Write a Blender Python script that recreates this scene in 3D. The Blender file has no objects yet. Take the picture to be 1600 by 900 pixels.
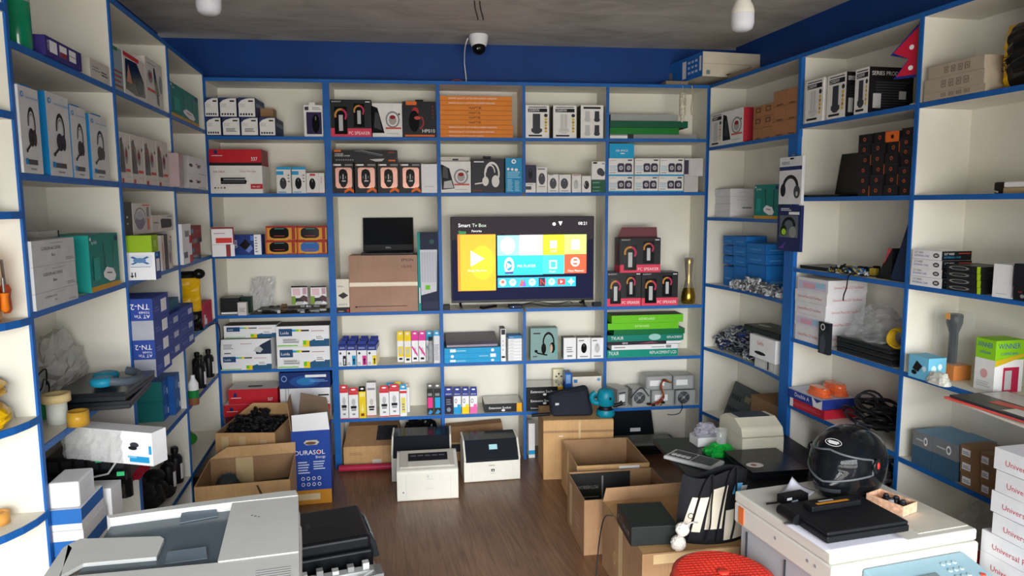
import bpy, math, random
from mathutils import Vector, Matrix
random.seed(7)
SC = bpy.context.scene
COL = SC.collection
# ---------------------------------------------------------------- camera
F_PX, PITCH, YAW, ROLL = 1110.84, 0.1163, 0.1206, -0.0051
CAM = Vector((-0.2975, -4.9177, 1.8277))
_F = Vector((math.sin(YAW)*math.cos(PITCH), math.cos(YAW)*math.cos(PITCH), -math.sin(PITCH)))
_R0 = Vector((math.cos(YAW), -math.sin(YAW), 0)); _U0 = _R0.cross(_F)
_R = _R0*math.cos(ROLL) + _U0*math.sin(ROLL); _U = -_R0*math.sin(ROLL) + _U0*math.cos(ROLL)
cd = bpy.data.cameras.new('camera'); cam = bpy.data.objects.new('camera', cd); COL.objects.link(cam)
cd.sensor_fit = 'HORIZONTAL'; cd.sensor_width = 36.0; cd.lens = F_PX/1600*36.0; cd.clip_start = 0.05
cam.matrix_world = Matrix(((_R.x, _U.x, -_F.x, CAM.x), (_R.y, _U.y, -_F.y, CAM.y), (_R.z, _U.z, -_F.z, CAM.z), (0, 0, 0, 1)))
SC.camera = cam
# ---------------------------------------------------------------- light: daylight from the open shop front behind the camera, and an added ceiling fill
w = bpy.data.worlds.new('world'); SC.world = w; w.use_nodes = True
bg = w.node_tree.nodes['Background']; bg.inputs[0].default_value = (0.93, 0.96, 1.0, 1); bg.inputs[1].default_value = 1.0
def area(name, loc, rot, sx, sy, power, col):
    l = bpy.data.lights.new(name, 'AREA'); l.shape = 'RECTANGLE'; l.size = sx; l.size_y = sy; l.energy = power; l.color = col
    o = bpy.data.objects.new(name, l); COL.objects.link(o); o.location = loc; o.rotation_euler = rot; return o
area('shop_front_daylight', (-0.5, -20.0, 6.4), (math.radians(73), 0, 0), 18.0, 7.0, 11500, (0.96, 0.985, 1.0))
area('added_ceiling_fill', (0.0, -10.4, 0.0), (math.radians(112), 0, 0), 10.0, 3.2, 1700, (1.0, 0.96, 0.89))   # added lamp low outside, stands in for pavement bounce to brighten the ceiling
SC.view_settings.view_transform = 'Standard'; SC.view_settings.look = 'None'
SC.view_settings.exposure = -0.56; SC.view_settings.gamma = 1.0; SC.view_settings.use_curve_mapping = False
SC.cycles.use_denoising = True
SC.cycles.max_bounces = 8; SC.cycles.diffuse_bounces = 5; SC.cycles.transparent_max_bounces = 12
# ---------------------------------------------------------------- materials
def lin(h):
    h = h.lstrip('#'); c = [int(h[i:i+2], 16)/255 for i in (0, 2, 4)]
    return tuple((x/12.92 if x <= .04045 else ((x+.055)/1.055)**2.4) for x in c) + (1,)
MATS = {}
def mat(h, rough=.55, metal=0., var=.06, scale=14., spec=.22, alpha=1., emit=0., trans=0., coat=0., bump=0.):
    key = (h, rough, metal, var, scale, spec, alpha, emit, trans, coat, bump)
    if key in MATS: return MATS[key]
    m = bpy.data.materials.new('surface_'+h.strip('#')); m.use_nodes = True
    nt = m.node_tree; b = nt.nodes['Principled BSDF']; c = lin(h)
    b.inputs['Roughness'].default_value = rough; b.inputs['Metallic'].default_value = metal
    b.inputs['Specular IOR Level'].default_value = spec; b.inputs['Alpha'].default_value = alpha
    b.inputs['Transmission Weight'].default_value = trans; b.inputs['Coat Weight'].default_value = coat
    b.inputs['Base Color'].default_value = c
    if emit:
        b.inputs['Emission Color'].default_value = c; b.inputs['Emission Strength'].default_value = emit
    if var and not emit:
        tc = nt.nodes.new('ShaderNodeTexCoord'); n = nt.nodes.new('ShaderNodeTexNoise'); n.inputs['Scale'].default_value = scale; n.inputs['Detail'].default_value = 4
        r = nt.nodes.new('ShaderNodeMapRange'); r.inputs['From Min'].default_value = .3; r.inputs['From Max'].default_value = .7
        r.inputs['To Min'].default_value = 1-var; r.inputs['To Max'].default_value = 1+var
        mx = nt.nodes.new('ShaderNodeVectorMath'); mx.operation = 'SCALE'; mx.inputs[0].default_value = c[:3]
        nt.links.new(tc.outputs['Object'], n.inputs['Vector']); nt.links.new(n.outputs['Fac'], r.inputs['Value'])
        nt.links.new(r.outputs['Result'], mx.inputs['Scale']); nt.links.new(mx.outputs[0], b.inputs['Base Color'])
        if bump:
            bp = nt.nodes.new('ShaderNodeBump'); bp.inputs['Strength'].default_value = bump; bp.inputs['Distance'].default_value = .01
            nt.links.new(n.outputs['Fac'], bp.inputs['Height']); nt.links.new(bp.outputs[0], b.inputs['Normal'])
    MATS[key] = m
    return m
def nodemat(name, fn):
    m = bpy.data.materials.new(name); m.use_nodes = True
    nt = m.node_tree; fn(nt, nt.nodes['Principled BSDF'], lambda t: nt.nodes.new('ShaderNode'+t), nt.links.new); return m
def ramp(N, stops):
    r = N('ValToRGB'); e = r.color_ramp.elements
    while len(e) < len(stops): e.new(.5)
    for el, (p, c) in zip(e, stops): el.position = p; el.color = lin(c)
    return r
def _wood(nt, b, N, L):
    tc = N('TexCoord'); mp = N('Mapping'); mp.inputs['Rotation'].default_value = (0, 0, math.radians(84)); L(tc.outputs['Object'], mp.inputs['Vector'])
    br = N('TexBrick'); br.inputs['Scale'].default_value = 1.0; br.inputs['Mortar Size'].default_value = .0018; br.inputs['Brick Width'].default_value = 1.25; br.inputs['Row Height'].default_value = .19
    br.inputs['Color1'].default_value = (.35, .35, .35, 1); br.inputs['Color2'].default_value = (.65, .65, .65, 1); br.inputs['Mortar'].default_value = (0, 0, 0, 1); br.offset = .37
    L(mp.outputs[0], br.inputs['Vector'])
    m2 = N('Mapping'); m2.inputs['Scale'].default_value = (1.6, 22, 1); L(mp.outputs[0], m2.inputs['Vector'])
    n = N('TexNoise'); n.inputs['Scale'].default_value = 1.6; n.inputs['Detail'].default_value = 8; n.inputs['Distortion'].default_value = 1.6; L(m2.outputs[0], n.inputs['Vector'])
    n2 = N('TexNoise'); n2.inputs['Scale'].default_value = 2.2; n2.inputs['Detail'].default_value = 3; L(mp.outputs[0], n2.inputs['Vector'])
    mx = N('Mix'); mx.data_type = 'RGBA'; mx.inputs[0].default_value = .3; L(n.outputs['Fac'], mx.inputs[6]); L(br.outputs['Color'], mx.inputs[7])
    mx2 = N('Mix'); mx2.data_type = 'RGBA'; mx2.inputs[0].default_value = .25; L(mx.outputs[2], mx2.inputs[6]); L(n2.outputs['Fac'], mx2.inputs[7])
    r = ramp(N, [(.22, '#48301f'), (.42, '#6b4c36'), (.55, '#826047'), (.75, '#98765b')]); L(mx2.outputs[2], r.inputs[0]); L(r.outputs[0], b.inputs['Base Color'])
    b.inputs['Roughness'].default_value = .34
def _ceil(nt, b, N, L):
    tc = N('TexCoord'); mp = N('Mapping'); mp.inputs['Scale'].default_value = (.9, 1.7, 1); L(tc.outputs['Object'], mp.inputs['Vector'])
    n = N('TexNoise'); n.inputs['Scale'].default_value = 2.6; n.inputs['Detail'].default_value = 9; n.inputs['Roughness'].default_value = .65; n.inputs['Distortion'].default_value = .8; L(mp.outputs[0], n.inputs['Vector'])
    r = ramp(N, [(.3, '#aca69b'), (.5, '#c8c2b7'), (.7, '#dad4c9')]); L(n.outputs['Fac'], r.inputs[0]); L(r.outputs[0], b.inputs['Base Color'])
    b.inputs['Roughness'].default_value = .8
    bp = N('Bump'); bp.inputs['Strength'].default_value = .25; L(n.outputs['Fac'], bp.inputs['Height']); L(bp.outputs[0], b.inputs['Normal'])
def _lam(nt, b, N, L):
    tc = N('TexCoord'); n = N('TexNoise'); n.inputs['Scale'].default_value = 3; n.inputs['Detail'].default_value = 6; L(tc.outputs['Object'], n.inputs['Vector'])
    r = ramp(N, [(.3, '#dedbcd'), (.7, '#e8e5da')]); L(n.outputs['Fac'], r.inputs[0]); L(r.outputs[0], b.inputs['Base Color']); b.inputs['Roughness'].default_value = .5
def _card(c1, c2, c3):
    def f(nt, b, N, L):
        tc = N('TexCoord'); n = N('TexNoise'); n.inputs['Scale'].default_value = 5; n.inputs['Detail'].default_value = 7; n.inputs['Roughness'].default_value = .6; L(tc.outputs['Object'], n.inputs['Vector'])
        mp = N('Mapping'); mp.inputs['Scale'].default_value = (90, 90, 3); L(tc.outputs['Object'], mp.inputs['Vector'])
        n2 = N('TexNoise'); n2.inputs['Scale'].default_value = 1; L(mp.outputs[0], n2.inputs['Vector'])
        mx = N('Mix'); mx.data_type = 'RGBA'; mx.inputs[0].default_value = .22; L(n.outputs['Fac'], mx.inputs[6]); L(n2.outputs['Fac'], mx.inputs[7])
        r = ramp(N, [(.3, c1), (.5, c2), (.7, c3)]); L(mx.outputs[2], r.inputs[0]); L(r.outputs[0], b.inputs['Base Color']); b.inputs['Roughness'].default_value = .75
        bp = N('Bump'); bp.inputs['Strength'].default_value = .15; L(mx.outputs[2], bp.inputs['Height']); L(bp.outputs[0], b.inputs['Normal'])
    return f
FLOOR = nodemat('wood_floor', _wood); CEIL = nodemat('concrete_ceiling', _ceil); LAM = nodemat('white_laminate', _lam)
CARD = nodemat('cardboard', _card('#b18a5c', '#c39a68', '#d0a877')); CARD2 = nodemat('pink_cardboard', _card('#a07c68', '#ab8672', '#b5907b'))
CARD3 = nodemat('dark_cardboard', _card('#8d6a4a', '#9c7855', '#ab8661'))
BLUEW = mat('#143f82', .55, var=.10, scale=3); BLUE = mat('#1f63b0', .45, var=.1, scale=9)
WHITE = mat('#eceae6', .5); PAPER = mat('#f0f0f2', .6, var=.02); BLACK = mat('#131316', .45); INK = mat('#1c1c22', .6, var=0)
DGREY = mat('#2c2e33', .5); GREY = mat('#8b8d90', .5); LGREY = mat('#c3c4c4', .5); RED = mat('#c4222f', .5); DRED = mat('#8e1a26', .5)
def tape(alpha=.5): return mat('#d9c9a2', .15, var=0, alpha=alpha, coat=1.)
# ---------------------------------------------------------------- mesh builder
_TXT = {}
def text_geo(s):
    if s in _TXT: return _TXT[s]
    c = bpy.data.curves.new('t', 'FONT'); c.body = s; c.resolution_u = 2
    o = bpy.data.objects.new('t', c); COL.objects.link(o)
    dg = bpy.context.evaluated_depsgraph_get(); dg.update()
    me = bpy.data.meshes.new_from_object(o.evaluated_get(dg))
    vs = [(v.co.x, v.co.y) for v in me.vertices]; fs = [tuple(p.vertices) for p in me.polygons]
    bpy.data.objects.remove(o); bpy.data.curves.remove(c); bpy.data.meshes.remove(me)
    if vs:
        x0 = min(v[0] for v in vs); x1 = max(v[0] for v in vs)
        vs = [((x-x0), y) for x, y in vs]; wd = x1-x0
    else: wd = .1
    _TXT[s] = (vs, fs, wd); return _TXT[s]
V = Vector
class MB:
    def __init__(s): s.v = []; s.f = []; s.mi = []; s.ms = []; s.T = None; s.sm = []
    def _m(s, m):
        if m not in s.ms: s.ms.append(m)
        return s.ms.index(m)
    def add(s, vs, fs, m, smooth=False):
        k = len(s.v); i = s._m(m)
        s.v += [tuple(s.T @ V(p)) if s.T else tuple(p) for p in vs]
        for f in fs: s.f.append(tuple(a+k for a in f)); s.mi.append(i); s.sm.append(smooth)
        return s
    def box(s, x0, x1, y0, y1, z0, z1, m, **face):
        vs = [(x0,y0,z0),(x1,y0,z0),(x1,y1,z0),(x0,y1,z0),(x0,y0,z1),(x1,y0,z1),(x1,y1,z1),(x0,y1,z1)]
        for n, f in dict(bottom=(0,3,2,1), top=(4,5,6,7), front=(0,1,5,4), right=(1,2,6,5), back=(2,3,7,6), left=(3,0,4,7)).items():
            fm = face.get(n, m)
            if fm is not None: s.add([vs[i] for i in f], [(0,1,2,3)], fm)
        return s
    def sbox(s, x0, x1, y0, y1, z0, z1, m):           # one closed shell (for bevels)
        vs = [(x0,y0,z0),(x1,y0,z0),(x1,y1,z0),(x0,y1,z0),(x0,y0,z1),(x1,y0,z1),(x1,y1,z1),(x0,y1,z1)]
        return s.add(vs, [(0,3,2,1),(4,5,6,7),(0,1,5,4),(1,2,6,5),(2,3,7,6),(3,0,4,7)], m)
    def hexa(s, pts, m): return s.add(pts, [(0,3,2,1),(4,5,6,7),(0,1,5,4),(1,2,6,5),(2,3,7,6),(3,0,4,7)], m)
    def poly(s, pts, m): return s.add(pts, [tuple(range(len(pts)))], m)
    def prism(s, pts, a, b, m, axis='y', smooth=False):   # 2D outline extruded along an axis from a to b
        n = len(pts)
        def q(p, t): return {'y': (p[0], t, p[1]), 'x': (t, p[0], p[1]), 'z': (p[0], p[1], t)}[axis]
        vs = [q(p, a) for p in pts] + [q(p, b) for p in pts]
        fs = [tuple(range(n)), tuple(range(2*n-1, n-1, -1))]
        s.add(vs, fs, m)
        return s.add(vs, [(i, i+n, (i+1) % n + n, (i+1) % n) for i in range(n)], m, smooth)
    def lathe(s, prof, m, c=(0,0,0), n=20, axis='z', cap=True, a0=0, a1=2*math.pi, sx=1, sy=1):
        vs = []; fs = []; full = abs(a1-a0-2*math.pi) < 1e-6; k = n if full else n+1
        for (r, h) in prof:
            for i in range(k):
                a = a0+(a1-a0)*i/n; x, y = r*math.cos(a)*sx, r*math.sin(a)*sy
                p = {'z': (x, y, h), 'y': (x, h, -y), 'x': (h, x, y)}[axis]
                vs.append((c[0]+p[0], c[1]+p[1], c[2]+p[2]))
        for j in range(len(prof)-1):
            for i in range(n):
                a, b = j*k+i, j*k+(i+1) % k
                fs.append((a, b, b+k, a+k))
        s.add(vs, fs, m, True)
        if cap and full:
            s.add(vs[:k], [tuple(range(k-1, -1, -1))], m); s.add(vs[-k:], [tuple(range(k))], m)
        return s
    def cyl(s, c, r, h, m, axis='z', n=20): return s.lathe([(r, 0), (r, h)], m, c, n, axis)
    def ell(s, c, rx, ry, rz, m, n=18, k=10):
        vs = []; fs = []
        for j in range(k+1):
            t = math.pi*j/k-math.pi/2
            for i in range(n):
                a = 2*math.pi*i/n; vs.append((c[0]+rx*math.cos(t)*math.cos(a), c[1]+ry*math.cos(t)*math.sin(a), c[2]+rz*math.sin(t)))
        for j in range(k):
            for i in range(n):
                a, b = j*n+i, j*n+(i+1) % n; fs.append((a, b, b+n, a+n))
        return s.add(vs, fs, m, True)
    def tube(s, pts, r, m, n=8, closed=False, flat=1.0):
        pts = [V(p) for p in pts]; N = len(pts); vs = []; fs = []; up = V((0, 0, 1)); pn = None
        for i, p in enumerate(pts):
            t = (pts[(i+1) % N]-pts[i-1]) if closed else (pts[min(i+1, N-1)]-pts[max(i-1, 0)])
            t.normalize() if t.length > 1e-9 else None
            if pn is None: pn = t.cross(up if abs(t.z) < .9 else V((1, 0, 0)))
            pn = pn - t*pn.dot(t)
            if pn.length < 1e-6: pn = t.orthogonal()
            pn.normalize(); b = t.cross(pn); rr = r[i] if isinstance(r, (list, tuple)) else r
            for j in range(n):
                a = 2*math.pi*j/n; vs.append(tuple(p+pn*(rr*math.cos(a))+b*(rr*flat*math.sin(a))))
        for i in range(N if closed else N-1):
            for j in range(n):
                a, b = i*n+j, i*n+(j+1) % n; c, d = ((i+1) % N)*n+j, ((i+1) % N)*n+(j+1) % n; fs.append((a, b, d, c))
        s.add(vs, fs, m, True)
        if not closed:
            s.add(vs[:n], [tuple(range(n))], m); s.add(vs[-n:], [tuple(range(n-1, -1, -1))], m)
        return s
    def text(s, t, o, r, u, h, m, width=None, align='l'):
        vs, fs, wd = text_geo(t); r = V(r).normalized(); u = V(u).normalized(); k = h/.7; kx = k
        if width and wd*k > width: kx = width/wd
        dx = {'l': 0, 'c': -wd*kx/2, 'r': -wd*kx}[align]
        return s.add([tuple(V(o)+r*(x*kx+dx)+u*(y*k)) for x, y in vs], fs, m)
    def face(s, o, r, u, items):
        # printed artwork on a face: o corner, r / u edge vectors; coordinates are fractions of the face
        o, r, u = V(o), V(r), V(u); n = r.cross(u).normalized(); W, H = r.length, u.length
        for i, it in enumerate(items):
            P = lambda a, b: tuple(o+r*a+u*b+n*(.0005+.0003*i))
            k = it[0]
            if k == 'r': _, a, b, c, d, m = it; s.poly([P(a, b), P(c, b), P(c, d), P(a, d)], m)
            elif k == 'p': s.poly([P(*q) for q in it[1]], it[2])
            elif k == 'e':
                _, a, b, ra, rb, m = it[:6]; s.poly([P(a+ra*math.cos(t*math.pi/8), b+rb*math.sin(t*math.pi/8)) for t in range(16)], m)
            elif k == 'ring':
                _, a, b, ra, rb, th, a0, a1, m = it; N = 14; vs = []
                for t in range(N+1):
                    q = math.radians(a0+(a1-a0)*t/N)
                    vs += [P(a+ra*math.cos(q), b+rb*math.sin(q)), P(a+ra*(1-th)*math.cos(q), b+rb*(1-th)*math.sin(q))]
                s.add(vs, [(2*t, 2*t+2, 2*t+3, 2*t+1) for t in range(N)], m)
            elif k == 't':
                _, t, a, b, h, m = it[:6]; wmax = it[6] if len(it) > 6 else 1; al = it[7] if len(it) > 7 else 'l'
                s.text(t, P(a, b), r, u, h*H, m, wmax*W, al)
            elif k == 'ti':  # printed upside down
                _, t, a, b, h, m, wm = it; s.text(t, P(a, b), -r, -u, h*H, m, wm*W)
            elif k == 'tv':  # text running up the face
                _, t, a, b, h, m = it[:6]; s.text(t, P(a, b), u, -r, h*W, m, (it[6] if len(it) > 6 else 1)*H)
            elif k == 'lines':  # small print
                _, a, b, c, d, num, m = it
                for j in range(num):
                    t0 = b+(d-b)*(j+.2)/num; t1 = b+(d-b)*(j+.65)/num; e = c-(c-a)*(.25*((j*37) % 10)/10)
                    s.poly([P(a, t0), P(e, t0), P(e, t1), P(a, t1)], m)
        return s
    def build(s, name, parent=None, loc=None, rz=0., bevel=0., seg=2, mods=None):
        me = bpy.data.meshes.new(name); me.from_pydata(s.v, [], s.f)
        for m in s.ms: me.materials.append(m)
        me.polygons.foreach_set('material_index', s.mi); me.polygons.foreach_set('use_smooth', s.sm); me.update()
        o = bpy.data.objects.new(name, me); COL.objects.link(o)
        if parent: o.parent = parent
        if loc is not None: o.location = loc
        if rz: o.rotation_euler[2] = rz
        if bevel:
            b = o.modifiers.new('bevel', 'BEVEL'); b.width = bevel; b.segments = seg; b.limit_method = 'ANGLE'; b.angle_limit = math.radians(40); b.harden_normals = False
            for p in me.polygons: p.use_smooth = False
        return o
def tag(o, label, cat, group=None, kind=None):
    o['label'] = label; o['category'] = cat
    if group: o['group'] = group
    if kind: o['kind'] = kind
    return o
def empty(name, label, cat, loc, rz=0., group=None):
    o = bpy.data.objects.new(name, None); COL.objects.link(o); o.location = loc; o.rotation_euler[2] = rz; o.empty_display_size = .05
    return tag(o, label, cat, group)
def struct(o): o['kind'] = 'structure'; return o
def copy_tree(o, parent=None):
    c = o.copy(); COL.objects.link(c)
    if parent: c.parent = parent; c.matrix_parent_inverse = o.matrix_parent_inverse
    for ch in list(o.children): copy_tree(ch, c)
    return c
# ---------------------------------------------------------------- measuring the place: rays from the camera to real planes
def ray(px, py): return (_F*F_PX + _R*(px-800) + _U*(450-py)).normalized()
def on_z(px, py, z): d = ray(px, py); return CAM + d*((z-CAM.z)/d.z)
def on_y(px, py, y): d = ray(px, py); return CAM + d*((y-CAM.y)/d.y)
class Frame:                                           # a run of shelving: u along its front, v into it, z up
    def __init__(s, o, a): s.o = V(o); s.a = a; s.ex = V((math.cos(a), math.sin(a), 0)); s.ey = V((-math.sin(a), math.cos(a), 0))
    def P(s, u, v, z): return s.o + s.ex*u + s.ey*v + V((0, 0, z))
    def u(s, px, z, v):                                # u of the point at height z and depth v that is seen in image column px
        c = s.P(0, v, z)-CAM; n = _R*F_PX - _F*(px-800); return -c.dot(n)/s.ex.dot(n)
    def z(s, py, u, v):
        c = s.P(u, v, 0)-CAM; n = _U*F_PX - _F*(450-py); return -c.dot(n)/V((0, 0, 1)).dot(n)
    def v(s, px, py, z): q = on_z(px, py, z)-s.o; return q.dot(s.ey)
    def uv(s, px, py, z): q = on_z(px, py, z)-s.o; return q.dot(s.ex), q.dot(s.ey)
    def uz(s, px, py, v):                              # u, z of a pixel on the plane at depth v
        c = s.P(0, v, 0)-CAM; d = ray(px, py); t = c.dot(s.ey)/d.dot(s.ey); q = CAM+d*t-s.o; return q.dot(s.ex), q.z
THL, THR = 0.0778, -0.0918
BK = Frame((0, 0, 0), 0)
LF = Frame((-1.7, 0, 0), math.pi/2+THL)
RT = Frame((1.7, 0, 0), math.atan2(-math.cos(THR), -math.sin(THR)))
# ---------------------------------------------------------------- the room
H = 2.965; DP = 0.28; WV = 0.31
def wallpts(fr, u0, u1): return fr.P(u0, WV, 0), fr.P(u1, WV, 0)
def wallobj(name, a, b, n, m, z0=0, z1=H, th=.12):
    q = MB(); d = V(n).normalized()*th
    q.hexa([(a.x, a.y, z0), (b.x, b.y, z0), (b.x+d.x, b.y+d.y, z0), (a.x+d.x, a.y+d.y, z0), (a.x, a.y, z1), (b.x, b.y, z1), (b.x+d.x, b.y+d.y, z1), (a.x+d.x, a.y+d.y, z1)], m)
    return struct(q.build(name))
wallobj('wall_back', BK.P(-2.2, WV, 0), BK.P(2.2, WV, 0), (0, 1, 0), BLUEW)
wallobj('wall_left', LF.P(-5.7, WV, 0), LF.P(.2, WV, 0), LF.ey, BLUEW)
wallobj('wall_right', RT.P(-.2, WV, 0), RT.P(5.7, WV, 0), RT.ey, BLUEW)
struct(MB().box(-2.9, 3.3, -5.7, .7, -.12, 0, FLOOR).build('floor'))
struct(MB().box(-2.9, 3.3, -5.7, .7, H, H+.15, CEIL).build('ceiling'))
# the pavement in front of the open shutter, outside the shop
struct(MB().box(-14, 14, -18, -5.7, -.16, -.04, mat('#a9a7a2', .8, var=.12, scale=2)).build('ground_street'))
# ---------------------------------------------------------------- built-in shelving
TH = .011
class Unit:
    def __init__(s, fr, label, name='shelving_unit'):
        s.fr = fr; s.root = empty(name, label, 'shelving', fr.P(0, 0, 0), fr.a)
    def board(s, u0, u1, z, v1=DP, front=None, name='shelf'):
        q = MB()
        if front is None: q.box(u0, u1, .004, v1, z-TH, z+TH, LAM)
        else:
            pts = front + [(u1, v1), (u0, v1)]; q.prism(pts, z-TH, z+TH, LAM, 'z')
        o = q.build(name, s.root); e = MB()
        if front is None: e.box(u0, u1, -.001, .004, z-TH, z+TH, BLUE)
        else:
            for a, b in zip(front, front[1:]):
                d = (V((b[0]-a[0], b[1]-a[1], 0))).normalized(); n = V((d.y, -d.x, 0))*.005
                e.hexa([(a[0], a[1], z-TH), (a[0]+n.x, a[1]+n.y, z-TH), (b[0]+n.x, b[1]+n.y, z-TH), (b[0], b[1], z-TH), (a[0], a[1], z+TH), (a[0]+n.x, a[1]+n.y, z+TH), (b[0]+n.x, b[1]+n.y, z+TH), (b[0], b[1], z+TH)], BLUE)
        e.build('edge_strip', o); return o
    def upright(s, u, z0, z1, th=.02, v1=DP):
        o = MB().box(u-th/2, u+th/2, .004, v1, z0, z1, LAM).build('upright', s.root)
        MB().box(u-th/2, u+th/2, -.003, .004, z0, z1, BLUE).build('edge_strip', o); return o
    def panel(s, u0, u1, z1, z0=0): return MB().box(u0, u1, DP, DP+.012, z0, z1, LAM).build('back_panel', s.root)
BX = [-1.7, -.931, -.1974, .3863, .9724, 1.7]; BZ = dict(top=2.645, a=2.2734, b=1.9006, c=1.0896, d=.7139, e=.3408, m=1.4939)
BW = [.02, .044, .024, .02, .02, .02]
ub = Unit(BK, 'tall white shelving with blue edges covering the back wall around the television')
for i, x in enumerate(BX):
    if i == 3:
        ub.upright(x, BZ['b']+TH, BZ['top']-TH, BW[i]); ub.upright(x, .0, BZ['c']-TH, BW[i])
    else: ub.upright(x, 0, BZ['top']-TH if i not in (0, 5) else BZ['top']-TH, BW[i])
for k in ('a', 'b', 'c', 'd', 'e'):
    i = 0
    while i < 5:
        j = i+1
        ub.board(BX[i]+BW[i]/2, BX[j]-BW[j]/2, BZ[k]); i = j
ub.board(BX[0]+.01, BX[1]-.022, BZ['m'])
ub.board(BX[0]-.01, BX[5]+.01, BZ['top'], name='top_board')
ub.panel(BX[0], BX[5], BZ['top']-TH-.0005)
# left run
LU = [-.004, -.861, -1.728, -2.62]; LZ = dict(top=2.678, a=2.306, b=1.92, c=1.499, d=1.075, e=.7005, f=.308)
ul = Unit(LF, 'white shelving run with blue edges along the left wall')
for u in LU[1:]: ul.upright(u, 0, LZ['top']-TH)
ul.upright(-.014, 0, LZ['top']-TH, .014)
for k in 'abcdef':
    for a, b in zip(LU[1:], LU): ul.board(a+.01, b-(.01 if b < -.1 else .017), LZ[k])
ul.board(LU[3]-.01, LU[0]-.003, LZ['top'], name='top_board')
ul.panel(-3.2, -.022, LZ['top']-TH-.0005)
def qround(uc, r, n=8, sgn=-1): # quarter-round front from the divider's front edge to the wall
    return [(uc+sgn*r*math.sin(t*math.pi/2/n), DP-r*math.cos(t*math.pi/2/n)) for t in range(n+1)]
for z in (2.40, 2.095, 1.805, 1.486, 1.177, .87, .5):
    f = qround(LU[3]-.01, DP)[::-1]
    q = MB().prism(f+[(LU[3]-.01, DP)], z-TH, z+TH, LAM, 'z').build('corner_shelf', ul.root); e = MB()
    for a, b in zip(f, f[1:]):
        d = (V((b[0]-a[0], b[1]-a[1], 0))).normalized(); n = V((d.y, -d.x, 0))*.005
        e.hexa([(a[0], a[1], z-TH), (a[0]+n.x, a[1]+n.y, z-TH), (b[0]+n.x, b[1]+n.y, z-TH), (b[0], b[1], z-TH), (a[0], a[1], z+TH), (a[0]+n.x, a[1]+n.y, z+TH), (b[0]+n.x, b[1]+n.y, z+TH), (b[0], b[1], z+TH)], BLUE)
    e.build('edge_strip', q)
# right run
RU = [.004, 1.0695, 1.943, 2.86]; RZ = dict(top=2.644, a=2.254, b=1.851, c=1.4504, d=1.0446, e=.6497)
CZ = dict(a=2.212, b=1.722, c=1.248, d=.783, e=.30)
ur = Unit(RT, 'white shelving run with blue edges along the right wall')
ur.upright(.014, 0, RZ['top']-TH, .014)
po = MB().box(.985, 1.075, -.004, .02, 0, CZ['a']-TH-.001, BLUE).box(1.06, 1.079, .02, DP, 0, RZ['top']-TH, LAM).box(1.055, 1.08, -.004, .02, CZ['a']-TH-.001, RZ['top']-TH, BLUE).build('blue_post', ur.root)
for u in RU[2:]: ur.upright(u, 0, RZ['top']-TH)
for k in 'abcd':
    for a, b in zip(RU[1:], RU[2:]): ur.board(a+.0105, b-.01, RZ[k])
ur.board(RU[1]+.0105, RU[2]-.01, .6497); ur.board(RU[2]+.01, RU[3]-.01, .639)
ur.board(RU[1]+.0105, RU[2]-.01, .26); ur.board(RU[2]+.01, RU[3]-.01, .20)
ur.board(.018, RU[3]+.01, RZ['top'], name='top_board')
ur.panel(.022, RU[3], RZ['top']-TH-.0005)
ur.board(.022, 1.054, CZ['a'])
for k in 'bcde':
    N = 10; f = [(.022+(.983-.022)*t/N, .004+.045*math.sin(math.pi*t/N)) for t in range(N+1)]
    ur.board(.022, .983, CZ[k], front=f)
# unseen header beam over the shop front, added to shade the upper shelves
struct(MB().box(-2.9, 3.3, -5.7, -5.45, 2.25, H, mat('#cfcabd', .7)).build('shading_header'))
# ---------------------------------------------------------------- goods: helpers
G = .0008
UPR = {BK: [(x, b/2+.0005) for x, b in zip(BX, BW)], LF: [(u, .0105) for u in LU[1:]]+[(-.005, .017)], RT: [(1.0675, .0125), (1.02, .0365), (.01, .0125), (1.943, .0105), (2.86, .0105)]}
class Rec: pass
def fit(fr, z, v, x0, x1, yt):
    u0 = fr.u(x0, z+.02, v); u1 = fr.u(x1, z+.02, v)
    for c, hw in UPR[fr]:                              # keep clear of the uprights
        if u0 < c+hw and u1 > c-hw:
            if (u0+u1)/2 > c: u0 = c+hw
            else: u1 = c-hw
    return u0, u1, fr.z(yt, (u0+u1)/2, v)-z
def boxmb(w, d, h, m, art=None, **fm):
    q = MB().box(0, w, 0, d, 0, h, m, **fm)
    fb = dict(front=((0,0,0),(w,0,0),(0,0,h)), right=((w,0,0),(0,d,0),(0,0,h)), left=((0,d,0),(0,-d,0),(0,0,h)), top=((0,0,h),(w,0,0),(0,d,0)))
    for k, items in (art or {}).items(): q.face(*fb[k], items)
    return q
def goods(fr, name, label, cat, z, v, x0, x1, yt, d, m, art=None, group=None, tilt=0., h=None, **fm):
    """a printed carton seen between image columns x0..x1, standing at height z with its front at depth v"""
    u0, u1, hh = fit(fr, z, v, x0, x1, yt); h = h or hh
    w = (u1-u0-2*G)
    q = boxmb(w, d, h, m, art, **fm)
    o = q.build(name, None, fr.P(u0+G, v, z+G), fr.a+tilt); tag(o, label, cat, group)
    r = Rec(); r.o = o; r.u0 = u0; r.u1 = u1; r.z = z; r.top = z+G+h; r.v = v; r.d = d; r.w = w; r.h = h; return r
def sh(k): return BZ[k]+TH
C_ = lambda s: mat(s, .55, var=.03)
TXD = INK; TXW = mat('#f4f4f4', .5, var=0); GLOSS = mat('#0c0c0f', .18, var=0); SMOKE = mat('#3a3d44', .3, var=.03)
ORANGE = mat('#e8702a', .5, var=.04); YEL = mat('#f2d21c', .5, var=.03); MAG = mat('#e0359a', .5, var=.03); CYAN = mat('#1d9fd6', .5, var=.03)
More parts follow.
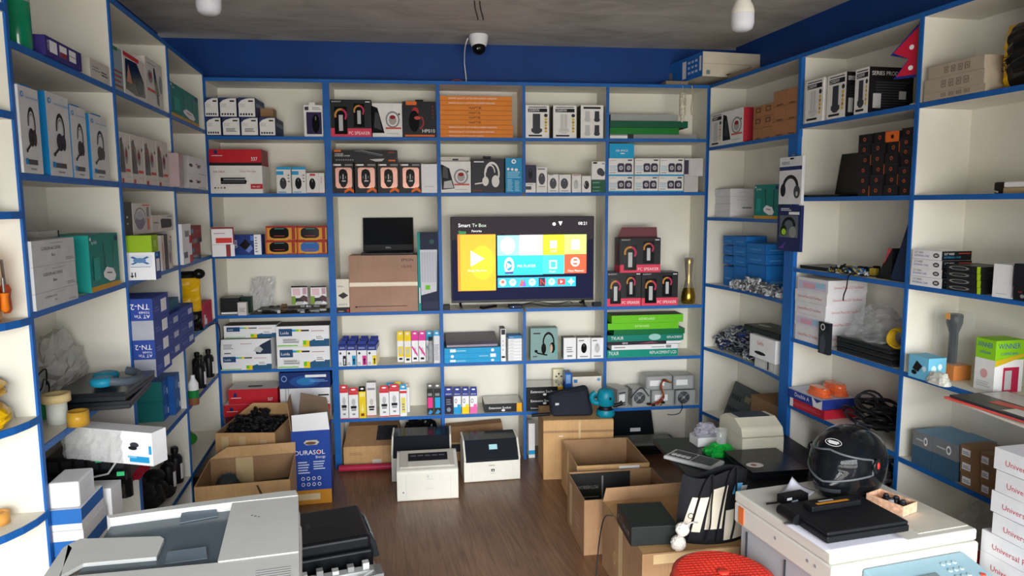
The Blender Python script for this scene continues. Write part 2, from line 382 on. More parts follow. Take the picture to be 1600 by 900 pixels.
NAVY = mat('#1b2c66', .5, var=.04); SKY = mat('#2ba0d8', .5, var=.03); TEAL = mat('#158f88', .5, var=.05); GREEN = mat('#14803c', .5); LIME = mat('#6cc71f', .5, var=.03)
def mouse_art(x, y, rx, ry, m=GLOSS, wheel=GREY): return [('e', x, y, rx, ry, m), ('r', x-rx*.12, y+ry*.35, x+rx*.12, y+ry*.75, wheel), ('r', x-rx*.02, y+ry*.1, x+rx*.02, y+ry*.95, SMOKE)]
def headset_art(x, y, s, m, a=1.0, mic=True, pad=None):
    pad = pad or m
    it = [('ring', x, y+.1*s, .24*s*a, .36*s, .22, -15, 195, m), ('e', x-.2*s*a, y-.1*s, .085*s*a, .17*s, pad), ('e', x+.2*s*a, y-.1*s, .085*s*a, .17*s, pad)]
    if mic: it += [('p', [(x-.24*s*a, y-.2*s), (x-.2*s*a, y-.17*s), (x-.36*s*a, y-.38*s), (x-.4*s*a, y-.35*s)], m), ('e', x-.39*s*a, y-.37*s, .05*s*a, .05*s, m)]
    return it
def icons(u, v0, v1, n, ms, ru=.045, rv=.035):
    return [('e', u, v1-(v1-v0)*(i+.5)/n, ru, rv, ms[i % len(ms)]) for i in range(n)]
BROWNPACK = C_('#6b4a33')
# ================================================================ back wall, top row, left bay
tn_navy = C_('#2c3a66'); 
def toner_front(txt): return [('r', .02, .03, .98, .97, WHITE), ('p', [(.02, .97), (.02, .72), (.2, .86), (.5, .95), (.7, .97)], tn_navy), ('lines', .08, .5, .45, .7, 4, LGREY), ('r', .6, .78, .88, .86, TXD)] + ([('r', .1+.16*k, .1, .2+.16*k, .2, TXD) for k in range(5)] if txt else [('lines', .2, .2, .8, .42, 3, SMOKE)])
TOPL = [(318, 346, 1), (348, 375.5, 0), (377, 404, 0), (405.5, 431, 1)]
low = []
wd = ['leftmost', 'second from left', 'third from left', 'rightmost']
for i, (a, b, t) in enumerate(TOPL):
    low.append(goods(BK, 'toner_box', f'navy toner box with white end, {wd[i]} of the four at the bottom', 'box', sh('a'), -.03, a, b, 183.6, .27, tn_navy, dict(front=toner_front(t), right=[('r', .1, .55, .9, .75, mat('#6f7a96', .5))]), 'white ended toner boxes'))
for i, (a, b) in enumerate([(316.5, 342), (343.5, 370.5), (372.5, 399.5)]):
    goods(BK, 'toner_box', f'navy toner box with white end, {["left", "middle", "right"][i]} one of the three stacked on top', 'box', low[0].top, -.045, a, b, 152.6, .27, tn_navy, dict(front=toner_front(1), right=[('r', .1, .55, .9, .75, mat('#6f7a96', .5))]), 'white ended toner boxes')
goods(BK, 'small_carton', 'plain brown carton lying behind the top row of toner boxes', 'box', low[0].top, .1, 406, 427, 169.5, .12, CARD3)
m_ = goods(BK, 'mouse_box', 'white hang-tab box with black mouse on a purple window', 'mouse box', sh('a'), .02, 475.5, 505.5, 164.5, .07, WHITE, dict(front=[('r', .13, .08, .93, .78, C_('#2e1f4d')), ('r', .06, .84, .26, .95, C_('#4a3560')), ('lines', .45, .85, .9, .95, 2, GREY)]+mouse_art(.62, .42, .2, .3)))
q = MB().box(.3*m_.w, .6*m_.w, .0, .003, 0, .018, WHITE); o = q.build('hang_tab', m_.o, (0, .0, m_.h))
# ---- second bay
PINK = C_('#e2455f')
def pcs(side=False):
    it = [('r', 0, 0, 1, .23, PINK), ('t', 'BLACKCAT', .04, .93, .035, TXW, .3), ('r', .86, .93, .97, .955, TXW)]
    for cx, b, s in ((.25, .07, 1.12), (.7, .27, .95)):
        it += [('r', cx-.14*s, b, cx+.14*s, b+.66*s, GLOSS), ('ring', cx, b+.45*s, .14*s, .17*s, .3, 20, 200, C_('#c98a3c')), ('ring', cx, b+.45*s, .14*s, .17*s, .3, -40, 80, C_('#c2385c')), ('r', cx-.045*s, b+.08*s, cx+.045*s, b+.46*s, LGREY)]
    return it + [('t', 'PC SPEAKER', .44, .06, .085, TXW, .52)]
PCB = mat('#1f1f24', .4, var=.03)
goods(BK, 'speaker_box', 'black and pink PC speaker box on the top shelf beside the headphone box', 'box', sh('a'), .012, 512.8, 581, 155.8, .16, PCB, dict(front=pcs()))
def earphone_art(cx=.68):
    return [('p', [(.0, .92), (.0, .12), (.4, .12), (.18, .86)], GLOSS), ('p', [(.05, .28), (.32, .2), (.2, .7), (.1, .74)], SMOKE), ('ring', cx, .52, .24, .25, .2, 0, 360, GREY), ('e', cx, .5, .13, .14, mat('#b0a7a2', .4)), ('e', cx, .59, .1, .06, DRED), ('e', cx+.22, .68, .03, .03, TXD), ('r', cx-.24, .24, cx+.28, .29, C_('#d2574f')), ('lines', cx-.2, .08, cx+.2, .14, 1, LGREY)]
goods(BK, 'headphone_box', 'white headphone box with angled black window between two black boxes', 'box', sh('a'), .02, 582.2, 629, 161.5, .12, WHITE, dict(front=earphone_art()))
r = goods(BK, 'headset_box', 'black headset box with orange corner label and large white lettering', 'box', sh('a'), .012, 629.6, 682, 158.8, .13, mat('#1b1b20', .4, var=.03), dict(front=[('r', .1, .9, .42, 1.0, ORANGE), ('t', 'HP010', .58, .13, .1, TXW, .38), ('r', .06, .02, .95, .07, ORANGE), ('e', .38, .72, .1, .12, C_('#b3322f')), ('e', .34, .45, .16, .3, GLOSS), ('ring', .48, .42, .16, .2, .25, -80, 60, C_('#a33336')), ('e', .44, .54, .1, .05, C_('#c6504b'))]+icons(.9, .5, .92, 4, [DRED], .02, .03)))
MB().box(.38*r.w, .62*r.w, .05, .054, 0, .02, BLACK).build('hang_tab', r.o, (0, 0, r.h))
# ---- orange HAPTIK boxes
z = sh('a'); ORG = mat('#e5872f', .5, var=.05)
H_ = [217, 210, 203, 195.6, 188, 180.6, 173.2, 165.2, 158, 150.5]
nm = ['bottom', 'second from bottom', 'third from bottom', 'fourth from bottom', 'middle', 'fourth from top', 'third from top', 'second from top', 'topmost']
for i in range(9):
    k = random.uniform(-.5, .5)
    art = [('r', 0, 0, 1, .06, C_('#b25f1d'))]
    art += [('t', 'HAPTIK', .4, .25, .55, TXD, .18)] if 3 <= i <= 6 else [('t', 'PREMIUM QUALITY LAPTOP REPLACEMENT KEYBOARD', .12, .35, .3, TXW, .74)]
    r = goods(BK, 'keyboard_box', f'flat orange box, {nm[i]} in the stack of nine', 'box', z, .012, 687.3+(0 if i < 8 else -.2), 800.5+k+(1.2 if i < 3 else 0), H_[i+1], .15, ORG, dict(front=art), 'flat orange boxes'); z = r.top
# ---- 2500W adapters
YI = C_('#d8b92a')
def adaptor(dark, m=None):
    c = SMOKE if dark else mat('#d7d6d2', .4, var=0); e = [('p', [(.24, .28), (.3, .3), (.3, .74), (.62, .74), (.62, .3), (.7, .28), (.7, .2), (.56, .13), (.38, .13), (.24, .2)], c)]
    if not dark: e += [('r', .36, .3, .4, .72, LGREY), ('r', .52, .3, .56, .72, LGREY), ('r', .3, .24, .62, .27, LGREY)]
    return [('r', .1, .79, .92, .9, TXD), ('t', '2500W', .13, .81, .08, TXW, .55), ('lines', .12, .92, .9, .97, 1, TXD), ('r', .12, .05, .7, .1, TXD)] + e + [('e', .86, .69, .08, .055, DGREY)] + icons(.86, .16, .62, 5, [YI, C_('#b98f2c')], .055, .04)
def adaptor4(): 
    it = [('r', .12, .89, .88, .95, TXD)]
    for cx, cy, c in ((.3, .52, 0), (.72, .52, 1), (.3, .1, 0), (.72, .1, 1)):
        m = SMOKE if c else LGREY; it += [('p', [(cx-.14, cy+.03), (cx-.11, cy+.08), (cx-.1, cy+.3), (cx+.1, cy+.3), (cx+.11, cy+.08), (cx+.14, cy+.03), (cx+.08, cy-.02), (cx-.08, cy-.02)], m)]
    return it
ADB = mat('#1c1a1d', .45, var=.03)
for a, b, yt, art, lb in ((821.2, 858, 164.6, adaptor(1), 'white adapter box with black tower socket, left of three under the camera'), (864, 900.6, 165, adaptor(0), 'white adapter box with white tower socket, middle of three under the camera'), (907, 942.5, 164.6, adaptor4(), 'white adapter box picturing four tower sockets, right of three under the camera')):
    goods(BK, 'adapter_box', lb, 'box', sh('a'), .015, a, b, yt, .12, WHITE, dict(front=art), None, left=ADB, right=ADB)
# ---- long flat boxes
b1 = goods(BK, 'flat_box', 'grey flat box at the bottom of the pile beside green boxes', 'box', sh('a'), .02, 952.8, 1088.5, 210.4, .2, GREY, dict(front=[('r', 0, .05, .2, .7, WHITE), ('r', .2, 0, .27, 1, DGREY)]))
b2 = goods(BK, 'flat_box', 'mid green flat box under the longer dark green one', 'box', b1.top, .015, 952.8, 1061, 199.8, .2, mat('#1a7a2e', .45))
b3 = goods(BK, 'flat_box', 'long dark green flat box on the top right back shelf', 'box', b2.top, .005, 952.8, 1075, 189.2, .2, mat('#0f5a3e', .45))
goods(BK, 'flat_box', 'light grey flat box on top of the dark green box', 'box', b3.top, .03, 954, 1059.5, 179, .17, mat('#9fa3a0', .5), dict(left=[('r', 0, 0, 1, 1, DGREY)]))
# ================================================================ second row
r = goods(BK, 'toner_box', 'white toner cartridge box with cartridge picture under a red box', 'box', sh('b'), -.01, 327.6, 411, 259, .2, WHITE, dict(front=[('t', 'MATRIX', .07, .74, .08, C_('#b03038'), .24), ('t', 'Toner Cartridge', .57, .77, .06, C_('#b03038'), .36), ('p', [(.2, .34), (.68, .34), (.7, .44), (.66, .52), (.68, .57), (.2, .57)], GLOSS), ('r', .25, .47, .66, .53, GREY), ('r', .21, .4, .66, .42, GREY), ('r', .77, .16, 1, .34, RED), ('t', 'MX-337', .8, .21, .06, TXW, .16)]+[('e', .09+.06*k, .2, .018, .03, (TXD, C_('#c98c3c'), GREY, DRED)[k]) for k in range(4)]))
goods(BK, 'toner_box', 'red toner box with black base lying on the white cartridge box', 'box', r.top, -.012, 324.6, 409, 233.5, .2, RED, dict(front=[('r', 0, 0, 1, .18, TXD), ('e', .13, .82, .035, .13, NAVY), ('lines', .05, .58, .26, .64, 1, TXW), ('t', '337', .8, .3, .22, TXW, .12)]), top=DRED, right=DRED)
for a, b, yt, kind, lb in ((432.7, 455.4, 261, 0, 'cyan topped white box with grey mouse, left of the pair'), (456.8, 478.6, 261, 1, 'cyan topped white box with black mouse, right of the pair'), (479, 507.5, 270.5, 2, 'white box with red trim and black mouse beside cyan topped pair')):
    art = [('r', 0, .9, 1, 1, SKY), ('r', 0, .7, .5, .84, SKY)] if kind < 2 else [('r', .2, .86, .5, .96, C_('#cf4450')), ('r', .68, 0, .7, 1, LGREY), ('r', 0, .01, 1, .03, C_('#cf4450')), ('tv', 'MOUSE', .87, .5, .08, C_('#cf4450'))]
    art += mouse_art(.45 if kind < 2 else .33, .38 if kind < 2 else .46, .24 if kind < 2 else .17, .22 if kind < 2 else .28, SMOKE if kind == 0 else GLOSS) + [('lines', .78, .4, .92, .75, 3, GREY), ('r', .08, .03, .65, .06, SKY)]
    if kind == 2: art = art[:-2]
    goods(BK, 'mouse_box', lb, 'mouse box', sh('b'), .01, a, b, yt, .06, WHITE, dict(front=art))
# four gaming mice
ROSE = mat('#d9a493', .25, metal=.35, var=.12, scale=20)
mt = None
for i, (a, b) in enumerate([(519, 553.2), (555, 588.8), (590.6, 624), (625, 657.6)]):
    art = [('r', .05, .9, .42, .95, TXW), ('e', .09, .925, .03, .02, ORANGE), ('r', .6, .9, .96, .95, GREY), ('p', [(.14, .22), (.14, .8), (.22, .84), (.86, .84), (.93, .78), (.93, .24), (.86, .16), (.22, .16)], ROSE), ('p', [(.55, 0), (.55, .08), (.8, .2), (1, .1), (1, 0), (.8, .09)], ORANGE),
           ('p', [(.3, .64), (.34, .75), (.5, .8), (.66, .75), (.72, .64), (.72, .36), (.62, .22), (.5, .18), (.4, .22), (.3, .36)], GLOSS), ('r', .48, .45, .53, .62, LGREY), ('r', .44, .38, .62, .42, mat('#cfd0d2', .3)), ('e', .38, .52, .015, .05, GREY), ('e', .62, .52, .015, .05, GREY)]
    r = goods(BK, 'mouse_box', f'black gaming mouse box with copper window, {wd[i]} of four', 'mouse box', sh('b'), .008, a, b, 254.4, .08, mat('#232022', .4, var=.03), dict(front=art), 'black gaming mouse boxes'); mt = r.top
goods(BK, 'keyboard_box', 'long black keyboard box lying across the gaming mouse boxes', 'box', mt, .008, 521, 620.7, 234.6, .14, mat('#242426', .4, var=.03), dict(front=[('r', .01, .85, .12, 1, ORANGE), ('t', 'WIRELESS', .02, .62, .11, TXW, .14), ('t', 'KEYBOARD COMBO', .02, .48, .11, TXW, .24), ('p', [(.32, .9), (.45, .97), (.78, .62), (.74, .52)], GREY), ('p', [(.34, .88), (.45, .9), (.76, .6), (.74, .54)], SMOKE), ('p', [(.56, .25), (.8, .32), (.76, .1), (.66, .08)], LGREY), ('r', .86, .1, .97, .22, ORANGE), ('lines', .86, .75, .97, .9, 2, C_('#b0443b'))]+[('e', .05+.036*k, .2, .012, .06, GREY) for k in range(8)]))
goods(BK, 'plain_box', 'plain white box right of the gaming mice', 'box', sh('b'), .008, 658.6, 683.5, 256.6, .1, PAPER, dict(front=[('lines', .2, .2, .8, .25, 1, LGREY)]))
# headset shelf
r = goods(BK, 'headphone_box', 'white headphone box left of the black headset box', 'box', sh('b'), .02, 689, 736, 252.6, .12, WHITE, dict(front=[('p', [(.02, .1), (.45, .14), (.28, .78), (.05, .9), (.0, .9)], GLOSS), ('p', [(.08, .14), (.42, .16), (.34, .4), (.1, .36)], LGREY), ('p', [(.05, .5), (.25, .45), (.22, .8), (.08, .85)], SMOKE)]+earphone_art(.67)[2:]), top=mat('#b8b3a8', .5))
MB().box(.0, r.w, .05, .053, 0, .035, mat('#cfcabf', .5)).face((.4*r.w, .0497, .01), (.2*r.w, 0, 0), (0, 0, .012), [('r', 0, 0, 1, 1, SMOKE)]).build('hang_flap', r.o, (0, 0, r.h))
hm = mat('#e6e3dd', .4, var=0)
r = goods(BK, 'headset_box', 'dark box with large white headset on its front', 'box', sh('b'), .012, 736.8, 787.6, 248.6, .12, mat('#25242e', .4, var=.04), dict(front=[('ring', .63, .56, .24, .36, .2, -20, 200, hm), ('ring', .58, .6, .15, .24, .2, 0, 180, hm), ('e', .43, .34, .1, .14, hm), ('e', .74, .34, .12, .18, hm), ('p', [(.1, .24), (.1, .28), (.4, .32), (.4, .28)], hm), ('t', 'GHM-1150', .06, .05, .04, C_('#c2404a'), .3), ('r', .08, .9, .38, .93, TXW)]))
MB().box(.38*r.w, .62*r.w, .05, .054, 0, .022, BLACK).build('hang_tab', r.o, (0, 0, r.h))
goods(BK, 'printer_supply_box', 'tall bright blue box with white round logo at its top', 'box', sh('b'), .012, 789.8, 816.2, 247, .09, mat('#1592c4', .45, var=.03), dict(front=[('e', .5, .9, .14, .065, TXW), ('e', .5, .9, .07, .033, CYAN), ('e', .16, .68, .08, .04, TXW), ('e', .4, .67, .08, .04, TXW), ('e', .64, .66, .1, .04, TXW), ('lines', .1, .42, .9, .62, 4, C_('#9fd8ee')), ('lines', .1, .04, .45, .4, 9, C_('#9fd8ee')), ('lines', .55, .04, .85, .36, 8, C_('#9fd8ee'))]), top=NAVY)
# mice in the middle-right bay
DV = C_('#3f3b52')
r = goods(BK, 'plain_box', 'small white and grey box under the purple mouse box', 'box', sh('b'), .01, 821.4, 837.4, 286, .06, WHITE, dict(front=[('r', 0, .3, .55, .65, SMOKE), ('r', .1, .82, .7, .88, GREY)]))
goods(BK, 'mouse_box', 'small dark purple mouse box at the left end', 'mouse box', r.top, .01, 821.4, 837.4, 258, .05, DV, dict(front=mouse_art(.45, .5, .2, .3, GLOSS)))
r = goods(BK, 'plain_box', 'low plain white box under the second mouse box', 'box', sh('b'), .01, 838.2, 855, 294.6, .06, WHITE)
MG = mat('#3b3b46', .3, var=0)
goods(BK, 'mouse_box', 'white mouse box raised on a low plain white box', 'mouse box', r.top, .01, 838.2, 855, 261.6, .05, WHITE, dict(front=mouse_art(.5, .45, .32, .28, MG)+[('r', .1, .88, .8, .95, GREY), ('lines', .2, .05, .8, .12, 1, GREY)]))
goods(BK, 'mouse_box', 'white mouse box standing on the shelf, left of matching pair', 'mouse box', sh('b'), .01, 855.6, 872.8, 272.6, .05, WHITE, dict(front=mouse_art(.5, .5, .32, .3, MG)+[('lines', .2, .06, .8, .14, 1, GREY), ('r', .1, .95, .5, .99, GREY)]))
goods(BK, 'mouse_box', 'white mouse box standing on the shelf, right of matching pair', 'mouse box', sh('b'), .01, 873.4, 892, 273, .05, WHITE, dict(front=mouse_art(.45, .5, .32, .3, MG)+[('lines', .2, .06, .8, .14, 1, GREY)]))
goods(BK, 'mouse_box', 'narrow white box picturing a silver mouse', 'mouse box', sh('b'), .01, 893.4, 908, 272.4, .05, WHITE, dict(front=mouse_art(.45, .45, .26, .26, LGREY)+[('r', .1, .93, .9, .97, C_('#b0443b'))]))
goods(BK, 'mouse_box', 'narrow white box picturing a black and white mouse', 'mouse box', sh('b'), .01, 909, 923.6, 275, .05, WHITE, dict(front=mouse_art(.5, .45, .28, .26, GLOSS)+[('p', [(.25, .5), (.45, .3), (.3, .65)], LGREY)]))
z = sh('b')
for i, (yt, n_) in enumerate([(296, 'bottom'), (289.6, 'middle'), (281.6, 'top')]):
    r = goods(BK, 'mouse_pad_box', f'dark green flat packet, {n_} one under the white mouse box', 'box', z, .01, 924.6, 945.4, yt, .08, mat('#1a5c40', .4), dict(front=[('r', .05, .4, .6, .6, C_('#7fae98'))]), 'dark green packets'); z = r.top
goods(BK, 'mouse_box', 'white box with tilted black mouse on the green packets', 'mouse box', z, .01, 924.4, 945.4, 252.6, .06, WHITE, dict(front=[('e', .64, .45, .25, .2, MG), ('e', .79, .36, .19, .16, MG), ('r', .1, .88, .4, .97, TXD), ('r', .75, .85, .95, .92, GREY), ('r', 0, .0, 1, .03, GREY)]))
# speaker boxes in the right bay
def spk(): return [('lines', .04, .3, .34, .62, 3, C_('#9cc7dc')), ('t', 'SPEAKER', .05, .16, .07, TXD, .22), ('r', .76, .86, .94, .93, SMOKE), ('r', .04, .86, .3, .9, LGREY), ('r', 0, .0, 1, .09, SKY),
    ('p', [(.36, .22), (.34, .62), (.4, .72), (.58, .72), (.62, .64), (.62, .22)], DV), ('p', [(.64, .22), (.64, .62), (.7, .72), (.88, .72), (.93, .62), (.93, .22)], DV), ('e', .49, .46, .08, .13, LGREY), ('e', .8, .46, .08, .13, LGREY), ('e', .49, .46, .04, .07, GREY), ('e', .8, .46, .04, .07, GREY)]
tp = None
for i, (a, b) in enumerate([(951, 990), (990.8, 1028.4), (1029, 1067.6)]):
    r = goods(BK, 'speaker_box', f'white box with two round speakers, {["left", "middle", "right"][i]} of the lower row', 'box', sh('b'), .01, a, b, 275.4, .12, WHITE, dict(front=spk()), 'white desktop speaker boxes'); tp = r.top
goods(BK, 'plain_box', 'plain light grey box end at the right of the lower speaker row', 'box', sh('b'), .012, 1068.4, 1090.6, 275.4, .12, mat('#c9c7c4', .5))
for i, (a, b) in enumerate([(951, 990), (991.6, 1030.4), (1031, 1068.4)]):
    r = goods(BK, 'speaker_box', f'white box with two round speakers, {["left", "middle", "right"][i]} of the upper row', 'box', tp, .01, a, b, 247.6, .12, WHITE, dict(front=spk()), 'white desktop speaker boxes')
goods(BK, 'plain_box', 'plain light grey box with purple edge atop the lower row', 'box', tp, .012, 1069.2, 1098.4, 247.6, .12, mat('#d0cecb', .5), dict(front=[('r', 0, .1, .22, .9, DV), ('r', .22, 0, .3, 1, LGREY)]))
goods(BK, 'accessory_box', 'bright blue box on top of the left white speaker box', 'box', r.top, .02, 952, 990.8, 224.6, .12, mat('#18a2d2', .45, var=.03), dict(front=[('t', 'AIR SPACE', .25, .45, .14, TXW, .5), ('r', .45, .3, .62, .36, TXW)]), top=NAVY)
# ================================================================ television row
# ---- left bay upper shelf: set-top box carton and four bluetooth speaker boxes
z = sh('m'); DB = C_('#20367c')
goods(BK, 'tv_box_carton', 'blue carton picturing a small black media box, left of the toy coloured boxes', 'box', z, .0, 356.5, 410, 367, .1, DB, dict(front=[('p', [(.33, .48), (.52, .22), (.67, .5), (.5, .78)], GLOSS), ('p', [(.5, .22), (.66, .5), (.72, .3), (.6, .1)], C_('#6d86c9')), ('r', .76, 0, .97, 1, PAPER), ('lines', .79, .1, .86, .92, 6, GREY), ('r', .66, .7, .75, .95, C_('#4f7fd0')), ('tv', 'QBOX', .27, .35, .09, TXW, .4), ('tv', 'ANDROID TV', .12, .06, .05, TXW, .6)]), tilt=.05)
def btspk(body):
    return [('r', 0, 0, 1, 1, C_('#d99a3e')), ('r', 0, .88, 1, 1, C_('#a8352c')), ('r', 0, 0, 1, .08, C_('#a8352c')), ('r', .84, .1, .95, .9, C_('#a33c2b')), ('r', .0, .1, .05, .9, C_('#d4602c')),
        ('p', [(.12, .35), (.12, .7), (.18, .84), (.28, .9), (.6, .9), (.7, .84), (.74, .7), (.74, .35), (.7, .24), (.6, .18), (.26, .18), (.17, .24)], body), ('r', .28, .8, .6, .84, C_('#48b0a0')), ('r', .26, .32, .6, .36, C_('#cc4038')), ('lines', .25, .03, .7, .14, 1, YI)]
tp = None
for i, (a, b, c) in enumerate([(415.5, 464, GLOSS), (464.6, 511, C_('#3568b0'))]):
    r = goods(BK, 'speaker_box', f'orange and red box with {["black", "blue"][i]} pill speaker, {["left", "right"][i]} one of the lower pair', 'box', z, .0, a, b, 376.4, .1, C_('#b0402e'), dict(front=btspk(c))); tp = r.top
for i, (a, b) in enumerate([(415.5, 464), (464.6, 511)]):
    goods(BK, 'speaker_box', f'orange and red box with black pill speaker, {["left", "right"][i]} one of the upper pair', 'box', tp, .0, a, b, 353.4, .1, C_('#b0402e'), dict(front=btspk(GLOSS)))
# ---- shelf below: motherboards in bags, cartons
z = sh('c')
r = goods(BK, 'open_carton', 'black flat carton with white lower edge behind the small white box', 'box', z, .03, 345, 374, 466, .15, mat('#18181b', .5), dict(front=[('r', .02, .03, .9, .14, PAPER)]), top=mat('#8b8378', .5), tilt=.05)
goods(BK, 'cable_box', 'small white box standing in front of the black flat carton', 'box', z, -.02, 371.5, 385.4, 473, .045, mat('#d8d6d4', .5), dict(front=[('lines', .1, .25, .9, .6, 4, GREY)]))
goods(BK, 'camera_box', 'small dark green and black box behind the small white box', 'box', z, .1, 376, 393, 464, .05, mat('#16302a', .4))
bag = mat('#d8dadb', .25, var=.05, alpha=.42, coat=.6)
def crumple(name, label, cat, fr, u0, u1, v0, v1, z0, h, m, seed=1, prof=None, n=22, k=14, amp=.25, group=None, kind=None):
    """a loose crumpled sheet / bag: closed lumpy shell resting at z0"""
    rnd = random.Random(seed); cu, cv = (u0+u1)/2, (v0+v1)/2; a, b = (u1-u0)/2, (v1-v0)/2; q = MB(); vs = []; fs = []
    for j in range(k+1):
        t = j/k; zz = h*t
        rad = (1-(t**2.2)*.78) if prof is None else prof(t)
        for i in range(n):
            an = 2*math.pi*i/n; f = rad*(1+amp*(rnd.random()-.62)); sq = 1/max(abs(math.cos(an)), abs(math.sin(an)))**.5
            x = max(-1, min(1, f*sq*math.cos(an))); y = max(-1, min(1, f*sq*math.sin(an)))
            vs.append((cu+a*x, cv+b*y, zz*(1+amp*.6*(rnd.random()-.7)) if 0 < j else 0))
    for j in range(k):
        for i in range(n):
            p, s_ = j*n+i, j*n+(i+1) % n; fs.append((p, s_, s_+n, p+n))
    q.add(vs, fs, m, False); q.add(vs[:n], [tuple(range(n-1, -1, -1))], m); q.add(vs[-n:], [tuple(range(n))], m)
    o = q.build(name, None, fr.P(0, 0, z0+G), fr.a); tag(o, label, cat, group, kind); return o
u0, u1 = BK.u(386, z, .05), BK.u(428, z, .05)
# flat clear bag leaning on the back panel
q = MB(); rnd = random.Random(3); N = 9; M = 10; vs = []
for j in range(M+1):
    for i in range(N+1):
        x = (i/N-.5)*.16+.01*j/M; vs.append((x, .012*math.sin(i*1.7+j)*rnd.random()+.07*j/M, .215*j/M+.008*rnd.random()*(j > 0)))
q.add(vs, [(j*(N+1)+i, j*(N+1)+i+1, (j+1)*(N+1)+i+1, (j+1)*(N+1)+i) for j in range(M) for i in range(N)], bag)
o = q.build('plastic_bag', None, BK.P(BK.u(408, z, .15), .15, z+.01)); tag(o, 'clear crinkled plastic bag leaning upright above the circuit boards', 'bag'); sm = o.modifiers.new('thick', 'SOLIDIFY'); sm.thickness = .004
def motherboard(label, u0, u1, v0, v1, z0, seed, green):
    rnd = random.Random(seed); e = empty('circuit_board', label, 'circuit board', BK.P((u0+u1)/2, v0, z0+G), 0); W = u1-u0; D = v1-v0; x0 = -W/2
    MB().box(x0, -x0, 0, D, 0, .004, mat(green, .5)).build('board', e)
    for i in range(10):
        q = MB(); a = x0+rnd.uniform(.02, W-.06); b = rnd.uniform(.0, D-.05); q.box(a, a+rnd.uniform(.015, .05), b, b+rnd.uniform(.01, .04), .0042, .0042+rnd.uniform(.006, .022), rnd.choice([BLACK, DGREY, GREY, LGREY, C_('#6b4a2e')])).build('chip', e)
    return z0+.0285
zz = z
for i, (a, b) in enumerate([(390, 452), (454, 514)]):
    t_ = motherboard(['circuit board lying at the left under the plastic bag', 'circuit board lying at the right under the memory packs'][i], BK.u(a, z, 0), BK.u(b, z, 0), .0, .2, zz, i+3, '#3c3a33')
t2 = motherboard('circuit board laid across the top of two other boards', BK.u(402, z, 0), BK.u(506, z, 0), .015, .18, t_, 8, '#55524a')
for i, (a, b) in enumerate([(456, 481), (486, 510.5)]):
    art = [('r', 0, .93, 1, 1, GLOSS), ('r', .08, .5, .55, .88, C_('#e8c4cc')), ('r', .7, .55, .95, .9, C_('#c9a0ad')), ('r', .0, 0, .25, .45, C_('#7fa13d')), ('r', .25, .1, .75, .35, DGREY), ('r', .3, .02, .7, .16, LGREY), ('p', [(.5, .35), (.75, .5), (1, .4), (1, .1), (.7, .2)], C_('#5a4048'))]
    u0 = BK.u(a, t2, .05); u1 = BK.u(b, t2, .05); hh = BK.z(447.5, u0, .05)-t2
    tag(boxmb(u1-u0, .03, hh, PAPER, dict(front=art)).build('memory_pack', None, BK.P(u0, .05, t2+G)), f'small printed white pack on circuit boards, {["left", "right"][i]} of the pair', 'pack', 'printed packs on circuit boards')
# ---- big brown printer carton, laptop, keyboard box
z = sh('c'); 
u0, u1, hh = fit(BK, z, .0, 547, 653.4, 400)
q = boxmb(u1-u0, .25, hh, CARD2, dict(front=[('r', 0, .46, 1, .53, tape(.55)), ('t', 'EPSON', .77, .9, .05, TXD, .17), ('t', 'LQ-310', .77, .79, .04, TXD, .18), ('r', .1, .095, .84, .105, TXD), ('p', [(.07, .085), (.11, .085), (.09, .115)], TXD)]))
q.box(.004, u1-u0-.004, -.0, .11, hh, hh+.004, CARD2)
ep = q.build('printer_carton', None, BK.P(u0, .0, z+G)); tag(ep, 'large brown printer carton with clear tape band under the black laptop', 'carton'); ept = z+hh+.006
def laptop_open(label, loc, rz, w, d, sw, m, ang=100, logo='DELL'):
    e = empty('laptop', label, 'laptop', loc, rz)
    MB().sbox(-w/2, w/2, 0, d, 0, .014, m).face((-w/2+.02, .03, .0141), (w-.04, 0, 0), (0, d-.08, 0), [('r', 0, .35, 1, 1, GLOSS), ('r', .34, 0, .66, .26, SMOKE)]).build('keyboard_base', e, bevel=.003)
    q = MB().sbox(-w/2, w/2, 0, .008, 0, sw, m); o = q.build('screen', e, (0, d-.006, .0165), bevel=.003); o.rotation_euler[0] = math.radians(-(ang-90))
    MB().box(-w/2+.006, w/2-.006, -.0012, -.0002, sw*.18, sw-.006, mat('#15181c', .12, var=0)).text(logo, (0, -.001, sw*.07), (1, 0, 0), (0, 0, 1), .012, LGREY, None, 'c').build('display', o)
    return e
laptop_open('open black laptop standing on top of the brown printer carton', BK.P(BK.u(605, ept, .02), .02, ept), .0, .355, .2, .238, mat('#17191d', .4), 100)
r = goods(BK, 'disk_carton', 'small black tray carton beneath the white disk box', 'box', z, .005, 524.5, 546, 480.5, .1, mat('#201c1c', .45), dict(front=[('r', .1, .1, .55, .35, GREY), ('r', .82, .1, .98, .6, RED)]))
goods(BK, 'disk_box', 'white box with dark tablet shaped picture left of the printer carton', 'box', r.top, .005, 524.5, 546.4, 436.5, .09, mat('#e6dfd0', .5), dict(front=[('p', [(.12, .42), (.5, .3), (.93, .42), (.55, .54)], GLOSS), ('lines', .1, .72, .6, .78, 2, GREY)]+[('e', .2+.14*k, .1, .04, .025, GREY) for k in range(5)]))
kb = [('r', 0, 0, .13, 1, TEAL), ('r', .13, 0, 1, 1, C_('#1d2440')), ('p', [(.14, .2), (.9, .25), (.95, .78), (.12, .78)], mat('#cfd0d8', .4, var=0)), ('r', .35, .27, .58, .33, LIME)]
for a in range(6): kb += [('p', [(.17+.13*a, .36), (.27+.13*a, .37), (.27+.128*a, .75), (.16+.13*a, .75)], mat('#b9bac6', .4, var=0))]
